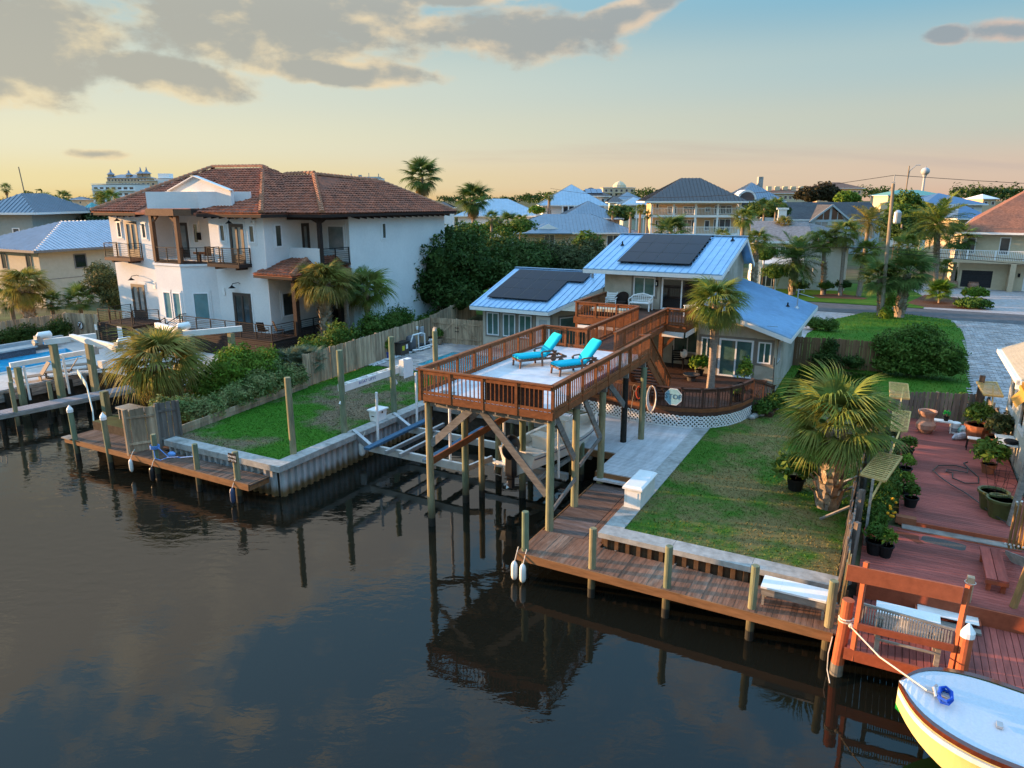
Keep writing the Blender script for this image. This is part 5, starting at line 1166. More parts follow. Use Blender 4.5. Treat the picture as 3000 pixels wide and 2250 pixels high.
MB().box(-36.15, -35.85, 15.62, 15.75, 8.25, 8.75).build('wall_lamp', m_black, VL)
for u in (-39.4, -32.3): pbox('vent_cover', VL, m_white, u, u + .2, 14.12, 14.2, 4.85, 5.3)
MB().box(-28.9, -28.7, 14.05, 14.2, 9.62, 9.72).ball((-28.95, 14.0, 9.62), .09, 6, 5).ball((-28.65, 14.0, 9.62), .09, 6, 5).build('flood_light', m_white, VL)
# juliet balconies
for u0 in (-43.0, -32.3):
    u1 = u0 + 2.9 if u0 > -40 else u0 + 2.85
    MB().box(u0, u1, 13.15, 14.2, 6.78, 7.0).build('juliet_floor', m_tanw if u0 < -40 else m_dwood, VL)
    for u in (u0 + .5, u1 - .5): MB().box(u - .1, u + .1, 13.4, 14.2, 6.62, 6.78).build('corbel', m_dwood, VL)
    hrail(VL, [(u0 + .05, 14.15), (u0 + .05, 13.22), (u1 - .05, 13.22), (u1 - .05, 14.15)], 7.0, .98, m_black, sp=1.5)
hrail(VL, [(-38.75, 14.2), (-37.05, 12.88), (-34.5, 12.88), (-32.85, 14.2)], 6.95, .95, m_black)
hrail(VL, [(-25.6, 16.45), (-25.38, 18.85)], 6.9, 1.0, m_black, sp=1.2)
# ground deck
t = thing('villa_deck', 'dark brown raised deck with black horizontal rails in front of the villa', 'deck', -30, 13, 1.3)
for poly in ([(-34.6, 12.2), (-26, 12.2), (-26, 18.5), (-28.05, 18.5), (-28.05, 14.15), (-32.7, 14.15), (-34.6, 12.75)], [(-42.3, 11.5), (-38.4, 11.5), (-38.4, 13.85), (-38.9, 14.15), (-42.3, 14.15)]):
    MB().prism(poly, 2.40, 2.5).build('deck_frame', m_dwood, t)
    for a, b in clip_lines(poly, 0, .15): pbeam('plank', t, m_dwood, (*a, 2.56), (*b, 2.56), .14, .05)
for k in range(8): pbox('skirt_board', t, m_dwood, -34.6, -26.0, 12.22 + .01 * (k % 2), 12.25 + .01 * (k % 2), 1.3 + k * .14, 1.42 + k * .14); pbox('skirt_board', t, m_dwood, -42.3, -38.4, 11.5, 11.53, 1.3 + k * .14, 1.42 + k * .14); pbox('skirt_board', t, m_dwood, -26.0, -25.97, 12.25, 18.4, 1.3 + k * .14, 1.42 + k * .14)
hrail(t, [(-34.2, 12.28), (-26.1, 12.28), (-26.1, 14.15)], 2.6, .95, m_black, sp=1.25); hrail(t, [(-25.95, 14.6), (-25.95, 17.9)], 2.6, .95, m_black)
hrail(t, [(-42.2, 14.1), (-42.2, 11.6), (-38.5, 11.6)], 2.6, .95, m_black); hrail(t, [(-39.2, 12.2), (-38.0, 13.3)], 2.6, .95, m_black)
hrail(t, [(-34.5, 12.3), (-34.5, 13.4)], 2.6, 1.0, m_black, sp=.6); hrail(t, [(-34.45, 12.3), (-36.9, 12.1)], 0, .95, m_black, zs=[2.6, 1.4]); hrail(t, [(-34.45, 11.2), (-36.9, 11.0)], 0, .95, m_black, zs=[2.6, 1.4])
for k in range(7): pbox('step', t, m_white, -34.95 - k * .34, -34.6 - k * .34, 11.2, 12.2, 1.3, 2.45 - k * .17)
def simple_chair(u, v, z, rot, m, label, w=.5):
    t = thing('patio_chair', label, 'chair', u, v, z, None, rot, local=True)
    MB().tube([(-w / 2, -.25, 0), (-w / 2, -.2, .6), (-w / 2, .2, .6), (-w / 2, .3, 0)], .018, 5).tube([(w / 2, -.25, 0), (w / 2, -.2, .6), (w / 2, .2, .6), (w / 2, .3, 0)], .018, 5).build('frame', m, t)
    MB().beam((0, -.24, .42), (0, .2, .38), w, .03).build('seat', m, t); MB().beam((0, .18, .4), (0, .38, 1.0), w, .03, (0, 1, 0)).build('backrest', m, t); return t
m_sling = mat('sling_mesh', (.06, .05, .045), .8, .2, 30)
simple_chair(-33.9, 14.6, 6.95, rad(-120), m_sling, 'dark sling chair on the corner balcony of the villa'); simple_chair(-36.4, 14.7, 6.95, rad(100), m_sling, 'dark sling chair behind the lit timber post on the villa balcony')
t = thing('balcony_table', 'small brown table on the villa corner balcony', 'table', -33.9, 13.9, 6.95); MB().box(-34.3, -33.7, 13.75, 14.2, 7.45, 7.6).build('top', m_tanw, t); MB().box(-34.1, -33.9, 13.9, 14.05, 6.95, 7.45).build('leg', m_dwood, t)
for u, v, a, l in ((-27.6, 13.0, 200, 'left dark wicker chair on the villa lower deck'), (-26.8, 13.6, 150, 'right dark wicker chair on the villa lower deck')): simple_chair(u, v, 2.6, rad(a), mw, l)
t = thing('barbecue_grill', 'dark covered barbecue grill under the villa porch', 'grill', -26.7, 18.2, 2.6); MB().box(-27.3, -26.2, 17.9, 18.5, 2.6, 3.5).build('cabinet', m_black, t); MB().tube([(-27.3, 18.2, 3.55), (-26.2, 18.2, 3.55)], .28, 10).build('hood', m_black, t)

# ---------------------------------------------------------------- left neighbour: pool terrace, walkway, lift
m_deckg = mat('grey_composite', (.24, .23, .24), .75, .12, 10, (1, 6, 1), rand=.08)
terr = [(-33.5, -1), (-33.5, 5.6), (-33.0, 11.4), (-44.5, 11.4), (-60, 4), (-60, -1)]
sheet('terrace', terr, 1.33, mat('terrace_stone', (.48, .46, .43), .8, .10, 5, col2=(.42, .40, .38), big=.5))
sheet('terrace', [(-33.0, 5.7), (-26, 5.7), (-26, 12.1), (-33.0, 12.1)], 1.325, MATS['terrace_stone'])
m_poolb = mat('blue_pool_water', (.015, .30, .56), .05, .2, 2.5, bump=.15, spec=.4, col2=(.04, .40, .64), big=1)
t = thing('swimming_pool', 'long bright blue pool on the left neighbour terrace', 'pool', -40, 5, 1.3)
MB().prism([(-37.7, -1), (-37.7, 7.5), (-41.4, 8.6), (-41.4, -1)], 1.2, 1.345).build('pool_water', m_poolb, t)
MB().prism([(-37.35, -1), (-37.35, 7.5), (-37.7, 7.5), (-37.7, -1)], 1.2, 1.37).prism([(-37.7, 7.5), (-37.35, 7.5), (-41.2, 8.95), (-41.4, 8.6)], 1.2, 1.37).build('coping', MATS['terrace_stone'], t)
MB().box(-42.0, -41.4, -2, 6.7, 1.3, 1.75).build('spillway_wall', mat('slate_wall', (.10, .11, .13), .6, .3, 12, bump=.5), t); MB().box(-42.2, -41.3, -2, 6.8, 1.75, 1.85).box(-43.2, -42.9, -2, 9.4, 1.3, 1.95).build('raised_coping', MATS['terrace_stone'], t)
MB().quad((-42.2, -2, 1.7), (-42.9, -2, 1.7), (-42.9, 8.8, 1.7), (-42.2, 8.8, 1.7)).build('spa_water', m_poolb, t)
t = thing('fence', 'tan picket fence behind the pool hedge on the left', 'fence', -45.3, 8, 1.3); fence(t, (-45.6, 2.0), (-45.2, 11.0), 1.34, 1.75, m_cedar); fence(t, (-45.2, 11.0), (-42.4, 11.6), 1.34, 1.8, m_cedar)
t = thing('wall_plaque', 'round black and white metal plaque on the left fence panel', 'plaque', -43.8, 11.2, 2.3)
MB().tube([(-43.8, 11.17, 2.3), (-43.8, 11.2, 2.3)], .30, 16).build('disc', m_black, t); MB().tube([(-43.8, 11.15, 2.3), (-43.8, 11.175, 2.3)], .25, 16).build('inner_disc', m_white, t)
MB().beam((-44.0, 11.14, 2.15), (-43.65, 11.14, 2.5), .02, .09).beam((-43.95, 11.14, 2.42), (-43.7, 11.14, 2.35), .02, .08).beam((-43.8, 11.14, 2.1), (-43.78, 11.14, 2.4), .02, .06).build('emblem', m_black, t)
t = thing('notice_board', 'white pool rules notice on the dark deck skirting', 'sign', -39.6, 11.4, 1.7)
MB().box(-39.95, -39.45, 11.40, 11.43, 1.55, 2.5).build('panel', m_white, t); text('lettering', 'POOL RULES', t, m_black, (-39.7, 11.395, 2.25), .085)
for k in range(5): pbox('text_line', t, mat('grey_ink', (.3, .32, .36), .7), -39.88, -39.52, 11.393, 11.399, 1.65 + k * .1, 1.68 + k * .1)
t = thing('notice_board', 'small white notice on a stand beside the fence panel', 'sign', -42.0, 11.2, 1.7); MB().box(-42.2, -41.95, 11.2, 11.23, 2.1, 2.5).build('panel', m_offwhite, t); MB().box(-42.1, -42.05, 11.23, 11.26, 1.3, 2.4).build('post', m_black, t)
t = thing('walkway', 'grey plank finger pier between the two boat slips', 'pier', -29.9, 2, 1)
wpoly = [(-31.0, -1.6), (-30.1, -1.6), (-28.9, 4.9), (-29.9, 5.2)]
for a, b in clip_lines(wpoly, rad(-10), .15): pbeam('plank', t, m_deckg, (*a, .98), (*b, .98), .14, .045)
pbeam('rim_board', t, m_grey, (-30.08, -1.6, .87), (-28.88, 4.9, .87), .04, .18); pbeam('rim_board', t, m_grey, (-31.02, -1.6, .87), (-29.92, 5.2, .87), .04, .18)
for u, v in ((-30.2, -1.2), (-29.8, .8), (-29.4, 2.8), (-29.05, 4.6), (-30.9, -.8), (-30.2, 3)): MB().tube([(u, v, -1), (u, v, .9)], .1, 8).build('support_post', m_pilew, t)
t = thing('boarding_ladder', 'white tube ladder at the end of the grey finger pier', 'ladder', -30.4, -1.7, .9)
MB().tube([(-30.75, -1.2, 1.0), (-30.75, -1.25, 1.55), (-30.75, -1.55, 1.6), (-30.75, -1.75, 1.3), (-30.75, -1.75, 0)], .03, 6).tube([(-30.3, -1.2, 1.0), (-30.3, -1.25, 1.55), (-30.3, -1.55, 1.6), (-30.3, -1.75, 1.3), (-30.3, -1.75, 0)], .03, 6).build('rails', m_white, t)
for k in range(4): pbox('rung', t, m_white, -30.75, -30.3, -1.8, -1.7, .1 + k * .28, .14 + k * .28)
# square lift pilings and their beams
def sq_pile(u, v, zt, label, w=.3, tilt=0): 
    t = thing('piling', label, 'piling', u, v, 0, 'square boat lift pilings'); pbeam('shaft', t, m_pile, (u, v, -1), (u + tilt, v, zt), w, w); return t
sq_pile(-31.0, 2.2, 3.75, 'tall square piling under the left motor of the boat lift', tilt=-.05); sq_pile(-30.3, 3.6, 3.75, 'second tall square piling under the white lift beam')
sq_pile(-32.4, 1.0, 2.6, 'square piling carrying the outer end of the low lift beam', .26); sq_pile(-31.7, 4.4, 2.75, 'square piling carrying the motor end of the low lift beam', .26)
sq_pile(-25.6, 1.2, 2.15, 'square piling under the sloping white cradle arm', .28); sq_pile(-24.9, 3.6, 3.8, 'square piling mostly hidden behind the gold lit palm', .28); sq_pile(-24.5, 5.4, 4.2, 'dark square piling below the lift beam in the green bushes', .26); sq_pile(-23.4, 7.0, 4.2, 'dark square piling under the marked end of the lift beam', .26)
def motor(t, u, v, z):
    MB().tube([(u, v - .1, z + .28), (u, v + .0, z + .28), (u, v + .55, z + .28), (u, v + .62, z + .28)], [.08, .19, .19, .08], 12).build('motor_cover', m_white, t, smooth=True); MB().box(u - .15, u + .15, v - .2, v + .05, z - .15, z + .3).tube([(u, v - .32, z - .02), (u, v - .1, z - .02)], .16, 10).build('gearbox', m_galv, t)
t = thing('boat_lift', 'white boat lift with long beams and motors beside the finger pier', 'boat lift', -29, 3, 3.7)
MB().beam((-31.25, 1.9, 3.88), (-30.2, 4.0, 3.95), .2, .28).build('cross_beam', m_offwhite, t); MB().beam((-30.7, 3.0, 4.02), (-26.0, 2.6, 3.92), .2, .28).build('long_beam', m_offwhite, t); motor(t, -31.25, 1.7, 3.95); motor(t, -25.9, 2.5, 4.0)
MB().beam((-24.7, 5.1, 4.35), (-23.1, 7.5, 4.4), .2, .28).build('cross_beam', m_offwhite, t); MB().beam((-28.8, 6.6, 4.25), (-24.6, 5.4, 4.35), .2, .28).build('long_beam', m_offwhite, t); motor(t, -24.75, 5.0, 4.45)
MB().beam((-31.0, 3.2, 2.1), (-28.3, 2.0, 1.9), .05, .26).beam((-28.3, 2.0, 1.9), (-25.7, .6, 1.25), .05, .26).beam((-25.7, .6, 1.25), (-24.9, .1, .95), .05, .26).build('cradle_arm', mat('pale_green_bunk', (.52, .56, .50), .6, .12, 5), t)
t = thing('boat_lift', 'low cream boat lift beam across the blue pool view', 'boat lift', -32, 2.7, 2.6)
MB().beam((-32.55, .75, 2.75), (-31.6, 4.6, 2.9), .2, .24).build('cross_beam', m_offwhite, t); motor(t, -31.55, 4.7, 2.85)
for u, v, z in ((-32.3, 1.3, 2.6), (-31.7, 3.0, 3.0)): MB().tube([(u, v, .8), (u - .08, v, z)], .06, 8).build('guide_pole', m_white, t)
MB().beam((-33.3, 3.0, 1.6), (-31.9, 3.9, 1.75), .1, .1).beam((-33.2, 4.2, 1.6), (-31.2, 4.6, 1.75), .1, .1).build('cradle_arm', m_white, t)
t = thing('power_pedestal', 'white dock box on a post beside the low lift motor', 'dock box', -31.4, 4.9, 1.3); MB().box(-31.6, -31.2, 4.7, 5.0, 1.9, 2.3).build('box', m_offwhite, t); MB().box(-31.45, -31.35, 4.8, 4.9, .9, 1.9).build('post', m_pile, t)
def pool_lounger(u, v, rot, label):
    t = thing('pool_lounger', label, 'pool lounger', u, v, 1.34, 'taupe loungers on the left terrace', rot, local=True); m = mat('taupe_mesh', (.20, .165, .13), .8, .1, 20)
    MB().beam((0, 0, .3), (1.3, 0, .3), .6, .04).build('seat', m, t); MB().beam((1.3, 0, .3), (1.75, 0, .95), .6, .04).build('backrest', m, t); MB().box(.1, .14, -.28, .28, 0, .3).box(1.2, 1.24, -.28, .28, 0, .3).beam((1.3, 0, .32), (1.85, 0, .02), .5, .03).build('leg', m, t)
pool_lounger(-34.2, 1.6, rad(75), 'taupe pool lounger with raised back at the terrace edge'); pool_lounger(-34.3, 3.2, rad(55), 'taupe pool lounger lying flat beside the white lift pole')
pool_lounger(-34.9, 4.6, rad(60), 'taupe pool lounger partly behind the square lift pilings')
t = thing('bulkhead', 'weathered timber bulkhead under the left pool terrace', 'bulkhead', -33.5, 2, 1)
for k in range(3): pbox('timber', t, m_grey, -33.52, -33.38, -1, 5.6, .72 + k * .2, .90 + k * .2)
for k in range(6): pbox('timber_post', t, m_pilew, -33.36, -33.18, -.5 + k * 1.1, -.32 + k * 1.1, -.6, 1.2)
t = thing('cleaning_table', 'grey fish cleaning table with metal legs behind the screen fence', 'table', -22.8, .9, 1)
MB().box(-23.6, -21.9, .4, 1.1, 1.78, 1.86).build('top', m_galv, t)
for u in (-23.5, -22.0):
    for v in (.5, 1.0): MB().box(u - .03, u + .03, v - .03, v + .03, .9, 1.78).build('leg', m_galv, t)
t = thing('dock_post', 'short reddish square post on the left dock beside the screen fence', 'post', -20.4, -1.2, .9); pbeam('shaft', t, mat('red_brown_post', (.20, .085, .05), .8, .2, 8), (-20.4, -1.2, .9), (-20.4, -1.2, 2.0), .16, .16)
t = thing('planter_edge', 'tan timber retaining wall under the shrubs beside the lawn', 'retaining wall', -19.4, 4, 1.3)
for a, b in (((-19.0, .25), (-19.3, 3.2)), ((-19.3, 3.2), (-19.85, 8.6))):
    for k in range(2): pbeam('timber', t, m_cedar, (*a, 1.42 + k * .2), (*b, 1.42 + k * .2), .08, .19)
# ---------------------------------------------------------------- generic far houses (local frame: x right, y away, origin at front left ground corner)
m_cream = mat('cream_wall', (.58, .49, .34), .85, .05, 3); m_wwall = mat('white_siding', (.74, .74, .73), .8, .04, 3); m_peach = mat('peach_wall', (.62, .42, .25), .85, .06, 3); m_bwall = mat('pale_blue_wall', (.42, .47, .50), .8, .04, 3); m_tanwall = mat('tan_wall', (.55, .43, .29), .85, .06, 3)
m_mroof = mat('grey_blue_metal', (.17, .22, .27), .45, .08, 1.2, metal=.45); m_mroofl = mat('light_blue_metal', (.30, .40, .48), .42, .08, 1.2, metal=.5); m_mdark = mat('bronze_metal_roof', (.075, .068, .068), .5, .1, 1.5, metal=.3); m_shing = mat('dark_shingle', (.085, .085, .088), .9, .2, 3, col2=(.07, .07, .075), big=.5); m_shgr = mat('grey_shingle', (.20, .19, .19), .9, .25, 4); m_shbr = mat('brown_shingle', (.27, .12, .075), .9, .25, 5, col2=(.20, .10, .07), big=.6); m_groof = mat('green_metal_roof', (.12, .30, .24), .5, .1, 1); m_clay = mat('far_clay_roof', (.22, .12, .085), .85, .15, 1); m_broof = mat('blue_roof', (.08, .15, .26), .45, .1, 1, metal=.3)
m_gfar = mat('far_glass', (.05, .06, .07), .1, .3, .6, spec=.7)
def hip_polys(x0, x1, y0, y1, z, rise, ridge='x', gable=(0, 0)):
    if ridge == 'x':
        h = (y1 - y0) / 2; ym = (y0 + y1) / 2; a = min(h, (x1 - x0) / 2); xa = x0 + (0 if gable[0] else a); xb = x1 - (0 if gable[1] else a)
        ra, rb = (xa, ym, z + rise), (xb, ym, z + rise)
        ps = [[(x0, y0, z), (x1, y0, z), rb, ra], [(x1, y1, z), (x0, y1, z), ra, rb]]
        if not gable[0]: ps.append([(x0, y1, z), (x0, y0, z), ra])
        if not gable[1]: ps.append([(x1, y0, z), (x1, y1, z), rb])
        return ps
    ps = hip_polys(y0, y1, x0, x1, z, rise, 'x', gable); return [[(b, a, c) for a, b, c in p] for p in ps]
def far_house(name, label, cat, u, v, rot, boxes, roofs, wm, rm, wins=(), seam=.5, extra=None, z0=1.3, glassm=None, framem=None, rib=True):
    """boxes: (x0,x1,y0,y1,z0,z1); roofs: (polys, thickness); wins: (x,z0,w,h,side) with side f/r/l and y"""
    t = thing(name, label, cat, u, v, z0, None, rot, local=True)
    w = MB()
    for b in boxes: w.box(*b)
    w.build('wall', wm, t)
    for item in roofs:
        polys = item[0]; m = item[1] if len(item) > 1 and item[1] else rm
        r = MB()
        for p in polys: r.slab(p, .18)
        ro = r.build('roof', m, t)
        if rib and 'metal' in m.name:
            sm = MB()
            for p in polys:
                a, b = Vector(p[0]), Vector(p[1]); ang = math.atan2(b.y - a.y, b.x - a.x) + math.pi / 2; pz_ = plane_z(p)
                for q0, q1 in clip_lines(p, ang, seam): sm.beam((*q0, pz_(*q0) + .03), (*q1, pz_(*q1) + .03), .06, .06)
            if sm.v: sm.build('seam_field', m, ro, stuff=True)
        f = MB()
        for p in polys: f.beam(Vector(p[0]) - Vector((0, 0, .1)), Vector(p[1]) - Vector((0, 0, .1)), .06, .22)
        f.build('fascia', framem or m_white, ro)
    for (x, za, w_, h_, side, y, *mm) in wins:
        cols = mm[0] if mm else 1
        win(t, {'f': (x, y), 'r': (y, x), 'l': (y, x)}[side], {'f': 0, 'r': rad(90), 'l': rad(-90)}[side], w_, za, za + h_, (mm[1] if len(mm) > 1 else None) or framem or m_white, (mm[2] if len(mm) > 2 else None) or glassm or m_gfar, cols, fw=.10, dep=.06)
    if extra: extra(t)
    return t
def at(x, y, Yd): return yp(x, y, Yd)
FACE = -A0
def place_far(px0, px1, Yd, pad=0):
    """front-left corner and width of a frontal facade seen between two photo columns at a distance"""
    p, q = yp(px0, 640, Yd), yp(px1, 640, Yd); return p.x, p.y, (Vector((q.x, q.y)) - Vector((p.x, p.y))).length
def zat(y, Yd): return yp(1500, y, Yd).z
def grid(x0, x1, z0, z1, nx, nz, w, h, y=0, side='f', cols=1):
    o = []
    for i in range(nx):
        for j in range(nz): o.append((x0 + (x1 - x0) * (i + .5) / nx - w / 2, z0 + (z1 - z0) * (j + .5) / nz - h / 2, w, h, side, y, cols))
    return o
# ---- left neighbour house
t = far_house('cream_house', 'cream two storey house with pale metal hip roof at the left edge', 'house', -73, 18.6, 0, [(0, 11.7, 0, 17, 0, 5.25)],
    [(hip_polys(-.7, 12.4, -.7, 17.7, 5.25, 2.3, 'y'), None)], mat('cream_stucco', (.50, .445, .34), .85, .05, 3), mat('pale_metal_roof', (.38, .44, .52), .45, .08, 1.5, metal=.45),
    [(.8, 3.3, .9, 1.5, 'f', 0, 1, None, m_gdark), (5.5, 3.3, .9, 1.5, 'f', 0, 1, None, m_gdark), (9.6, 3.3, .9, 1.5, 'f', 0)] + [(y, 3.35, w_, 1.35, 'r', 11.7, 1) for y, w_ in ((3.1, 1.2), (7.9, .95), (9.8, .95), (14, 1))] + [(4.3, .9, 1.2, .9, 'r', 11.7, 2)], framem=mat('grey_casing', (.20, .185, .175), .7), glassm=m_gdark, seam=.4)
pbox('siding_joint', t, MATS['grey_casing'], 11.7, 11.72, 0, 17, 2.55, 2.6)
c = yp(-60, 640, 78)
far_house('grey_house', 'grey green clapboard house with standing seam roof at the left frame edge', 'house', c.x, c.y, FACE, [(0, 5.6, 0, 10, 0, 8.2)], [(hip_polys(-.7, 6.5, -.7, 11, 8.3, 2.0, 'y'), m_mroof)], mat('sage_siding', (.30, .33, .30), .85, .05, 3), m_mroof, [(3.3, 5.4, .8, 1.3, 'f', 0)], seam=.45)
# ---- far houses, front to back
def fh(name, label, px0, px1, yev, Yd, depth, rise, wm, rm, wins=(), ridge='x', rot=0, gable=(0, 0), ov=.7, seam=.6, extra=None, cat='house', glassm=None, zr=None):
    u, v, w = place_far(px0, px1, Yd); ez = zat(yev, Yd) - 1.3
    return far_house(name, label, cat, u, v, FACE + rot, [(ov, w - ov, ov, depth, 0, ez)], [(hip_polys(0, w, 0, depth + ov, ez, rise, ridge, gable), None)], wm, rm, wins(w, ez) if callable(wins) else wins, seam=seam, extra=extra and (lambda t: extra(t, w, ez)), glassm=glassm)
def ranch_x(t, w, ez):
    r = MB()
    for p in hip_polys(4.0, 11.5, -1.2, 6, ez, 1.5): r.slab(p, .15)
    r.build('porch_roof', m_mroof, t); r = MB()
    ext_v(r, [(6.0, ez + .55), (9.6, ez + .55), (7.8, ez + 1.35)], .2, .3); r.build('gablet', m_white, t)
    for k in range(4): pass
fh('ranch_house', 'low ranch house with long grey blue metal roof behind the dark trees', 1462, 1880, 682, 115, 14, 2.75, m_cream, m_mroof,
   lambda w, e: [(1.3, e - 2.6, 1.8, 2.1, 'f', .7, 2, None, mat('shutter_grey', (.2, .21, .22), .6)), (7.2, e - 2.4, 1.7, 2.1, 'f', .7, 2, None, MATS['shutter_grey'] if 'shutter_grey' in MATS else None), (13.2, e - 2.4, 1.2, 2.0, 'f', .7, 2), (17.2, e - 2.6, 2, 2.2, 'f', .7, 2)], extra=ranch_x)
fh('blue_roof_house', 'white house with broad light blue hip roof left of the white pyramid roofed house', 1331, 1598, 632, 152, 15, 3.4, m_wwall, m_mroofl, lambda w, e: [(8.2, e - 2.8, 1.9, 2.2, 'f', .7, 2)])
def columns_x(t, w, ez):
    for k in range(6): pbox('column', t, m_white, w * .33 + k * 1.15, w * .33 + .22 + k * 1.15, -.3, -.05, ez - 2.9, ez)
    pbox('porch_floor', t, m_white, w * .3, w * .85, -.4, .7, ez - 3.0, ez - 2.85); pbox('porch_shade_panel', t, m_gdark, w * .36, w * .8, .66, .69, ez - 2.7, ez - .3)  # thin dark panel on the wall stands in for the porch's shaded depth
fh('white_house', 'white porch house under a light blue pyramid roof', 1579, 1781, 601, 142, 13, 4.0, m_wwall, m_mroofl, lambda w, e: [(1.6, e - 2.4, .9, 1.6, 'f', .7, 1, m_white, m_gteal)], extra=columns_x)
def solar_x(t, w, ez):
    for k in range(3): MB().slab([(3.2 + k * 1.5, 1.2, ez + .75), (4.6 + k * 1.5, 1.2, ez + .75), (4.6 + k * 1.5, 4.2, ez + 1.85), (3.2 + k * 1.5, 4.2, ez + 1.85)], .05).build('solar_panel', mat('far_solar', (.04, .09, .18), .2, spec=.8), t)
fh('dark_roof_house', 'cream house with brown tile roof and solar panels beside the tan tower', 1680, 1790, 574, 190, 10, 2.2, m_wwall, m_mdark, lambda w, e: [(7.2, e - 2.2, .8, 1.5, 'f', .7), (8.6, e - 2.2, .8, 1.5, 'f', .7)], extra=solar_x)
fh('brown_roof_house', 'small house with dark brown roof between the tan tower and the pale blue roof', 1778, 1830, 592, 185, 8, 1.6, m_wwall, m_mdark)
fh('dark_blue_house', 'house with dark blue pyramid metal roof behind the ranch roof', 1638, 1828, 639, 128, 12, 2.9, m_tanwall, m_mroof, seam=.5)
def gal_x(t, w, ez):
    pbox('gallery_rail', t, m_white, .2, w - .2, .3, .36, ez - 3.1, ez - 2.3)
    for k in range(5): pbox('column', t, m_white, .3 + k * (w - .8) / 4, .5 + k * (w - .8) / 4, .25, .45, 0, ez)
fh('pale_blue_house', 'pale green gallery house with light blue roof left of the big peach house', 1818, 1912, 599, 168, 10, 1.7, mat('pale_green_wall', (.42, .46, .36), .8), m_mroofl, lambda w, e: [(2, e - 2.6, .9, 2, 'f', .7)], extra=gal_x)
fh('far_blue_house', 'far house with steel blue ridge roof behind the pale gallery house', 1800, 1885, 585, 230, 10, 2.4, m_wwall, m_mroof)
# big peach house
u, v, w = place_far(1912, 2150, 112); Y0 = 112; ze = zat(590, Y0) - 1.3; f2 = zat(629, Y0) - 1.3; f1 = zat(683, Y0) - 1.3
def big_x(t):
    for zf in (f1, f2):
        pbox('balcony_slab', t, m_white, -.6, w + .4, -1.6, 0, zf - .35, zf)
        for k in range(5): pbox('column', t, m_white, -.5 + k * (w + .6) / 4, -.2 + k * (w + .6) / 4, -1.55, -1.25, zf, (f2 - .35) if zf == f1 else ze)
        pbeam('top_rail', t, m_white, (-.5, -1.5, zf + 1), (w + .3, -1.5, zf + 1), .08, .08)
        for k in range(60): pbeam('baluster', t, m_white, (-.45 + k * (w + .7) / 60, -1.5, zf + .06), (-.45 + k * (w + .7) / 60, -1.5, zf + .96), .05, .05)
    pbox('frieze', t, m_white, -.6, w + .4, -1.6, 0, ze - .4, ze)
    for y in range(5): win(t, (w, .3 + y * 1.6), rad(90), 1.45, f2 + .2, ze - .5, m_white, m_gblue, 1, fw=.1)
wn = []
for zf, zt in ((f1, f2 - .4), (f2, ze - .4)):
    wn += [(w * .03, zf + .8, .5, 1.2, 'f', 0), (w * .17, zf + .1, 1.5, zt - zf - .4, 'f', 0, 2), (w * .36, zf + .1, 2.2, zt - zf - .4, 'f', 0, 3), (w * .63, zf + .4, .8, zt - zf - .8, 'f', 0), (w * .74, zf + .1, 2.6, zt - zf - .3, 'f', 0, 3)]
    
bh = far_house('peach_house', 'large three storey peach house with white balconies and dark hip roof', 'house', u, v, FACE + rad(-4), [(0, w, 0, 9, 0, ze)], [(hip_polys(-1.6, w + 1.2, -2.4, 10, ze + .02, 3.5), m_mdark)], m_peach, m_mdark, wn, seam=.55, extra=big_x)
fh('arched_roof_house', 'grey blue roofed house with chimney and arched dormer behind the peach house', 2140, 2300, 590, 150, 11, 3.9, m_tanwall, m_mroof, lambda w, e: [(k * 1.3 + 1, e - 2.6, .8, 1.5, 'f', .7) for k in range(7)], seam=.5,
   extra=lambda t, w, e: (MB().box(w * .62, w * .62 + 1, 5.5, 6.5, e, e + 5.0).build('chimney', m_conc, t), MB().tube([(w * .28, .3, e + .3), (w * .28, 3.5, e + .3)], 2.0, 18).build('arched_dormer', m_wwall, t), MB().tube([(w * .28, .22, e + .3), (w * .28, .28, e + .3)], 1.6, 18).build('arch_window', m_gfar, t)))
# grey shingle house with a glazed gable
u, v, w = place_far(2292, 2582, 132); ez = zat(641, 132) - 1.3; rz = zat(592, 138) - 1.3
def glz(t):
    x0 = w * .27; x1 = w * .64; xm = (x0 + x1) / 2; za = zat(600, 130) - 1.3
    fix(ext_v(MB(), [(x0, 0), (x1, 0), (x1, ez - .2), (xm, za - .2), (x0, ez - .2)], -1.2, 4).build('gable_wall', m_bwall, t))
    r = MB(); r.slab([(x0 - .5, -1.6, ez - .45), (x0 - .5, 6, ez - .45), (xm, 6, za), (xm, -1.6, za)], .2).slab([(x1 + .5, -1.6, ez - .45), (x1 + .5, 6, ez - .45), (xm, 6, za), (xm, -1.6, za)], .2); r.build('gable_roof', m_shing, t)
    for a, b in (((x0 - .5, -1.62, ez - .5), (xm, -1.62, za - .05)), ((x1 + .5, -1.62, ez - .5), (xm, -1.62, za - .05))): pbeam('rake_board', t, m_bwall, a, b, .08, .3)
    for sg in (-1, 1):
        MB().quad((xm + sg * .2, -1.22, ez - .1), (xm + sg * 1.2, -1.22, ez - .1), (xm + sg * 1.2, -1.22, za - .95), (xm + sg * .2, -1.22, za - .5)).quad((xm + sg * 1.35, -1.22, ez - .1), (xm + sg * 2.5, -1.22, ez - .1), (xm + sg * 1.35, -1.22, za - 1.05)).build('gable_window', m_gdark, t)
        win(t, (xm - 2.75 if sg < 0 else xm + .25, -1.2), 0, 2.5, ez - 2.6, ez - .4, m_bwall, m_gpale, 2, 2, fw=.12)
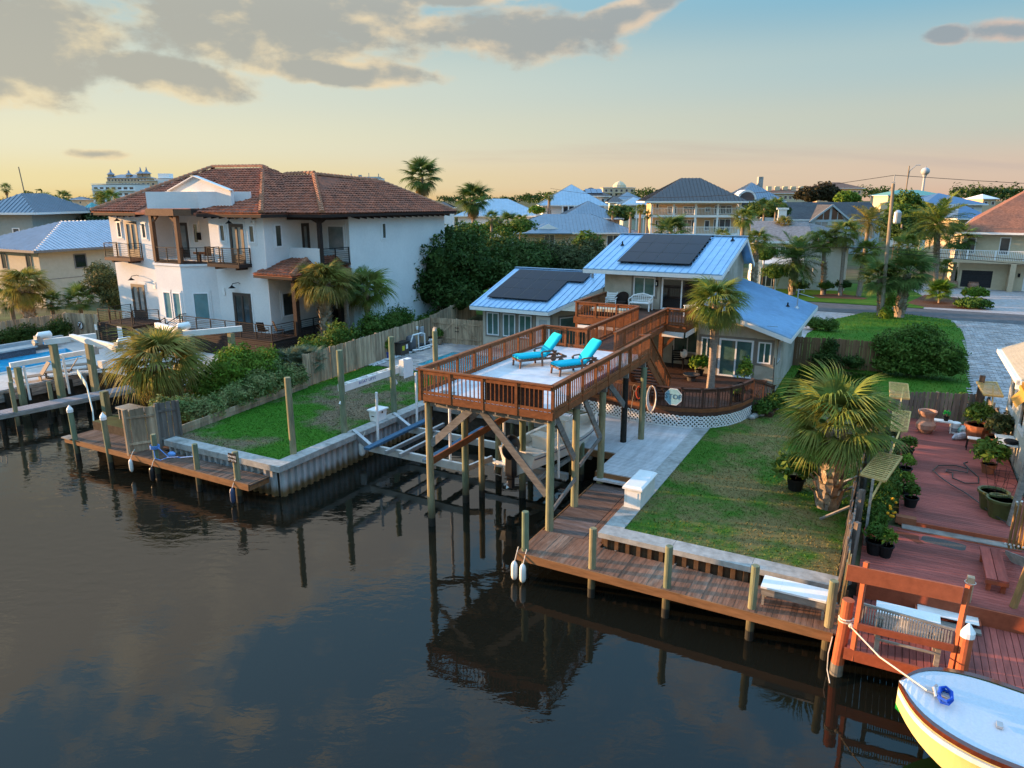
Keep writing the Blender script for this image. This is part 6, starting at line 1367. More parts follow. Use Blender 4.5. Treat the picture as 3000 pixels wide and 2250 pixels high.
far_house('shingle_house', 'dark grey shingle house with a glazed front gable behind the street palms', 'house', u, v, FACE, [(0, w, 0, 12, 0, ez)], [([[(-.5, -.6, ez - .1), (w + .5, -.6, ez - .1), (w + .5, 6, rz), (-.5, 6, rz)], [(-.5, 12.6, ez - .1), (w + .5, 12.6, ez - .1), (w + .5, 6, rz), (-.5, 6, rz)]], m_shing)], m_bwall, m_shing, [], extra=glz)
# white cottage across the road
u, v, w = place_far(2216, 2474, 80); ez = zat(705, 80) - 1.3; rz = zat(647, 86) - 1.3
def cot(t):
    for x in (2.3, 3.9, 4.6): pbox('column', t, m_white, x, x + .25, -1.4, -1.15, 0, 2.9)
    fix(ext_u(MB(), [(-1.7, 2.9), (0, 3.6), (0, 3.2), (-1.7, 2.7)], 1.0, 5.2).build('porch_roof', m_wwall, t))
    r = MB().slab([(w - 3.2, -.9, ez + .5), (w + .5, -.9, ez - .6), (w + .5, 5, ez - .6), (w - 3.2, 5, ez + .6)], .2); r.build('side_roof', m_shgr, t)
    for k in range(30): pbox('clapboard', t, m_wwall, 0, w, -.009 - .002 * (k % 2), -.001, .1 + k * .16, .24 + k * .16) if .1 + k * .16 < ez - .4 else None
    pbox('chimney', t, m_white, w * .27, w * .27 + .9, 5.6, 6.4, rz - .6, rz + 1.3); pbox('chimney_cap', t, m_white, w * .25, w * .27 + 1.1, 5.5, 6.5, rz + 1.3, rz + 1.5)
far_house('white_cottage', 'white clapboard cottage with pale grey roof across the road', 'house', u, v, rad(12), [(0, w, 0, 11, 0, ez)], [([[(-.4, -.7, ez), (w * .62, -.7, ez), (w * .62, 6, rz), (-.4, 6, rz)], [(-.4, 12, ez), (w * .62, 12, ez), (w * .62, 6, rz), (-.4, 6, rz)], [(w * .55, -.6, ez - .05), (w + .5, -.6, ez - .05), (w + .5, 6, ez + .9), (w * .55, 6, rz - .02)]], m_shgr)], m_wwall, m_shgr,
    [(.7, 3.7, 1.7, 1.0, 'f', 0, 3), (2.7, 3.7, 1.7, 1.0, 'f', 0, 3), (.9, .2, 1.9, 2.2, 'f', 0, 3), (6.3, .9, 1.2, 1.5, 'f', 0, 2, m_white, m_offwhite)], extra=cot)
# brown shingle garage house at the right frame edge
u, v, w = place_far(2832, 3330, 80); ez = zat(679, 80) - 1.3; bz = zat(757, 80) - 1.3
def gar(t):
    pbox('balcony_slab', t, m_tanwall, -2.2, w, -1.4, 0, bz - .35, bz)
    pbeam('top_rail', t, m_white, (-2.2, -1.35, bz + 1), (w, -1.35, bz + 1), .08, .06)
    for k in range(70): pbeam('baluster', t, m_white, (-2.15 + k * .16, -1.35, bz), (-2.15 + k * .16, -1.35, bz + .98), .05, .05)
    for k in range(5): pbox('rail_post', t, m_white, -2.2 + k * 2.6, -2.05 + k * 2.6, -1.42, -1.28, bz, bz + 1.05)
    win(t, (.15, -.02), 0, 3.3, 0, 2.25, m_cream, mat('charcoal_garage', (.035, .035, .038), .6), 1, 1, fw=.2, name='garage_door')
    for k in range(3): pbox('door_groove', t, m_black, .36, 3.25, -.036, -.03, .55 + k * .55, .57 + k * .55)
    pbox('pier', t, m_tanwall, 4.6, 5.1, -1.4, 0, 0, bz - .35); MB().box(5.55, 5.75, -.15, 0, 1.6, 1.9).lathe((5.65, -.12, 1.5), [(.06, 0), (.12, .1), (.1, .3), (.02, .4)], 8).build('wall_lantern', m_black, t)
    win(t, (6.1, 0), 0, 3, 0, 2.25, m_white, MATS['charcoal_garage'], 1, 1, fw=.2, name='garage_door')
hp = [[(-1.0, -.9, ez), (w + 2, -.9, ez), (w + 2, 12, ez + 7.6), (11.0, 12, ez + 7.6)], [(1.5, 9, ez + 1.4), (-1.0, -.9, ez), (11.0, 12, ez + 7.6)]]
far_house('garage_house', 'cream house with brown shingle roof, balcony and garage at the right edge', 'house', u, v, rad(1), [(0, w, 0, 14, 0, ez)], [(hp, m_shbr)], m_cream, m_shbr, [(.3, bz + .5, .95, 1.8, 'f', 0, 1, m_white, m_gfar), (3.4, bz + .5, 1.0, 1.9, 'f', 0, 1, m_white, m_gfar)], extra=gar)
fh('blue_gabled_house', 'house with deep blue metal roof right of the utility pole', 2700, 2890, 598, 140, 12, 2.1, m_wwall, m_broof, lambda w, e: [(k * 2 + 1, e - 1.6, 1.2, 1.0, 'f', .7) for k in range(5)])
fh('blue_roof_house', 'lower blue metal roof seen left of the brown shingle roof', 2805, 2915, 640, 112, 9, 2.3, m_tanwall, m_broof)
# ---- distant blocks
def block(name, label, px0, px1, ytop, Yd, wm, nx, nz, roof=None, rise=3, ww=1.4, wh=1.5, depth=16, extra=None, rot=0):
    u, v, w = place_far(px0, px1, Yd); ht = zat(ytop, Yd) - 1.3
    return far_house(name, label, 'apartment block', u, v, FACE + rot, [(0, w, 0, depth, 0, ht)], [(hip_polys(-.8, w + .8, -.8, depth + .8, ht, rise), roof)] if roof else [([[(-.3, -.3, ht + .5), (w + .3, -.3, ht + .5), (w + .3, depth, ht + .5), (-.3, depth, ht + .5)]], wm)], wm, roof or wm,
        grid(.5, w - .5, max(1, ht - nz * 3.2), ht - .3, nx, nz, ww, wh), extra=extra and (lambda t: extra(t, w, ht)), rib=False)
def balconies_x(t, w, ht):
    for j in range(5): pbox('balcony_slab', t, m_wwall, w * .02, w * .32, -1.2, 0, ht - 3.2 * (j + 1), ht - 3.2 * (j + 1) + .9); pbox('balcony_slab', t, m_wwall, w * .62, w * .98, -1.2, 0, ht - 3.2 * (j + 1), ht - 3.2 * (j + 1) + .25)
block('white_block', 'white five storey apartment block left of the villa roof', 282, 408, 541, 400, m_wwall, 7, 5, ww=2.2, wh=1.4, extra=balconies_x)
def turret_x(t, w, ht):
    for x, s_ in ((.05, .8), (.5, .7), (.80, 1), (.95, 1)):
        xx = w * x; MB().box(xx - 2.2 * s_, xx + 2.2 * s_, 2, 6, ht, ht + 3.5 * s_).build('turret', m_tanwall, t); MB().lathe((xx, 4, ht + 3.5 * s_), [(4.4 * s_, 0), (1.4 * s_, 1.8), (.9, 2.6), (.2, 5.5 * s_)], 8).build('turret_roof', m_mroof, t)
    MB().box(0, w * .32, -2, 6, ht - 40, ht - 3).build('lower_wing', m_tanwall, t)
block('turreted_block', 'tan apartment block with four roof turrets behind the white block', 329, 445, 521, 620, m_tanwall, 12, 7, roof=m_mroof, rise=3, extra=turret_x, ww=1.6, wh=1.8)
block('cream_block', 'cream stepped apartment block behind the left villa roof slope', 424, 470, 531, 520, m_peach, 3, 6, ww=2, extra=lambda t, w, h: MB().box(w, w * 2.3, 2, 14, 0, h + .8).build('wing', m_wwall, t))
block('pale_block', 'pale flat roofed block topping the villa ridge on its left', 466, 530, 524, 560, m_wwall, 4, 5, extra=lambda t, w, h: MB().box(w * .1, w * .6, 3, 10, h, h + 4).build('penthouse', m_wwall, t))
block('beige_block', 'beige block with roof antennas peeking over the villa ridge', 1029, 1122, 523, 620, m_wwall, 9, 5, extra=lambda t, w, h: MB().box(w * .28, w * .36, 2, 6, h, h + 3).box(w * .4, w * .95, 2, 8, h, h + 1.5).tube([(w * .05, 3, h), (w * .05, 3, h + 4)], .5, 5).tube([(w * .6, 3, h), (w * .6, 3, h + 4.5)], .3, 5).tube([(w * .9, 3, h), (w * .9, 3, h + 4)], .4, 5).build('roof_plant', m_conc, t))
def dome_x(t, w, ht):
    MB().lathe((w * .55, 6, ht), [(w * .22, 0), (w * .2, 2), (w * .12, 3.6), (w * .02, 4.6)], 12).build('dome', m_cream, t)
    for j in range(5):
        for k in range(3): pbox('balcony_slab', t, m_cream, w * (.04 + .34 * k), w * (.26 + .34 * k), -1.2, 0, ht - 3.2 * (j + 1), ht - 3.2 * (j + 1) + .3)
block('tan_tower', 'tan six storey tower with low dome on the horizon', 1764, 1857, 551, 480, m_tanwall, 6, 6, extra=dome_x, ww=1.7, wh=1.8)
def chim_x(t, w, ht):
    for k in range(5): pbox('roof_parapet', t, m_cream, w * (.06 + .2 * k), w * (.16 + .2 * k), 4, 6, ht, ht + 3.0)
block('condo_row', 'cream condominium row with square chimneys behind the blue arched roof', 2243, 2362, 566, 330, m_cream, 8, 3, roof=m_clay, rise=2.2, extra=chim_x)
block('tan_condominium', 'tan condominium with brown hip roof near the water tower', 2388, 2518, 551, 350, m_peach, 9, 4, roof=m_clay, rise=2.8)
block('green_roof_block', 'cream block under a green metal roof below the water tower', 2594, 2758, 572, 330, m_cream, 9, 3, roof=m_groof, rise=2.4)
for k, (a, b, yt, Yd, lab) in enumerate(((105, 140, 585, 330, 'white house gable far left behind the palm tops'), (200, 262, 585, 420, 'long white row house far left on the horizon'), (1262, 1330, 608, 210, 'dark roofed house behind the tall palms'), (1395, 1500, 594, 300, 'flat white house beyond the second tall palm'), (1590, 1625, 572, 420, 'small pale tower house on the horizon'), (2870, 2920, 582, 260, 'low white shed before the far right trees'), (1440, 1490, 600, 230, 'small brown roof house behind the second tall palm'))):
    fh('far_house', lab, a, b, yt, Yd, 10, 1.6, m_wwall if k % 2 == 0 else m_tanwall, (m_shing, m_mroof, m_mdark, m_wwall, m_clay, m_wwall, m_clay)[k], lambda w, e: [(w * .2, e - 2.2, 1.2, 1.3, 'f', .7), (w * .6, e - 2.2, 1.2, 1.3, 'f', .7)])
fh('aqua_roof_house', 'small house with turquoise roof among the left trees', 215, 265, 628, 150, 8, 2.4, m_wwall, mat('aqua_metal', (.08, .32, .33), .5))
# water tower
m_twr = mat('tower_paint', (.42, .44, .46), .6, .06, .5)
p = yp(2711, 500, 420); t = thing('water_tower', 'white water tower with a ball tank on the horizon', 'water tower', p.x, p.y, 1.3)
q = yp(2711, 502, 420); MB().ball((q.x, q.y, q.z), 2.3, 16, 10, (1, 1, .92)).build('tank', m_twr, t, smooth=True); MB().lathe((p.x, p.y, 1.3), [(1.6, 0), (.75, 4), (.6, q.z - 5), (1.2, q.z - 3.2)], 10).build('stem', m_twr, t); MB().tube([(q.x, q.y, q.z + 2), (q.x, q.y, q.z + 2.8)], .25, 5).build('beacon', m_galv, t)
# utility poles and wires
def upole(u, v, zt, label, lean=(0, 0), r=.16):
    t = thing('utility_pole', label, 'utility pole', u, v, 1.3); w_ = mat('pole_wood', (.24, .20, .15), .85, .2, 8, (1, 1, 6)); MB().tube([(u, v, 1.0), (u + lean[0] * .5, v + lean[1] * .5, (1 + zt) / 2), (u + lean[0], v + lean[1], zt)], [r, r * .9, r * .75], 10).build('shaft', w_, t); return t
PU, PV = gp(2582, 930); TL = (-.4, .0)
t = upole(PU, PV, 12.2, 'tall wooden utility pole with a grey transformer beside the road palms', TL)
MB().lathe((PU + .2, PV - .35, 9.1), [(.26, 0), (.28, .1), (.28, .85), (.2, .95), (.1, 1.05)], 12).build('transformer', m_galv, t); MB().tube([(PU + TL[0], PV, 12.1), (PU + TL[0] + .02, PV, 12.9)], .04, 6).tube([(PU + TL[0] - .12, PV, 12.3), (PU + TL[0] + .12, PV, 12.3)], .03, 5).build('insulator', m_galv, t)
P2 = yp(2650, 590, 150); t2 = upole(P2.x, P2.y, 17.5, 'far utility pole with a curved street lamp arm', r=.15); MB().tube([(P2.x, P2.y, 14), (P2.x + .2, P2.y, 16.5), (P2.x + 1.2, P2.y, 17.6), (P2.x + 2, P2.y, 17.6)], .08, 6).build('lamp_arm', m_galv, t2)
P3 = yp(84, 590, 190); upole(P3.x, P3.y, 19, 'leaning utility pole far left against the sky', (-2, 0))
P4 = yp(2645, 640, 95); upole(P4.x, P4.y, 7.8, 'short service pole behind the road palms')
def wire(a, b, sag, label, n=10):
    pts = [tuple(Vector(a).lerp(Vector(b), k / n) - Vector((0, 0, sag * 4 * (k / n) * (1 - k / n)))) for k in range(n + 1)]
    t = thing('power_line', label, 'wire', a[0], a[1], a[2]); MB().tube(pts, .02, 4).build('cable', m_black, t)
wire((PU - .4, PV, 12.85), (PU - 45, PV + 30, 12.5), 1.5, 'thin overhead wire running left from the utility pole top'); wire((PU - .4, PV, 12.85), (PU + 60, PV + 40, 12.3), 1.0, 'thin overhead wire running right from the utility pole top')
wire((PU + .4, PV, 7.0), (PU + 40, PV - 5, 6.0), .3, 'low service wire crossing the right garage house'); wire((PU + .4, PV, 7.2), (PU - 40, PV + 9, 7.0), .6, 'low service wire crossing the white cottage'); wire((PU + .4, PV, 6.7), (PU + 40, PV - 5.5, 5.6), .3, 'lowest service wire toward the right house eave')
MB()
# ---------------------------------------------------------------- vegetation
def leafm(name, col, col2=None, trans=.25, var=.3): return mat(name, col, .6, var, 2.2, rand=.12, col2=col2, big=.8, spec=.25, trans=trans)
l_dark = leafm('leaf_dark', (.034, .072, .016), (.06, .10, .022)); l_mid = leafm('leaf_mid', (.06, .12, .018), (.10, .16, .028)); l_bright = leafm('leaf_bright', (.10, .19, .018), (.15, .22, .03)); l_var = leafm('leaf_variegated', (.12, .19, .055), (.27, .28, .11)); l_olive = leafm('leaf_olive', (.055, .075, .028), (.085, .10, .04))
l_palm = leafm('palm_leaf', (.13, .19, .03), (.19, .21, .05), .3); l_palmd = leafm('palm_leaf_dark', (.075, .145, .035), (.12, .165, .045), .25); l_gold = leafm('palm_leaf_sunlit_gold', (.19, .20, .04), (.26, .21, .06), .35); l_dead = leafm('palm_leaf_dead', (.26, .17, .075), None, .2); l_silver = leafm('palmetto_leaf', (.10, .145, .085), (.15, .18, .11), .2)  # gold leaf holds the low sun's yellow in its base colour
m_bark = mat('bark', (.11, .085, .065), .95, .3, 10, bump=.8); m_boot = mat('palm_boot', (.36, .30, .23), .9, .25, 9, rand=.3, bump=.5, col2=(.24, .17, .11), big=2); m_ptrunk = mat('palm_trunk', (.26, .21, .17), .9, .25, 6, (1, 1, .35), bump=.6)
def leaf_cloud(blobs, n, size, seed=1, flat=.0, shell=.55):
    """leaves spread through ellipsoids (cx,cy,cz,rx,ry,rz); returns a mesh of small folded leaves"""
    rg = np.random.default_rng(seed); vol = np.array([b[3] * b[4] * b[5] for b in blobs]) ** .67; k = rg.choice(len(blobs), n, p=vol / vol.sum()); B = np.array(blobs)[k]
    d = rg.normal(size=(n, 3)); d /= np.linalg.norm(d, axis=1)[:, None]; d[:, 2] = np.where(d[:, 2] < -.35, -d[:, 2] * .6, d[:, 2])
    lump = 1 + .16 * np.sin(d[:, 0] * 7 + B[:, 0] * 3) * np.sin(d[:, 1] * 8 + B[:, 1]) + .10 * np.sin(d[:, 2] * 13 + d[:, 0] * 11)
    r = (shell + (1 - shell) * rg.random(n) ** .6) * lump
    P = B[:, :3] + d * B[:, 3:6] * r[:, None]
    nrm = d * .6 + rg.normal(size=(n, 3)) * .55 + np.array([0, 0, .35]); nrm /= np.linalg.norm(nrm, axis=1)[:, None]
    t = np.cross(nrm, rg.normal(size=(n, 3))); t /= np.linalg.norm(t, axis=1)[:, None]; b = np.cross(nrm, t)
    s = size * rg.uniform(.6, 1.3, n)[:, None]
    V = np.stack([P - t * s, P + b * s * .42 + nrm * s * .14, P + t * s - nrm * s * .15, P - b * s * .42 + nrm * s * .14], 1).reshape(-1, 3)
    return V, np.arange(4 * n).reshape(-1, 4)
def tree(name, label, cat, u, v, z, blobs, n, size, m, seed=1, trunks=(), group=None, crown='crown', core=True, shell=.5):
    """blobs relative to the base point"""
    t = thing(name, label, cat, u, v, z, group, 0, local=True)
    V, F = leaf_cloud(blobs, n, size, seed, shell=shell); me = np_mesh(crown, V, F, m); o = bpy.data.objects.new(crown, me); COL.objects.link(o); o.parent = t; BASE[o] = (0, 0, 0)
    if core:
        c = MB()
        for b in blobs: c.ball(b[:3], .62, 9, 6, b[3:6])
        c.build('inner_foliage', m, t)
    tb = MB()
    for tr in trunks: tb.tube(*tr)
    if not trunks: tb.tube([(0, 0, -.05), (.03, .02, blobs[0][2])], [.07, .04], 6)
    tb.build('trunk', m_bark, t)
    return t
FR = {}
def fan_mesh(key, m, pet=.9, rad_=.95, n=34, droop=.35, seed=0, spread=125, wid=.028):
    if key in FR: return FR[key]
    rg = random.Random(seed); mb = MB()
    sag = lambda x: -.10 * x * x
    for i in range(5):
        x0, x1 = pet * i / 5, pet * (i + 1) / 5; w0, w1 = .035 - .004 * i, .035 - .004 * (i + 1)
        mb.quad((x0, -w0, sag(x0)), (x1, -w1, sag(x1)), (x1, w1, sag(x1)), (x0, w0, sag(x0)))
    hz = sag(pet)
    for i in range(n):
        a = rad(-spread + 2 * spread * (i + .5) / n + rg.uniform(-2, 2)); L = rad_ * (.62 + .38 * math.cos(a * .75)) * rg.uniform(.9, 1.08); dx, dy = math.cos(a), math.sin(a); px_, py_ = -dy, dx
        dr = droop * rg.uniform(.7, 1.3); pts = []
        for j, s_ in enumerate((0, .35, .68, .86, 1)):
            w = wid * (.25, 1, .75, .4, .04)[j]; z = hz + .16 * abs(math.sin(a)) * s_ * rad_ - dr * L * max(0, s_ - .3) ** 2 * 2.2 - .12 * s_; sh_ = 1 - .25 * dr * max(0, s_ - .5)
            cx_, cy_ = pet - .02 + dx * L * s_ * sh_, dy * L * s_ * sh_; pts.append(((cx_ + px_ * w, cy_ + py_ * w, z + w * .5), (cx_ - px_ * w, cy_ - py_ * w, z - w * .2)))
        for p, q in zip(pts, pts[1:]): mb.quad(p[0], p[1], q[1], q[0])
    FR[key] = mb.mesh('frond', m); return FR[key]
def feather_mesh(key, m, L=2.2, n=34, seed=0, leaf=.42, wid=.016, arch=.55):
    if key in FR: return FR[key]
    rg = random.Random(seed); mb = MB(); C = lambda s_: (L * (s_ - .08 * s_ ** 3), 0, -arch * L * .62 * s_ ** 2.2)
    for i in range(7): p, q = C(i / 7), C((i + 1) / 7); w = .03 * (1 - i / 8); mb.quad((p[0], -w, p[2]), (q[0], -w * .8, q[2]), (q[0], w * .8, q[2]), (p[0], w, p[2]))
    for i in range(n):
        s_ = .12 + .88 * i / n; p = C(s_); l = leaf * (.5 + .9 * math.sin(math.pi * (s_ * .85 + .1))) * rg.uniform(.85, 1.1)
        for sg in (-1, 1):
            fw = .55 + .3 * s_; d = Vector((fw, sg * (1 - .3 * s_), rg.uniform(-.1, .35))).normalized(); e = Vector((-d.y, d.x, 0)).normalized() * wid; a = Vector(p); b = a + d * l * .55; c = a + d * l - Vector((0, 0, l * .28))
            mb.quad(a - e * .6, a + e * .6, b + e, b - e); mb.quad(b - e, b + e, c + e * .1, c - e * .1)
    FR[key] = mb.mesh('frond', m); return FR[key]
def palm(label, u, v, z0, zt, Rc, kind='sabal', n=34, r=.2, lean=(0, 0), boots=None, m=None, group='palm trees', bulge=1.0, cat='palm tree', dead=0, low=-42, pieces=False, seed=None, name='palm_tree'):
    sd_ = random.Random(seed if seed is not None else hash(label) % 9999 if False else sum(map(ord, label)))
    t = thing(name, label, cat, u, v, z0, group, 0, local=True); H_ = zt - z0; top = Vector((lean[0], lean[1], H_))
    pts = [(lean[0] * s_ ** 1.5, lean[1] * s_ ** 1.5, H_ * s_) for s_ in (0, .15, .4, .7, 1)]
    MB().tube([(0, 0, -.1)] + pts[1:], [r * 1.25, r * 1.08, r, r * bulge, r * .8], 10).build('trunk', m_ptrunk, t)
    if boots:
        b0, b1, bm = boots; key = ('boot', bm)
        if key not in CACHE:
            mb = MB(); mb.quad((.01, -.10, -.02), (.06, -.055, .28), (.06, .055, .28), (.01, .10, -.02)).quad((.06, -.055, .28), (.17, -.04, .39), (.17, .04, .39), (.06, .055, .28)).quad((-.03, .085, 0), (0, .085, 0), (.05, .05, .28), (.0, .05, .28)).quad((0, -.085, 0), (-.03, -.085, 0), (.0, -.05, .28), (.05, -.05, .28)).quad((.13, -.035, .38), (.10, -.035, .32), (.10, .035, .32), (.13, .035, .38)); CACHE[key] = mb.mesh('boot', m_boot)
        big_ = 1.4 if r > .28 else 1.0; rows = max(2, int((b1 - b0) / (.15 * big_))); st = MB(); nb = max(6, int(2 * math.pi * r / (.19 * big_)))
        for i in range(rows):
            z = b0 + (b1 - b0) * i / rows; s_ = z / H_; rr = r * (1.02 if s_ > .15 else 1.15) * (bulge if s_ > .5 else 1)
            for k in range(nb):
                a = 2 * math.pi * (k + .5 * (i % 2)) / nb + sd_.uniform(-.08, .08); p = Vector((lean[0] * s_ ** 1.5 + rr * math.cos(a), lean[1] * s_ ** 1.5 + rr * math.sin(a), z)); tl = sd_.uniform(-.15, .15); sc = sd_.uniform(.85, 1.2) * big_
                if pieces: place('boot', CACHE[key], t, p, (tl, sd_.uniform(-.05, .15), a), (sc, sc, sc))
                else:
                    rot = Matrix.Rotation(a, 3, 'Z') @ Matrix.Rotation(tl, 3, 'X'); i0 = len(st.v); me = CACHE[key]
                    st.v += [tuple(p + rot @ (w_.co * sc)) for w_ in me.vertices]; st.f += [tuple(i0 + q for q in pl_.vertices) for pl_ in me.polygons]
        if not pieces: st.build('boot_field', m_boot, t, stuff=True)
    if kind in ('sabal', 'gold', 'dark', 'wash'):
        lm = m or {'sabal': l_palm, 'gold': l_gold, 'dark': l_palmd, 'wash': l_palmd}[kind]; dr = .62 if kind in ('sabal', 'gold') else .35
        vs_ = [fan_mesh((kind, k, lm.name), lm, .85, .95, 42, dr * (.7 + .3 * k), k, wid=.024) for k in range(3)]; unit = 1.75
    else:
        lm = m or l_palm; vs_ = [feather_mesh((kind, k, lm.name), lm, 2.0, 40, k) for k in range(2)]; unit = 2.0
    for i in range(n):
        s_ = (i + .5) / n; el = 78 - (78 - low) * s_ ** .85 + sd_.uniform(-7, 7); a = i * 2.39996 + sd_.uniform(-.25, .25); sc = Rc / unit * sd_.uniform(.85, 1.1) * (.8 + .2 * math.sin(math.pi * min(1, s_ + .25)))
        place('frond', vs_[i % len(vs_)], t, top + Vector((0, 0, .05 - .18 * s_)), (sd_.uniform(-.35, .35), -rad(el), a), (sc, sc, sc))
    if dead:
        dm = fan_mesh(('dead', 0), l_dead, .7, .8, 22, .5, 9)
        for i in range(dead): a = i * 2.4; sc = Rc / 1.9 * sd_.uniform(.7, 1); place('dead_frond', dm, t, top - Vector((0, 0, .25 + .5 * i / dead)), (0, rad(sd_.uniform(48, 78)), a), (sc, sc, sc))
    return t
# near palms
palm('stout sabal palm with crisscross trunk on the right lawn by the leaning fence', 5.86, 5.25, 1.33, 4.0, 2.25, 'sabal', 34, .29, boots=(.02, 2.45, 0), pieces=True, low=-18)
palm('gold lit sabal palm behind the left dock screen', -23.0, 2.4, 1.4, 3.5, 2.45, 'gold', 44, .30, boots=(.02, 1.8, 0), low=-42, pieces=True)
palm('bushy sabal palm with shaggy trunk before the villa porch', -24.4, 15.2, 1.4, 5.75, 2.2, 'sabal', 42, .30, boots=(.3, 4.2, 0), pieces=True, low=-22, m=l_gold)
palm('smooth trunked palm right of the shaggy villa palm', -24.35, 19.2, 1.4, 4.9, 2.1, 'sabal', 34, .20, boots=(2.4, 3.4, 0), low=-28)
palm('slim palm half hidden between the two villa palms', -24.6, 17.4, 1.4, 5.4, 1.7, 'dark', 20, .16, low=-30)
palm('single cabbage palm rising through the patio deck', -.35, 15.6, 2.1, 6.15, 1.75, 'sabal', 40, .17, boots=(2.9, 4.0, 0), bulge=1.25, pieces=True, low=-35, m=l_palm)
P_ = gp(92, 960, 1.3); palm('thick trunked palm before the cream house at the far left', P_[0], P_[1], 1.3, 4.4, 2.3, 'gold', 40, .34, boots=(.3, 3.0, 0), low=-45)
for px_, py_, R_, lab in ((30, 880, 1.5, 'low palm at the left frame edge beside the cream house'), (150, 885, 1.3, 'low fan palm right of the thick trunked left palm'), (232, 880, 1.7, 'low spreading fan palm under the small cream house window')):
    q = yp(px_, py_, 57); palm(lab, q.x, q.y, 1.3, max(1.9, q.z), R_, 'dark', 24, .16, low=-30)
for k, (u_, v_) in enumerate(((-20.9, 8.6), (-20.6, 9.6))): palm(('silvery palmetto clump at the near end of the long fence', 'second silvery palmetto against the long fence end')[k], u_, v_, 1.35, 2.35, 1.25, 'dark', 40, .12, m=l_silver, low=-5, group='palmetto clumps', cat='palmetto', name='palmetto')
def ppx(label, bx, by, tx, ty, Rpx, kind='sabal', n=30, r=.18, Yd=None, **kw):
    """base pixel on the ground (or distance), crown centre pixel, crown radius in pixels"""
    if Yd is None: u_, v_ = gp(bx, by); Yd = W(u_, v_).y
    else: q = yp(bx, by, Yd); u_, v_ = q.x, q.y
    q = yp(tx, ty, Yd); palm(label, u_, v_, 1.3, q.z, Rpx * Yd / 2080 * 1.2, kind, n, r, lean=(q.x - u_, q.y - v_), **kw)
Lx = lambda x: 2100 + x / 2.4578
Ly = lambda y: 480 + y / 2.4578
for lab, bx, by, tx, ty, Rp, kd, n, r, kw in (
    ('grey green date palm with thick trunk across the road from the blue roof', 540, 940, 570, 690, 84, 'feather', 40, .30, dict(boots=(.4, 3.6, 0), m=l_palmd)),
    ('slim palm rising from the near end of the mulch island', 762, 940, 770, 560, 40, 'sabal', 28, .19, dict(boots=(1, 3.2, 0))),
    ('taller smooth palm in the middle of the mulch island', 885, 945, 925, 500, 50, 'sabal', 30, .18, dict(boots=(4.5, 5.3, 0))),
    ('shaggy palm at the right end of the mulch island', 1020, 950, 1080, 640, 44, 'sabal', 28, .22, dict(boots=(1.5, 3.8, 0))),
    ('bushy palm left of the utility pole foot', 1180, 1090, 1170, 830, 64, 'dark', 34, .26, dict(boots=(.3, 2.2, 0))),
    ('large bushy palm right of the utility pole', 1310, 1100, 1375, 790, 76, 'dark', 40, .34, dict(boots=(.3, 2.8, 0))),
    ('tall feathery date palm before the garage house', 1565, 960, 1580, 430, 78, 'feather', 44, .22, dict(boots=(3, 6.2, 0))),
    ('leaning palm between the date palm and the garage balcony', 1690, 890, 1745, 540, 52, 'dark', 30, .17, dict()),
    ('short spiky yucca palm below the garage balcony', 1600, 960, 1650, 740, 26, 'dark', 26, .1, dict(m=l_palm)),
    ('low cordyline clump under the tall date palm', 1600, 1000, 1600, 930, 42, 'dark', 40, .1, dict(low=-10, m=l_bright)),
    ('bushy palm crown behind the utility pole', 1380, 880, 1375, 590, 46, 'sabal', 28, .2, dict())):
    ppx(lab, Lx(bx), Ly(by), Lx(tx), Ly(ty), Rp, kd, n, r, **kw)
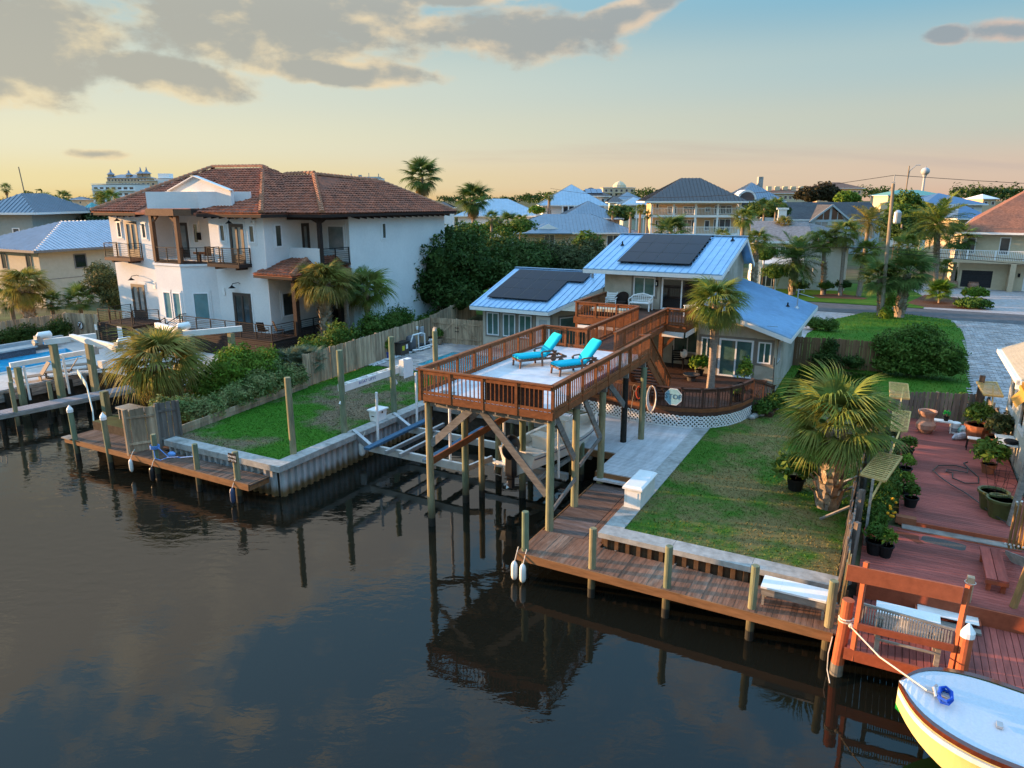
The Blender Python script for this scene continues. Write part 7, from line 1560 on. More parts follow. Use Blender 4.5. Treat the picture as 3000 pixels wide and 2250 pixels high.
for lab, tx, ty, Rp, Yd, kd, n, kw in (
    ('golden palm right behind the blue roof ridge', 2178, 640, 36, 66, 'sabal', 30, dict(boots=(3, 5, 0))), ('palm with orange trunk beside the blue gable end', 2218, 705, 40, 62, 'sabal', 28, dict(boots=(2, 5, 0))), ('small golden palm against the cottage roof', 2297, 655, 26, 84, 'gold', 26, dict(boots=(3, 6, 0))),
    ('yellow green feathery palm left of the transformer', 2545, 650, 50, 76, 'feather', 34, dict(m=l_gold)), ('round palm crown just behind the solar roof ridge', 1965, 680, 58, 62, 'dark', 34, dict()), ('low palm tip behind the solar roof right end', 2116, 690, 26, 64, 'sabal', 24, dict()),
    ('tallest fan palm against the sunset right of the villa', 1236, 520, 58, 80, 'wash', 34, dict(dead=14, low=-40)), ('second tall shaggy fan palm right of the villa roof', 1386, 585, 52, 84, 'wash', 34, dict(dead=22, low=-45)),
    ('small lone palm before the white pyramid roof house', 1609, 575, 16, 140, 'sabal', 20, dict(r=.3)), ('palm left of three below the peach house', 1848, 622, 17, 112, 'dark', 20, dict()), ('middle palm of three below the peach house', 1876, 612, 17, 114, 'sabal', 20, dict()), ('right palm of three below the peach house', 1896, 630, 15, 110, 'dark', 20, dict()),
    ('palm bush beside the long ranch roof left end', 1487, 650, 34, 100, 'dark', 24, dict()), ('round palm below the blue hip roof', 1525, 648, 24, 102, 'sabal', 22, dict()), ('small palm behind the ranch roof right end', 1795, 618, 20, 120, 'dark', 20, dict()),
    ('lone palm silhouette at the far left horizon', 17, 553, 17, 170, 'dark', 20, dict(dead=6)), ('palm silhouette left of the white block', 187, 578, 22, 120, 'dark', 22, dict(dead=4)), ('wide palm crown left of the villa roof', 318, 590, 42, 85, 'sabal', 30, dict()), ('dark palm top among the left trees', 130, 600, 36, 95, 'dark', 28, dict()), ('second dark palm top beside the villa eave', 285, 640, 30, 88, 'dark', 24, dict()),
    ('palm seen behind the second tall fan palm', 1440, 640, 26, 92, 'dark', 22, dict()), ('small palm under the peach house right end', 2275, 600, 26, 118, 'sabal', 22, dict()), ('palm beside the dark shingle roof', 2240, 610, 30, 122, 'dark', 22, dict())):
    r_ = kw.pop('r', .2); ppx(lab, tx, ty, tx, ty, Rp, kd, n, r_, Yd, **kw)
# trees and shrubs
rs = random.Random(4)
def blobrow(p, q, n, r, h, z0, jit=.3):
    o = []
    for i in range(n):
        s_ = (i + .5) / n; f_ = rs.uniform(.8, 1.2); o.append((p[0] + (q[0] - p[0]) * s_ + rs.uniform(-jit, jit) * r, p[1] + (q[1] - p[1]) * s_ + rs.uniform(-jit, jit) * r, z0 + h * f_ * .5, r * f_, r * f_, h * .55 * f_))
    return o
def rel(bl, u, v, z): return [(a - u, b - v, c - z, d, e, f_) for a, b, c, d, e, f_ in bl]
def grove(name, label, cat, pts, n, size, m, z=1.3, seed=1, **kw):
    u, v = pts[0][:2]; tree(name, label, cat, u, v, z, rel(pts, u, v, z), n, size, m, seed, **kw)
def pb(x, y, Yd, rx, rz, ry=None): q = yp(x, y, Yd); return (q.x, q.y, q.z, rx, ry or rx, rz)
grove('broadleaf_tree', 'large dark glossy tree between the villa and the house', 'tree', [pb(1290, 790, 57, 2.9, 2.9), pb(1215, 770, 58, 1.9, 2.0), pb(1340, 720, 60, 2.4, 1.8), pb(1230, 850, 56, 2.0, 1.9), pb(1400, 800, 58, 2.6, 2.4), pb(1280, 700, 60, 1.4, 1.2), pb(1190, 840, 57, 1.1, 1.0), pb(1330, 870, 56, 2.6, 1.8)], 15000, .20, l_dark, seed=3)
grove('broadleaf_tree', 'second dark tree merging right of the large glossy tree', 'tree', [pb(1500, 760, 62, 2.8, 2.2), pb(1440, 730, 64, 2.3, 1.6), pb(1560, 780, 60, 2.2, 2.0), pb(1490, 830, 58, 2.6, 1.8)], 10000, .18, mat('leaf_dark_green', (.042, .085, .018), .6, .3, 2.2, col2=(.065, .105, .025), trans=.25), seed=5)
grove('shrub_mass', 'grey green bushy thicket right of the dark trees', 'shrub', [pb(1640, 770, 62, 2.4, 1.9), pb(1700, 780, 60, 2.0, 1.7), pb(1590, 745, 66, 1.8, 1.4), pb(1730, 745, 64, 1.5, 1.5)], 9000, .17, l_olive, seed=6)
grove('palm_thicket', 'pale frond thicket behind the dark trees', 'shrub', [pb(1380, 690, 66, 1.6, 1.2), pb(1720, 720, 66, 1.4, 1.3)], 3000, .22, l_mid, seed=8)
grove('shrub', 'tall bright green bush behind the white flowering shrubs', 'shrub', [(-21.3, 4.9, 2.6, 1.2, 1.4, 1.3), (-20.9, 6.4, 2.5, 1.0, 1.1, 1.2), (-21.9, 6.0, 3.0, .9, 1.0, 1.0), (-21.8, 3.8, 2.2, .8, .9, 1.0)], 7500, .10, l_bright, seed=9)
grove('shrub', 'low variegated shrub spilling over the grey screen fence', 'shrub', [(-20.0, 1.2, 1.9, .8, .9, .75), (-19.7, 2.4, 1.75, .7, .9, .7), (-20.6, .6, 2.1, .6, .6, .6)], 6500, .075, l_var, seed=10)
grove('shrub', 'long variegated shrub along the timber wall of the left lawn', 'shrub', [(-19.8, 4.0, 1.9, .75, .9, .8), (-19.9, 5.4, 2.05, .85, .9, .95), (-20.1, 6.8, 2.1, .9, .9, 1.0), (-20.1, 8.0, 1.95, .7, .8, .8)], 9500, .075, l_var, seed=11)
grove('shrub', 'yellow green bush left of the palmetto clump', 'shrub', [(-21.6, 7.8, 2.5, .8, .8, 1.0), (-22.4, 7.4, 2.4, .7, .7, .8)], 3500, .09, l_bright, seed=12)
grove('hedge', 'green hedge between the villa deck and the long fence', 'hedge', blobrow((-21.9, 10.5), (-22.9, 22), 10, .75, 1.9, 1.7), 9000, .10, l_mid, seed=13)
grove('hedge', 'low hedge along the board fence beside the villa wall', 'hedge', blobrow((-23.2, 22.5), (-25.0, 31), 6, .6, 1.1, 1.4), 3500, .10, l_mid, seed=14)
grove('hedge', 'clipped dark hedge behind the left swimming pool', 'hedge', blobrow((-44.4, 2.0), (-43.9, 10.4), 8, .8, 1.6, 1.3, .1), 9000, .09, leafm('hedge_leaf', (.036, .062, .012), (.06, .085, .015)), seed=15)
grove('shrub', 'olive bush against the villa left corner', 'shrub', [pb(310, 840, 58, 1.6, 1.6), pb(290, 800, 60, 1.0, 1.0), pb(340, 880, 57, 1.2, 1.2)], 5500, .12, l_olive, seed=16)
bt = gp(2660, 1098); grove('small_tree', 'round bushy green tree behind the brown fence right of the house', 'tree', [(bt[0], bt[1], 2.7, 1.7, 1.4, 1.25), (bt[0] + 1.5, bt[1] - .2, 2.6, 1.2, 1.1, 1.0), (bt[0] - 1.0, bt[1], 2.9, 1.1, 1.1, 1.0), (bt[0] + .4, bt[1] + .3, 3.5, 1.2, 1.1, .8), (bt[0] + .2, bt[1] - .3, 1.9, 1.9, 1.2, .7), (bt[0] - .9, bt[1] - .4, 1.9, 1.0, .9, .7), (bt[0] + 1.9, bt[1] - .3, 2.0, .9, .9, .7)], 12000, .11, l_mid, seed=17)
grove('shrub', 'dark climbing bush on the brown fence right of the house', 'shrub', [(4.1, 26.2, 2.6, .5, .3, .6), (4.0, 26.0, 1.9, .9, .5, .6), (5.4, 26.3, 1.8, .6, .4, .5)], 2600, .08, l_dark, seed=18)
hx = gp(2386, 965); grove('hedge', 'clipped box hedge at the front lawn corner by the blue roof', 'hedge', [(hx[0], hx[1], 1.75, .75, .7, .6), (hx[0] + 1.0, hx[1] - .1, 1.75, .7, .7, .6)], 3000, .08, l_mid, seed=19)
for k, (x, y, rx, n, lab) in enumerate(((2240, 745, 1.5, 2200, 'leafy bush before the cottage porch'), (2345, 838, .9, 1200, 'round clipped bush left under the cottage wall'), (2420, 838, .8, 1200, 'round clipped bush middle under the cottage wall'), (2470, 835, .8, 1200, 'round clipped bush right under the cottage wall'), (2270, 800, 1.4, 2600, 'spreading dark bush beside the cottage steps'))):
    q = yp(x, y, 74); grove('shrub', lab, 'shrub', [(q.x, q.y, max(q.z, 1.8), rx, rx, rx * .7)], n, .1, (l_mid, l_dark)[k % 2], seed=20 + k)
q = gp(2855, 875); grove('shrub', 'upper bright sago clump by the garage drive', 'shrub', [(q[0], q[1], 1.9, 1.2, 1.0, .6)], 1600, .16, l_bright, seed=26); q = gp(2850, 902); grove('shrub', 'lower dark sago clump by the garage drive', 'shrub', [(q[0], q[1], 1.7, 1.5, 1.1, .6)], 2000, .16, l_mid, seed=27)
q = gp(2812, 840); grove('shrub', 'dark bush left of the garage door', 'shrub', [(q[0], q[1], 2.4, 1.1, .9, 1.3)], 2200, .12, l_dark, seed=28)
q = gp(2612, 930); grove('shrub', 'leafy vine at the big palm foot by the pole', 'shrub', [(q[0] - .4, q[1] - .6, 1.7, .6, .5, .8), (q[0] - .2, q[1], 2.6, .4, .4, .9)], 1500, .1, l_bright, seed=29)
mu = [gp(Lx(x), Ly(y)) for x, y in ((680, 945), (760, 935), (900, 935), (1090, 965), (1060, 975), (880, 968), (740, 965))]; sheet('mulch_bed', mu, 1.345, m_mulch)
mu = [gp(Lx(x), Ly(y)) for x, y in ((1370, 1000), (1500, 940), (1720, 960), (1900, 1035), (1800, 1045), (1500, 1030))]; sheet('mulch_bed', mu, 1.345, m_mulch)
# distant trees, each its own
far_t = [('dark red brown broad tree before the tan condominium', [(2375, 575, 200, 4.2, 2.6), (2415, 568, 200, 4.0, 3.0), (2440, 578, 200, 3.4, 2.2)], leafm('leaf_bronze', (.035, .030, .016), (.05, .045, .02)), 5000, .5), ('bright round tree right of the bronze tree', [(2478, 582, 180, 2.6, 1.9), (2500, 584, 180, 1.8, 1.5)], l_bright, 2200, .4),
    ('tall green tree behind the utility pole', [(2650, 600, 105, 2.2, 2.0), (2670, 620, 105, 2.4, 1.9), (2635, 630, 100, 2.0, 1.6)], l_mid, 4200, .28), ('dark oak behind the street palms', [(2625, 665, 98, 2.8, 1.9), (2690, 655, 98, 2.5, 1.7), (2655, 690, 96, 2.8, 1.8)], l_dark, 4200, .26),
    ('dark palm thicket below the arched roof house', [(2225, 615, 128, 2.6, 1.8), (2260, 618, 126, 2.4, 1.8), (2290, 622, 124, 1.6, 1.4)], l_dark, 3600, .26), ('round dark tree right of the white porch house', [(1815, 628, 130, 2.3, 1.7), (1830, 632, 130, 1.8, 1.5)], l_dark, 2000, .3),
    ('bushes left of the villa behind the cream house', [(150, 650, 88, 3.2, 1.8), (210, 655, 90, 3.0, 1.8), (270, 660, 88, 2.6, 1.7), (120, 625, 96, 2.6, 1.6), (310, 690, 86, 2.2, 1.6), (235, 690, 84, 3.0, 1.4)], mat('leaf_left_bush', (.038, .058, .022), .6, .3, 1.5, col2=(.06, .085, .03), trans=.2), 9000, .24), ('dark tree crown behind the left palm silhouettes', [(105, 600, 110, 2.6, 2.0), (150, 610, 105, 2.5, 1.7)], l_dark, 2600, .3),
    ('trees under the blue hip roof', [(1440, 672, 100, 1.8, 1.2), (1530, 665, 98, 2.0, 1.2), (1480, 680, 98, 1.8, 1.0)], l_mid, 2400, .22), ('golden green bush below the peach house', [(1572, 618, 140, 1.6, 1.0)], l_bright, 800, .3)]
for k, (lab, bl, m, n, s_) in enumerate(far_t): grove('background_tree', lab, 'tree', [pb(x, y, Y_, rx, rz) for x, y, Y_, rx, rz in bl], n, s_, m, seed=40 + k)
fb = []
for x0, x1, y, Yd, rz in ((1855, 1980, 572, 430, 4.0), (1540, 1600, 582, 420, 4.5), (2510, 2600, 568, 460, 6.0), (2795, 2990, 566, 430, 5.5), (1600, 1680, 576, 430, 3.0), (1290, 1560, 584, 620, 4), (0, 330, 589, 640, 4.0), (2580, 2800, 580, 560, 4.0), (1950, 2300, 580, 640, 4.0), (2860, 3100, 580, 520, 5)):
    k = max(3, int((x1 - x0) / 14))
    for i in range(k): fb.append(pb(x0 + (x1 - x0) * (i + .5) / k, y + rs.uniform(-1, 7), Yd + rs.uniform(-15, 15), 4.5 * rs.uniform(.8, 1.3), rz * rs.uniform(.7, 1.2)))
V_, F_ = leaf_cloud(fb, 12000, 1.1, 77); o = np_solo('distant_treeline', np_mesh('distant_treeline', V_, F_, l_dark), kind='stuff')
fb = []
for i in range(170):       # low greenery filling the ground between far houses
    x = rs.uniform(-100, 3100); Yd = rs.uniform(150, 520); q = yp(x, 640, Yd); fb.append((q.x, q.y, 1.3 + rs.uniform(.5, 2.2), rs.uniform(3, 7), rs.uniform(3, 7), rs.uniform(1.5, 3.5)))
V_, F_ = leaf_cloud(fb, 16000, .9, 78); o = np_solo('distant_shrubbery', np_mesh('distant_shrubbery', V_, F_, l_olive), kind='stuff')
# ---------------------------------------------------------------- right neighbour: red decks
Jx = lambda x, y, z: gp(2400 + x / 2.765, 1100 + y / 2.765, z)
Kx = lambda x, y, z: gp(2400 + x / 2.5517, 1600 + y / 2.5517, z)
t = thing('red_deck', 'rust red stepped plank deck of the right neighbour', 'deck', 9, 6, .9)
m_redd = mat('red_deck_cross', (.33, .092, .072), .7, .15, 12, (1, 6, 1), rand=.12, bump=.2, col2=(.16, .058, .05), big=.9)
u = 6.95
while u < 17: pbox('plank', t, m_redd, u, u + .132, -1.93, .62, .86, .90 + R.uniform(-.003, .003)); u += .143
pbox('rim_board', t, m_redp, 6.9, 17, -1.99, -1.94, .62, .905)
v = .65
while v < 4.55: pbox('plank', t, m_red, 7.0, 17 if v < 2 else 12.6, v, v + .13, 1.30, 1.34); v += .139
pbox('rim_board', t, m_redp, 7.0, 17, .59, .64, .9, 1.34)
pbox('step', t, m_grey, 8.0, 10.85, 4.56, 4.9, 1.34, 1.38); pbox('riser', t, m_redp, 7.9, 11.0, 4.52, 4.555, 1.22, 1.36); pbox('riser', t, m_redp, 7.9, 12.6, 4.9, 4.94, 1.34, 1.5)
v = 4.95
while v < 16.9: pbox('plank', t, m_red, 7.9 if v > 4.9 else 7, 12.6 if v < 8 else 11.5, v, v + .13, 1.46, 1.5); v += .139
pbox('step', t, m_redp, 8.35, 9.75, .28, .58, 1.02, 1.06); pbox('step_tread', t, m_offwhite, 8.4, 9.7, .22, .60, 1.065, 1.08)
for k, (a, b) in enumerate((((8.55, 4.35), (9.6, 3.95)),)):
    tt = thing('doormat', 'dark grey rounded doormat on the red deck below the pale step', 'mat', 9.1, 4.2, 1.34); MB().prism([(8.5, 4.05), (8.6, 3.95), (9.5, 3.82), (9.6, 3.9), (9.65, 4.2), (9.55, 4.3), (8.65, 4.42), (8.55, 4.35)], 1.342, 1.28).build('mat', mat('mat_grey', (.09, .085, .08), .95, .2, 30), tt)
tt = thing('doormat', 'rust brown curvy mat left of the dark doormat', 'mat', 8.1, 4.2, 1.34); MB().prism([(7.85, 4.4), (8.45, 4.3), (8.45, 4.0), (8.6, 3.8), (8.4, 3.72), (8.1, 4.0), (7.8, 4.1)], 1.342, 1.278).build('mat', mat('mat_rust', (.16, .055, .035), .95, .15, 30), tt)
# orange gallows: two posts and planks
t = thing('orange_rack', 'bright orange post and board frame on the lower red dock', 'dock frame', 8, -1.8, .9)
m_or = mat('orange_paint', (.40, .11, .05), .6, .1, 6)
pbeam('post', t, m_or, (7.08, -1.93, .62), (7.12, -1.85, 3.1), .10, .10); pbeam('post', t, m_or, (9.04, -1.78, .9), (9.1, -1.7, 3.0), .10, .10)
pbeam('board', t, m_or, (6.75, -1.95, 2.80), (9.0, -1.78, 2.76), .05, .38); pbeam('board', t, m_redp, (7.1, -2.02, 1.55), (9.0, -1.88, 1.52), .05, .16)
t = thing('piling', 'orange painted round piling with white rope at the red dock corner', 'piling', 6.82, -1.7, 0)
MB().tube([(6.8, -1.72, .30), (6.84, -1.72, 1.2), (6.86, -1.72, 2.0)], [.14, .135, .13], 14).build('shaft', m_or, t); MB().tube([(6.78, -1.72, -1), (6.8, -1.72, .31)], .143, 14).build('wet_base', mat('grey_sleeve', (.16, .15, .13), .8, .2, 6), t)
MB().tube([(6.86 + .155 * math.cos(q * .55), -1.72 + .155 * math.sin(q * .55), 1.42 + .006 * q) for q in range(24)], .02, 5).ball((6.98, -1.88, 1.44), .06, 6, 5).build('rope_wrap', m_rope, t)
t = thing('mooring_line', 'taut pale mooring line from the orange piling to the yellow boat bow', 'rope', 7.0, -1.9, 1.4); MB().tube([(6.98, -1.9, 1.43), (7.6, -2.85, 1.44), (8.45, -3.85, 1.6)], .018, 6).build('line', m_rope, t)
t = thing('mooring_line', 'slack old rope hanging from the dock edge into the water', 'rope', 6.6, -1.6, .6); MB().tube([(6.62, -1.55, .85), (6.58, -1.75, .5), (6.6, -1.8, .1), (6.7, -2.2, .02)], .014, 5).build('line', m_rope, t)
piling(9.22, -1.78, 1.95, 'orange piling with pale cone cap at the right of the orange frame', .13, zb=.5, cap='cone', m=m_or)
t = thing('post', 'short lit timber stub post with a rope loop on the red deck edge', 'post', 9.45, .85, 1.34); pbeam('shaft', t, m_cedar, (9.45, .85, 1.34), (9.45, .85, 2.0), .15, .15); MB().tube([(9.45 + .12 * math.cos(q * .6), .85 + .12 * math.sin(q * .6), 1.85) for q in range(12)], .012, 5).build('rope_loop', m_rope, t)
t = thing('slatted_bench', 'weathered slatted garden bench seen from behind inside the orange frame', 'bench', 8.1, -1.5, .9)
for u in (7.55, 8.75): pbeam('leg', t, m_grey, (u, -1.72, .9), (u, -1.72, 1.75), .1, .1); pbeam('leg', t, m_grey, (u, -1.1, .9), (u, -1.1, 1.35), .1, .1)
for k in range(34): pbeam('slat', t, m_grey, (7.12 + k * .055, -1.80, 1.56), (7.12 + k * .055, -1.76, 1.98 - .004 * k), .03, .03)
pbeam('top_rail', t, m_grey, (7.08, -1.78, 2.02), (9.0, -1.72, 1.88), .05, .05); pbeam('rail', t, m_grey, (7.5, -1.78, 1.22), (8.8, -1.74, 1.20), .04, .05)
for k in range(24): pbeam('slat', t, m_grey, (7.6 + k * .05, -1.7, 1.32), (7.6 + k * .05, -1.2, 1.32), .028, .03)
t = thing('cooler', 'long white cooler box behind the slatted bench', 'cooler', 8.0, -.5, .9); MB().box(7.5, 8.8, -.75, -.25, .9, 1.3).build('body', m_offwhite, t); MB().box(7.47, 8.83, -.78, -.22, 1.3, 1.36).build('lid', m_white, t); MB().box(8.6, 8.75, -.79, -.78, 1.0, 1.15).build('label_plate', mat('slate_label', (.08, .1, .14), .6), t)
t = thing('step_box', 'pale grey board lying against the red deck step', 'board', 9.0, .4, .9); pbox('board', t, m_grey, 8.6, 9.75, .05, .26, .905, .96)
t = thing('red_bench', 'red painted plank bench along the stair on the red deck', 'bench', 10.1, 2.6, 1.34)
for k in range(2): pbox('seat_plank', t, m_redd, 9.86 + k * .25, 10.09 + k * .25, 1.55, 3.5, 1.68, 1.73)
pbox('apron', t, m_redp, 9.85, 10.35, 1.54, 1.58, 1.58, 1.68)
for u in (9.9, 10.22):
    for v in (1.65, 3.3): pbox('leg', t, m_redp, u, u + .1, v, v + .1, 1.34, 1.68)
t = thing('outer_stair', 'brown boarded stair with string lights at the right frame edge', 'stair', 11, 3, 1.34)
m_lb = mat('light_brown_board', (.26, .15, .06), .8, .2, 8, (1, 1, 5), rand=.1)
for k in range(9): ext_z = 2.1 + k * .14; pbeam('board', t, m_lb, (10.62 + k * .05, 4.2 - k * .28, ext_z - .55), (10.62 + k * .05, 4.2 - k * .28, ext_z + .75), .03, .26)
pbeam('post', t, m_lb, (10.42, 1.02, 1.34), (10.9, 1.4, 4.6), .12, .12); pbeam('post', t, m_grey, (10.85, 6.0, 1.5), (11.1, 6.1, 4.8), .14, .14); pbeam('stringer', t, m_grey, (10.6, 4.2, 1.3), (11.2, 1.0, 2.4), .05, .25)
for k in range(8): MB().ball((10.62 + k * .055, 4.2 - k * .3, 2.92 + k * .14), .03, 6, 4).build('bulb', m_offwhite, t)
for k in range(6): MB().ball((10.55 + k * .05, 4.25 - k * .3, 1.62 + k * .12), .03, 6, 4).build('bulb', m_offwhite, t)
# leaning old fence between the lots
t = thing('fence', 'leaning weathered fence between the right lawn and the red deck', 'fence', 6.65, 5, 1.3)
m_old = mat('old_fence', (.20, .165, .135), .95, .3, 9, (1, 1, 5), rand=.3, bump=.7, col2=(.12, .095, .08), big=1.5)
v = -.2; k = 0
while v < 10.8:
    hgt = 1.45 + .2 * math.sin(v * 2.1) + R.uniform(-.18, .12) - (.25 if 5 < v < 8 else 0); ln = .10 + .05 * math.sin(v)
    uu = 6.62 - .08 * math.sin(v * .5)
    if not (R.random() < .06): pbeam('picket', t, m_old, (uu, v, 1.3), (uu + R.uniform(-.05, .05) + ln * .3, v + R.uniform(-.04, .04), 1.3 + hgt), R.uniform(.10, .14), .025) if False else place('picket', pmesh(m_old, .025, .135, round(hgt, 1)), t, (uu + ln * .2, v, 1.3 + hgt / 2), (R.uniform(-.05, .05), R.uniform(0, .09), R.uniform(-.1, .1)))
    v += .148
for vv in (.6, 3.0, 5.4, 8.0, 10.6): pbeam('post', t, m_old, (6.78, vv, 1.2), (6.82, vv + .05, 2.95), .13, .13)
pbeam('rail', t, m_old, (6.72, -.2, 1.75), (6.66, 10.8, 1.75), .05, .1); pbeam('rail', t, m_old, (6.72, -.2, 2.45), (6.66, 10.8, 2.4), .05, .1)
for k, (vv, zz) in enumerate(((-.95, 2.6), (-.75, 2.75), (-.6, 2.35), (-.4, 2.5))): pbeam('end_board', t, mat('yellow_lit_board', (.34, .25, .12), .85, .2, 8, (1, 1, 5), rand=.2), (6.68 + k * .02, vv, .9), (6.72 + k * .02, vv, zz), .16, .03)  # sunlit yellow put into the end boards' colour
for k, (a, b) in enumerate((((5.75, 4.15, 1.34), (6.6, 4.35, 1.9)), ((5.95, 6.1, 1.4), (6.6, 6.3, 1.85)), ((5.9, 7.0, 1.4), (6.6, 7.3, 1.8)))): pbeam('prop', t, m_grey, a, b, .09, .05)
t = thing('fence', 'old grey picket fence closing the far end of the red deck', 'fence', 9.5, 17.2, 1.4); fence(t, (7.4, 16.6), (11.0, 17.9), 1.42, 1.3, m_cedarg, .16, .012, posts=1.8)
t = thing('fence_post', 'tall dark post at the far right corner of the red deck fence', 'post', 10.7, 17.6, 1.4); pbeam('shaft', t, m_old, (10.72, 17.6, 1.3), (10.78, 17.6, 3.6), .2, .2)
t = thing('fence', 'short grey slat fence beside the right house on the red deck', 'fence', 11.2, 15, 1.4); fence(t, (11.1, 17.8), (11.4, 14.2), 1.42, 1.2, m_cedarg, .16, .012)
# slatted sun shades on posts
def shade(cs, z, label, post, zb):
    pts = [Vector((*Jx(x, y, zz), zz)) for (x, y), zz in zip(cs, z)]; t = thing('slat_shade', label, 'sun shade', *post, zb, 'yellow slatted sun shades'); a, b, c, d = pts
    m = mat('new_pine', (.55, .38, .15), .75, .15, 9, rand=.12); n = 14
    for k in range(n): s_ = (k + .5) / n; pbeam('slat', t, m, a.lerp(d, s_) + Vector((0, 0, .03)), b.lerp(c, s_) + Vector((0, 0, .03)), .058, .02)
    for p, q in ((a, d), (b, c)): pbeam('side_rail', t, m, p, q, .05, .06)
    pbeam('end_rail', t, m_grey if zb < 1.3 else m, a - (d - a).normalized() * .02, b - (c - b).normalized() * .02, .05, .07); pbeam('end_rail', t, m, d, c, .05, .05)
    cc = (a + b + c + d) / 4; pbeam('post', t, m_grey, (*post, zb), (post[0], post[1], cc.z - .03), .07, .07); pbeam('strut', t, m, (post[0], post[1], cc.z - .7), cc.lerp(c, .5), .05, .05)
shade(((340, 800), (535, 855), (670, 660), (485, 622)), (3.3, 3.3, 3.5, 3.5), 'nearest yellow slatted shade panel over the planter bushes', (7.05, 2.9), 1.34)
shade(((580, 440), (712, 450), (740, 295), (600, 282)), (3.0, 3.0, 3.4, 3.4), 'yellow slatted shade panel half behind the lawn palm', (7.5, 8.0), 1.4)
shade(((575, 175), (730, 190), (715, 70), (570, 55)), (3.0, 3.0, 3.4, 3.4), 'farthest left yellow shade panel before the picket fence', (7.7, 13.0), 1.4)
shade(((1335, 158), (1490, 172), (1435, 55), (1275, 50)), (3.1, 3.1, 3.3, 3.3), 'yellow slatted shade panel beside the right house wall', (11.0, 14.6), 1.5)
# right house
t = thing('right_house', 'cream house corner with ribbed metal roof at the right frame edge', 'house', 12.5, 12, 1.4)
MB().box(11.62, 20, 8.2, 16.2, 1.3, 5.0).build('wall', mat('pale_cream_wall', (.50, .49, .42), .85, .05, 4), t)
rp = [(11.15, 10.6, 5.0), (11.15, 16.6, 5.0), (16, 16.6, 7.2), (16, 10.6, 7.2)]
r = MB().slab(rp, .06).build('roof', mat('cream_metal_roof', (.52, .47, .36), .5, .06, 2, metal=.2), t); seams(r, MATS['cream_metal_roof'], rp, 0, .2, .08, .05)
MB().box(11.0, 11.16, 10.5, 16.6, 4.86, 5.0).box(11.0, 11.1, 10.5, 10.62, 4.7, 5.05).build('gutter', m_white, t)
rp = [(10.9, 6.2, 5.9), (10.9, 10.4, 5.9), (16, 10.4, 8.0), (16, 6.2, 8.0)]
win(t, (11.62, 12.6), rad(-90), 1.0, 2.9, 4.4, m_white, m_gdark, 1, trim=m_white, tw=.15); win(t, (11.62, 15.4), rad(-90), 1.0, 2.9, 4.4, m_white, m_gdark, 1, trim=m_white, tw=.15)
MB().box(11.4, 11.6, 11.1, 13.0, 4.3, 4.45).quad((11.2, 11.1, 3.9), (11.2, 12.6, 3.9), (11.6, 12.6, 4.4), (11.6, 11.1, 4.4)).build('awning_frame', mat('gold_awning', (.4, .25, .06), .6), t)
# pots and planters
m_terra = mat('terracotta', (.30, .115, .06), .85, .15, 6); m_potb = mat('black_pot', (.018, .018, .018), .6); m_potg = mat('olive_glaze', (.075, .085, .025), .45, .2, 5); m_urn = mat('pink_clay', (.38, .22, .16), .9, .15, 6)
def pot(u, v, z, r, h, m, label, plant=None, ph=.5, pm=None, n=500, size=.07, prof=None, cat='flower pot', group=None):
    t = thing('flower_pot', label, cat, u, v, z, group, 0, local=True)
    MB().lathe((0, 0, 0), prof or [(r * .72, 0), (r * .95, h * .85), (r * 1.06, h * .86), (r * 1.06, h), (r * .9, h), (r * .85, h * .9)], 14).build('pot', m, t); MB().tube([(0, 0, h * .82), (0, 0, h * .9)], r * .88, 12).build('soil', m_mulch, t)
    if plant:
        V, F = leaf_cloud([(0, 0, h + ph * .5, plant, plant, ph * .6)], n, size, int(u * 37 + v * 11) % 999); me = np_mesh('plant', V, F, pm or l_mid); o = bpy.data.objects.new('plant', me); COL.objects.link(o); o.parent = t; BASE[o] = (0, 0, 0)
        MB().tube([(0, 0, h * .8), (0, 0, h + ph * .4)], .015, 5).build('stem', m_bark, t)
    return t
pot(4.75, 6.25, 1.34, .30, .42, m_potb, 'black pot with feathery philodendron on the right lawn beside the palm', .75, .75, l_mid, 700, .14)
for k, (x, y, z, r, h, pl_, lab) in enumerate(((735, 1060, 1.5, .22, .32, .22, 'black pot with small plant at the deck edge third from the step'), (690, 815, 1.5, .22, .32, .3, 'black pot by the middle of the planter bushes'), (710, 655, 1.5, .22, .32, .3, 'black pot farthest up the planter side of the red deck'), (530, 1465, 1.34, .2, .36, .26, 'right black nursery pot nearest the orange frame'), (440, 1440, 1.34, .24, .4, .3, 'left black nursery pot with grassy plant nearest the orange frame'), (690, 960, 1.5, .2, .3, .25, 'black pot tucked behind the third deck edge pot'))):
    q = Jx(x, y, z); pot(q[0], q[1], z, r, h, m_potb, lab, pl_, .45, (l_mid, l_bright)[k % 2], 380, .07, group='black nursery pots')
q = Jx(855, 460, 1.5); pot(q[0], q[1], 1.5, .3, .9, m_urn, 'pink clay chimney pot urn at the back of the red deck', prof=[(.22, 0), (.36, .2), (.38, .38), (.27, .55), (.26, .68), (.35, .88), (.36, .95), (.29, .93), (.24, .7)], cat='urn')
q = Jx(1275, 545, 1.5); pot(q[0], q[1] + .2, 1.5, .48, .72, m_terra, 'big terracotta pot with leafy bush near the right house', .55, .8, l_mid, 1200, .1)
q = Jx(1440, 600, 1.5); pot(q[0], q[1], 1.5, .45, .5, m_terra, 'wide terracotta bowl with grassy fern against the house', .5, .9, l_olive, 1100, .1)
q = Jx(1390, 1080, 1.5); pot(q[0], q[1], 1.5, .42, .62, m_potg, 'left of two olive glazed pots with wire cages'); q2 = Jx(1460, 1145, 1.5); pot(q2[0], q2[1], 1.5, .42, .62, m_potg, 'right of two olive glazed pots with wire cages')
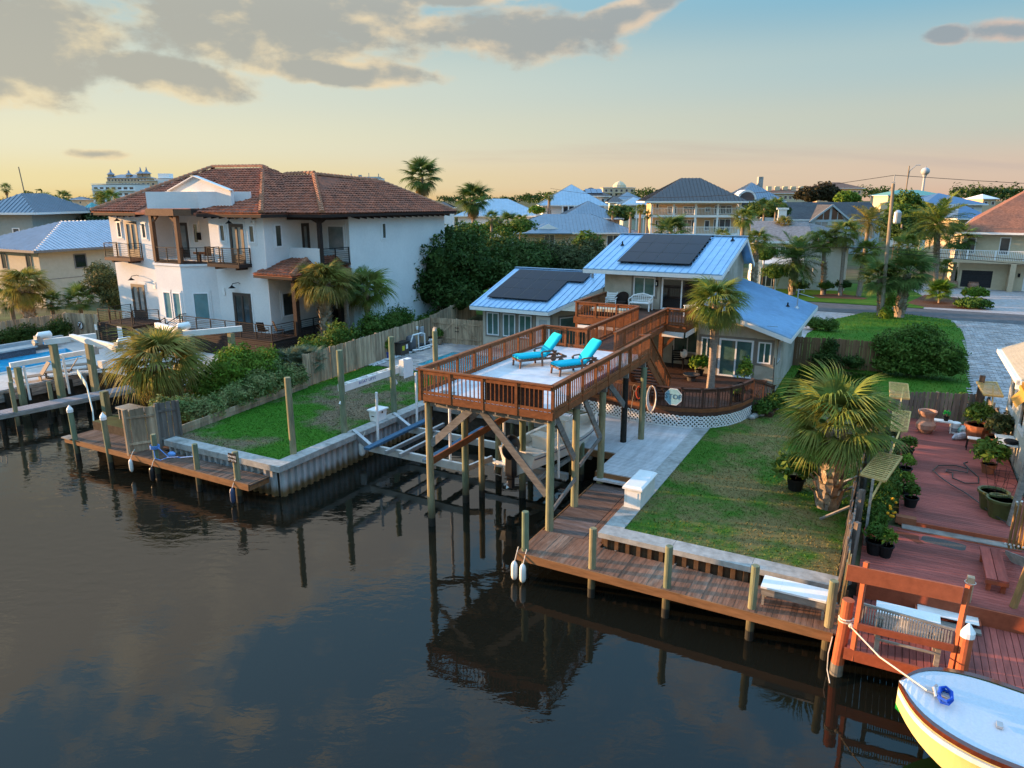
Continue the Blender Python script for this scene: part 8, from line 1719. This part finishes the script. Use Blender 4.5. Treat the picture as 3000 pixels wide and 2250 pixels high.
for k, (uu, vv) in enumerate((q, q2)):
    t = thing('tomato_cage', ('wire cage standing in the left olive pot', 'wire cage standing in the right olive pot')[k], 'wire cage', uu, vv, 2.0); mb = MB()
    for j in range(3): r_ = .2 + .07 * j; mb.tube([(uu + r_ * math.cos(q_ * .524), vv + r_ * math.sin(q_ * .524), 2.2 + j * .35) for q_ in range(13)], .005, 4)
    for j in range(4): a = j * 1.57; mb.tube([(uu + .12 * math.cos(a), vv + .12 * math.sin(a), 2.0), (uu + .36 * math.cos(a), vv + .36 * math.sin(a), 3.0)], .005, 4)
    mb.build('wire', m_black, t)
q = Jx(1310, 780, 1.5); pot(q[0] + .2, q[1], 1.5, .25, .35, m_terra, 'leafy pot by the garden hose with broad leaves', .55, .8, l_mid, 900, .12)
q = Jx(1145, 300, 1.5); pot(q[0], q[1], 1.5, .42, .5, m_conc, 'pale grey round planter before the picket fence', .2, .4, l_mid, 250, .07)
for k, (x, y) in enumerate(((800, 280), (980, 320), (1045, 310))): q = Jx(x, y, 1.5); pot(q[0], q[1], 1.5, .2, .32, m_potb, ('dark pot left of the clay urn by the picket fence', 'dark pot behind the pale plant table', 'dark pot right behind the pale plant table')[k], .25, .35, l_mid, 280, .07)
q = Jx(990, 450, 1.5); t = thing('plant_table', 'small pale plant table with a green potted plant', 'table', q[0], q[1], 1.5); MB().box(q[0] - .35, q[0] + .35, q[1] - .2, q[1] + .2, 1.92, 1.97).build('top', m_offwhite, t)
for dx in (-.3, .3):
    for dy in (-.16, .16): MB().box(q[0] + dx - .025, q[0] + dx + .025, q[1] + dy - .025, q[1] + dy + .025, 1.5, 1.92).build('leg', m_offwhite, t)
pot(q[0] + .1, q[1], 1.97, .11, .2, m_potb, 'small potted bright green plant on the pale table', .13, .22, mat('vivid_green', (.02, .30, .05), .6), 120, .05)
q = Jx(1095, 465, 1.5); t = thing('bucket', 'white plastic bucket with lid before the fence', 'bucket', q[0], q[1], 1.5); MB().lathe((q[0], q[1], 1.5), [(.16, 0), (.18, .38)], 14).build('body', m_white, t); MB().lathe((q[0], q[1], 1.88), [(.195, 0), (.195, .06), (.18, .08)], 14).build('lid', m_white, t); MB().lathe((q[0], q[1], 1.58), [(.176, 0), (.182, .16)], 14).build('label_band', mat('bucket_print', (.25, .25, .27), .6, .5, 30), t)
q = Jx(1155, 475, 1.5); t = thing('soil_bag', 'teal and white bag of potting soil slumped beside the bucket', 'bag', q[0], q[1], 1.5); MB().ball((q[0], q[1], 1.68), .26, 10, 7, (.9, .8, .75)).build('body', mat('teal_bag', (.08, .35, .33), .4, .5, 9, col2=(.6, .62, .6), big=5), t)
q = Jx(1155, 520, 1.5); t = thing('soil_bag', 'long grey soil bag lying before the terracotta pot', 'bag', q[0], q[1], 1.5); MB().tube([(q[0] - .35, q[1] - .25, 1.56), (q[0] - .2, q[1] - .1, 1.62), (q[0] + .1, q[1] + .15, 1.64), (q[0] + .25, q[1] + .3, 1.58)], [.05, .15, .16, .08], 10).build('body', mat('grey_bag', (.35, .34, .36), .4, .4, 8), t)
q = Jx(1240, 600, 1.5); t = thing('metal_stool', 'black metal stool with a striped tray on the red deck', 'stool', q[0], q[1], 1.5); MB().box(q[0] - .22, q[0] + .22, q[1] - .16, q[1] + .16, 1.95, 1.98).build('seat', m_offwhite, t); MB().tube([(q[0] - .22, q[1] - .16, 1.5), (q[0] - .2, q[1] - .14, 1.96), (q[0] + .2, q[1] - .14, 1.96), (q[0] + .22, q[1] - .16, 1.5)], .02, 5).tube([(q[0] - .22, q[1] + .16, 1.5), (q[0] - .2, q[1] + .14, 1.96), (q[0] + .2, q[1] + .14, 1.96), (q[0] + .22, q[1] + .16, 1.5)], .02, 5).build('frame', m_black, t)
q = Jx(1490, 700, 1.5); t = thing('potting_bench', 'pale topped potting bench along the house wall', 'bench', q[0], q[1], 1.5); MB().box(q[0] - .3, q[0] + .3, q[1] - .5, q[1] + .9, 2.25, 2.3).build('top', m_offwhite, t)
for dx in (-.26, .22):
    for dy in (-.46, .82): MB().box(q[0] + dx, q[0] + dx + .05, q[1] + dy, q[1] + dy + .05, 1.5, 2.25).build('leg', m_grey, t)
MB().lathe((q[0] + .1, q[1] - .2, 2.3), [(.2, 0), (.24, .1), (.2, .14)], 10).build('basin', m_black, t)
hp = [Jx(x, y, 1.5) for x, y in ((1200, 705), (1170, 715), (1210, 760), (1290, 830), (1290, 880), (1180, 880), (1080, 840), (1080, 800), (1030, 790), (1030, 775), (1090, 780), (1200, 800), (1200, 770), (1100, 742), (960, 745), (920, 785), (970, 835), (1060, 900), (1180, 970), (1300, 1060), (1400, 1150), (1510, 1215))]
t = thing('garden_hose', 'dark garden hose looped across the red deck', 'hose', 9.8, 9, 1.5); MB().tube([(a, b, 1.52 + .004 * k) for k, (a, b) in enumerate(hp)], .02, 6).build('tube', mat('hose_dark', (.03, .035, .03), .5), t)
grove('shrub', 'leafy citrus bushes crowding the planter beside the leaning fence', 'shrub', [(7.25, 3.9, 2.0, .4, .5, .6), (7.35, 4.7, 2.2, .42, .6, .7), (7.5, 5.7, 2.1, .45, .7, .7), (7.5, 6.8, 2.1, .4, .7, .65), (7.25, 3.2, 1.9, .35, .4, .5)], 5200, .065, l_mid, seed=61, z=1.34)
grove('shrub', 'ferny planting at the far end of the red deck planter', 'shrub', [(7.4, 8.4, 2.0, .4, .8, .6), (7.5, 10.0, 1.95, .4, .9, .6), (7.3, 12, 2.0, .5, 1.0, .6)], 3200, .07, l_olive, seed=62, z=1.4)
fl = thing('flower_cluster', 'yellow flowers among the planter bushes by the deck', 'flowers', 7.5, 4.0, 2.0); mb = MB()
for k in range(14): mb.ball((7.55 + R.uniform(-.2, .25), 3.6 + R.uniform(-.4, .9), 2.0 + R.uniform(-.3, .5)), .045, 5, 4)
mb.build('blossom_field', mat('yellow_flower', (.65, .32, .02), .7), fl, stuff=True)
q = Jx(740, 1170, 1.5); t = thing('planter_box', 'terracotta trough planter at the pale step', 'planter', q[0], q[1], 1.38); MB().box(q[0] - .4, q[0] + .15, q[1] - .12, q[1] + .12, 1.38, 1.58).build('trough', m_terra, t)
# patio plants
pot(-1.45, 17.9, 2.12, .22, .3, m_potb, 'arching fern in a pot beside the patio corner wall', .55, .7, l_bright, 900, .12)
pot(1.15, 15.9, 2.12, .28, .35, m_potb, 'lanky yellow flowering potted plant by the curved rail', .35, 1.2, l_bright, 500, .09)
pot(1.2, 13.9, 2.12, .3, .3, m_potb, 'low black planter with flowers inside the curved rail', .3, .3, l_mid, 300, .07)
t = thing('rock_border', 'row of pale garden rocks at the end of the lattice', 'rocks', 2.0, 14.2, 1.34)
for k in range(7): MB().ball((1.95 + k * .12 + R.uniform(-.05, .05), 13.9 + k * .35, 1.42), .17, 7, 5, (1, R.uniform(.8, 1.4), .7)).build('rock', m_conc, t)
grove('shrub', 'mixed low plants beside the lattice end and steps', 'shrub', [(2.3, 14.6, 1.7, .4, .5, .4), (2.7, 15.6, 1.8, .5, .6, .5)], 1500, .08, l_mid, seed=63)
pot(-20.6, 16.4, 1.34, .22, .4, mat('blue_glaze', (.02, .05, .25), .3), 'cobalt blue pot with a plant left of the pool heater', .35, .8, l_bright, 350, .12)
pot(-20.2, 21.6, 1.34, .25, .4, mat('tan_glaze', (.30, .22, .15), .6), 'tan pot with upright plant by the gate', .3, .6, l_mid, 300, .1)
t = thing('wheelbarrow', 'dark upturned wheelbarrow tub behind the far picket fence', 'wheelbarrow', 8.3, 18.6, 1.4); MB().prism([(7.9, 18.3), (8.8, 18.3), (8.7, 19.2), (8.0, 19.2)], 1.7, 2.0).build('tub', m_black, t); MB().tube([(8.0, 18.2, 1.5), (8.9, 19.6, 1.9)], .02, 5).build('handle', m_grey, t); MB().tube([(8.3, 19.3, 1.5), (8.38, 19.3, 1.5)], .16, 10).build('wheel', m_blackp, t)
for u, v, l in ((14.7, 75.6, 'tan urn planter right of the near garage door'), (12.7, 75.4, 'tan urn planter left of the garage beneath the palms')): pot(u, v, 1.3, .5, .8, m_urn, l, prof=[(.3, 0), (.52, .3), (.55, .55), (.42, .75), (.5, .8)], cat='urn')
t = thing('fishing_pole', 'black and tan pole leaning near the house corner', 'pole', 2.3, 17.5, 1.3); MB().tube([(2.35, 16.9, 1.34), (2.15, 18.0, 3.4)], .02, 5).build('shaft', m_black, t)
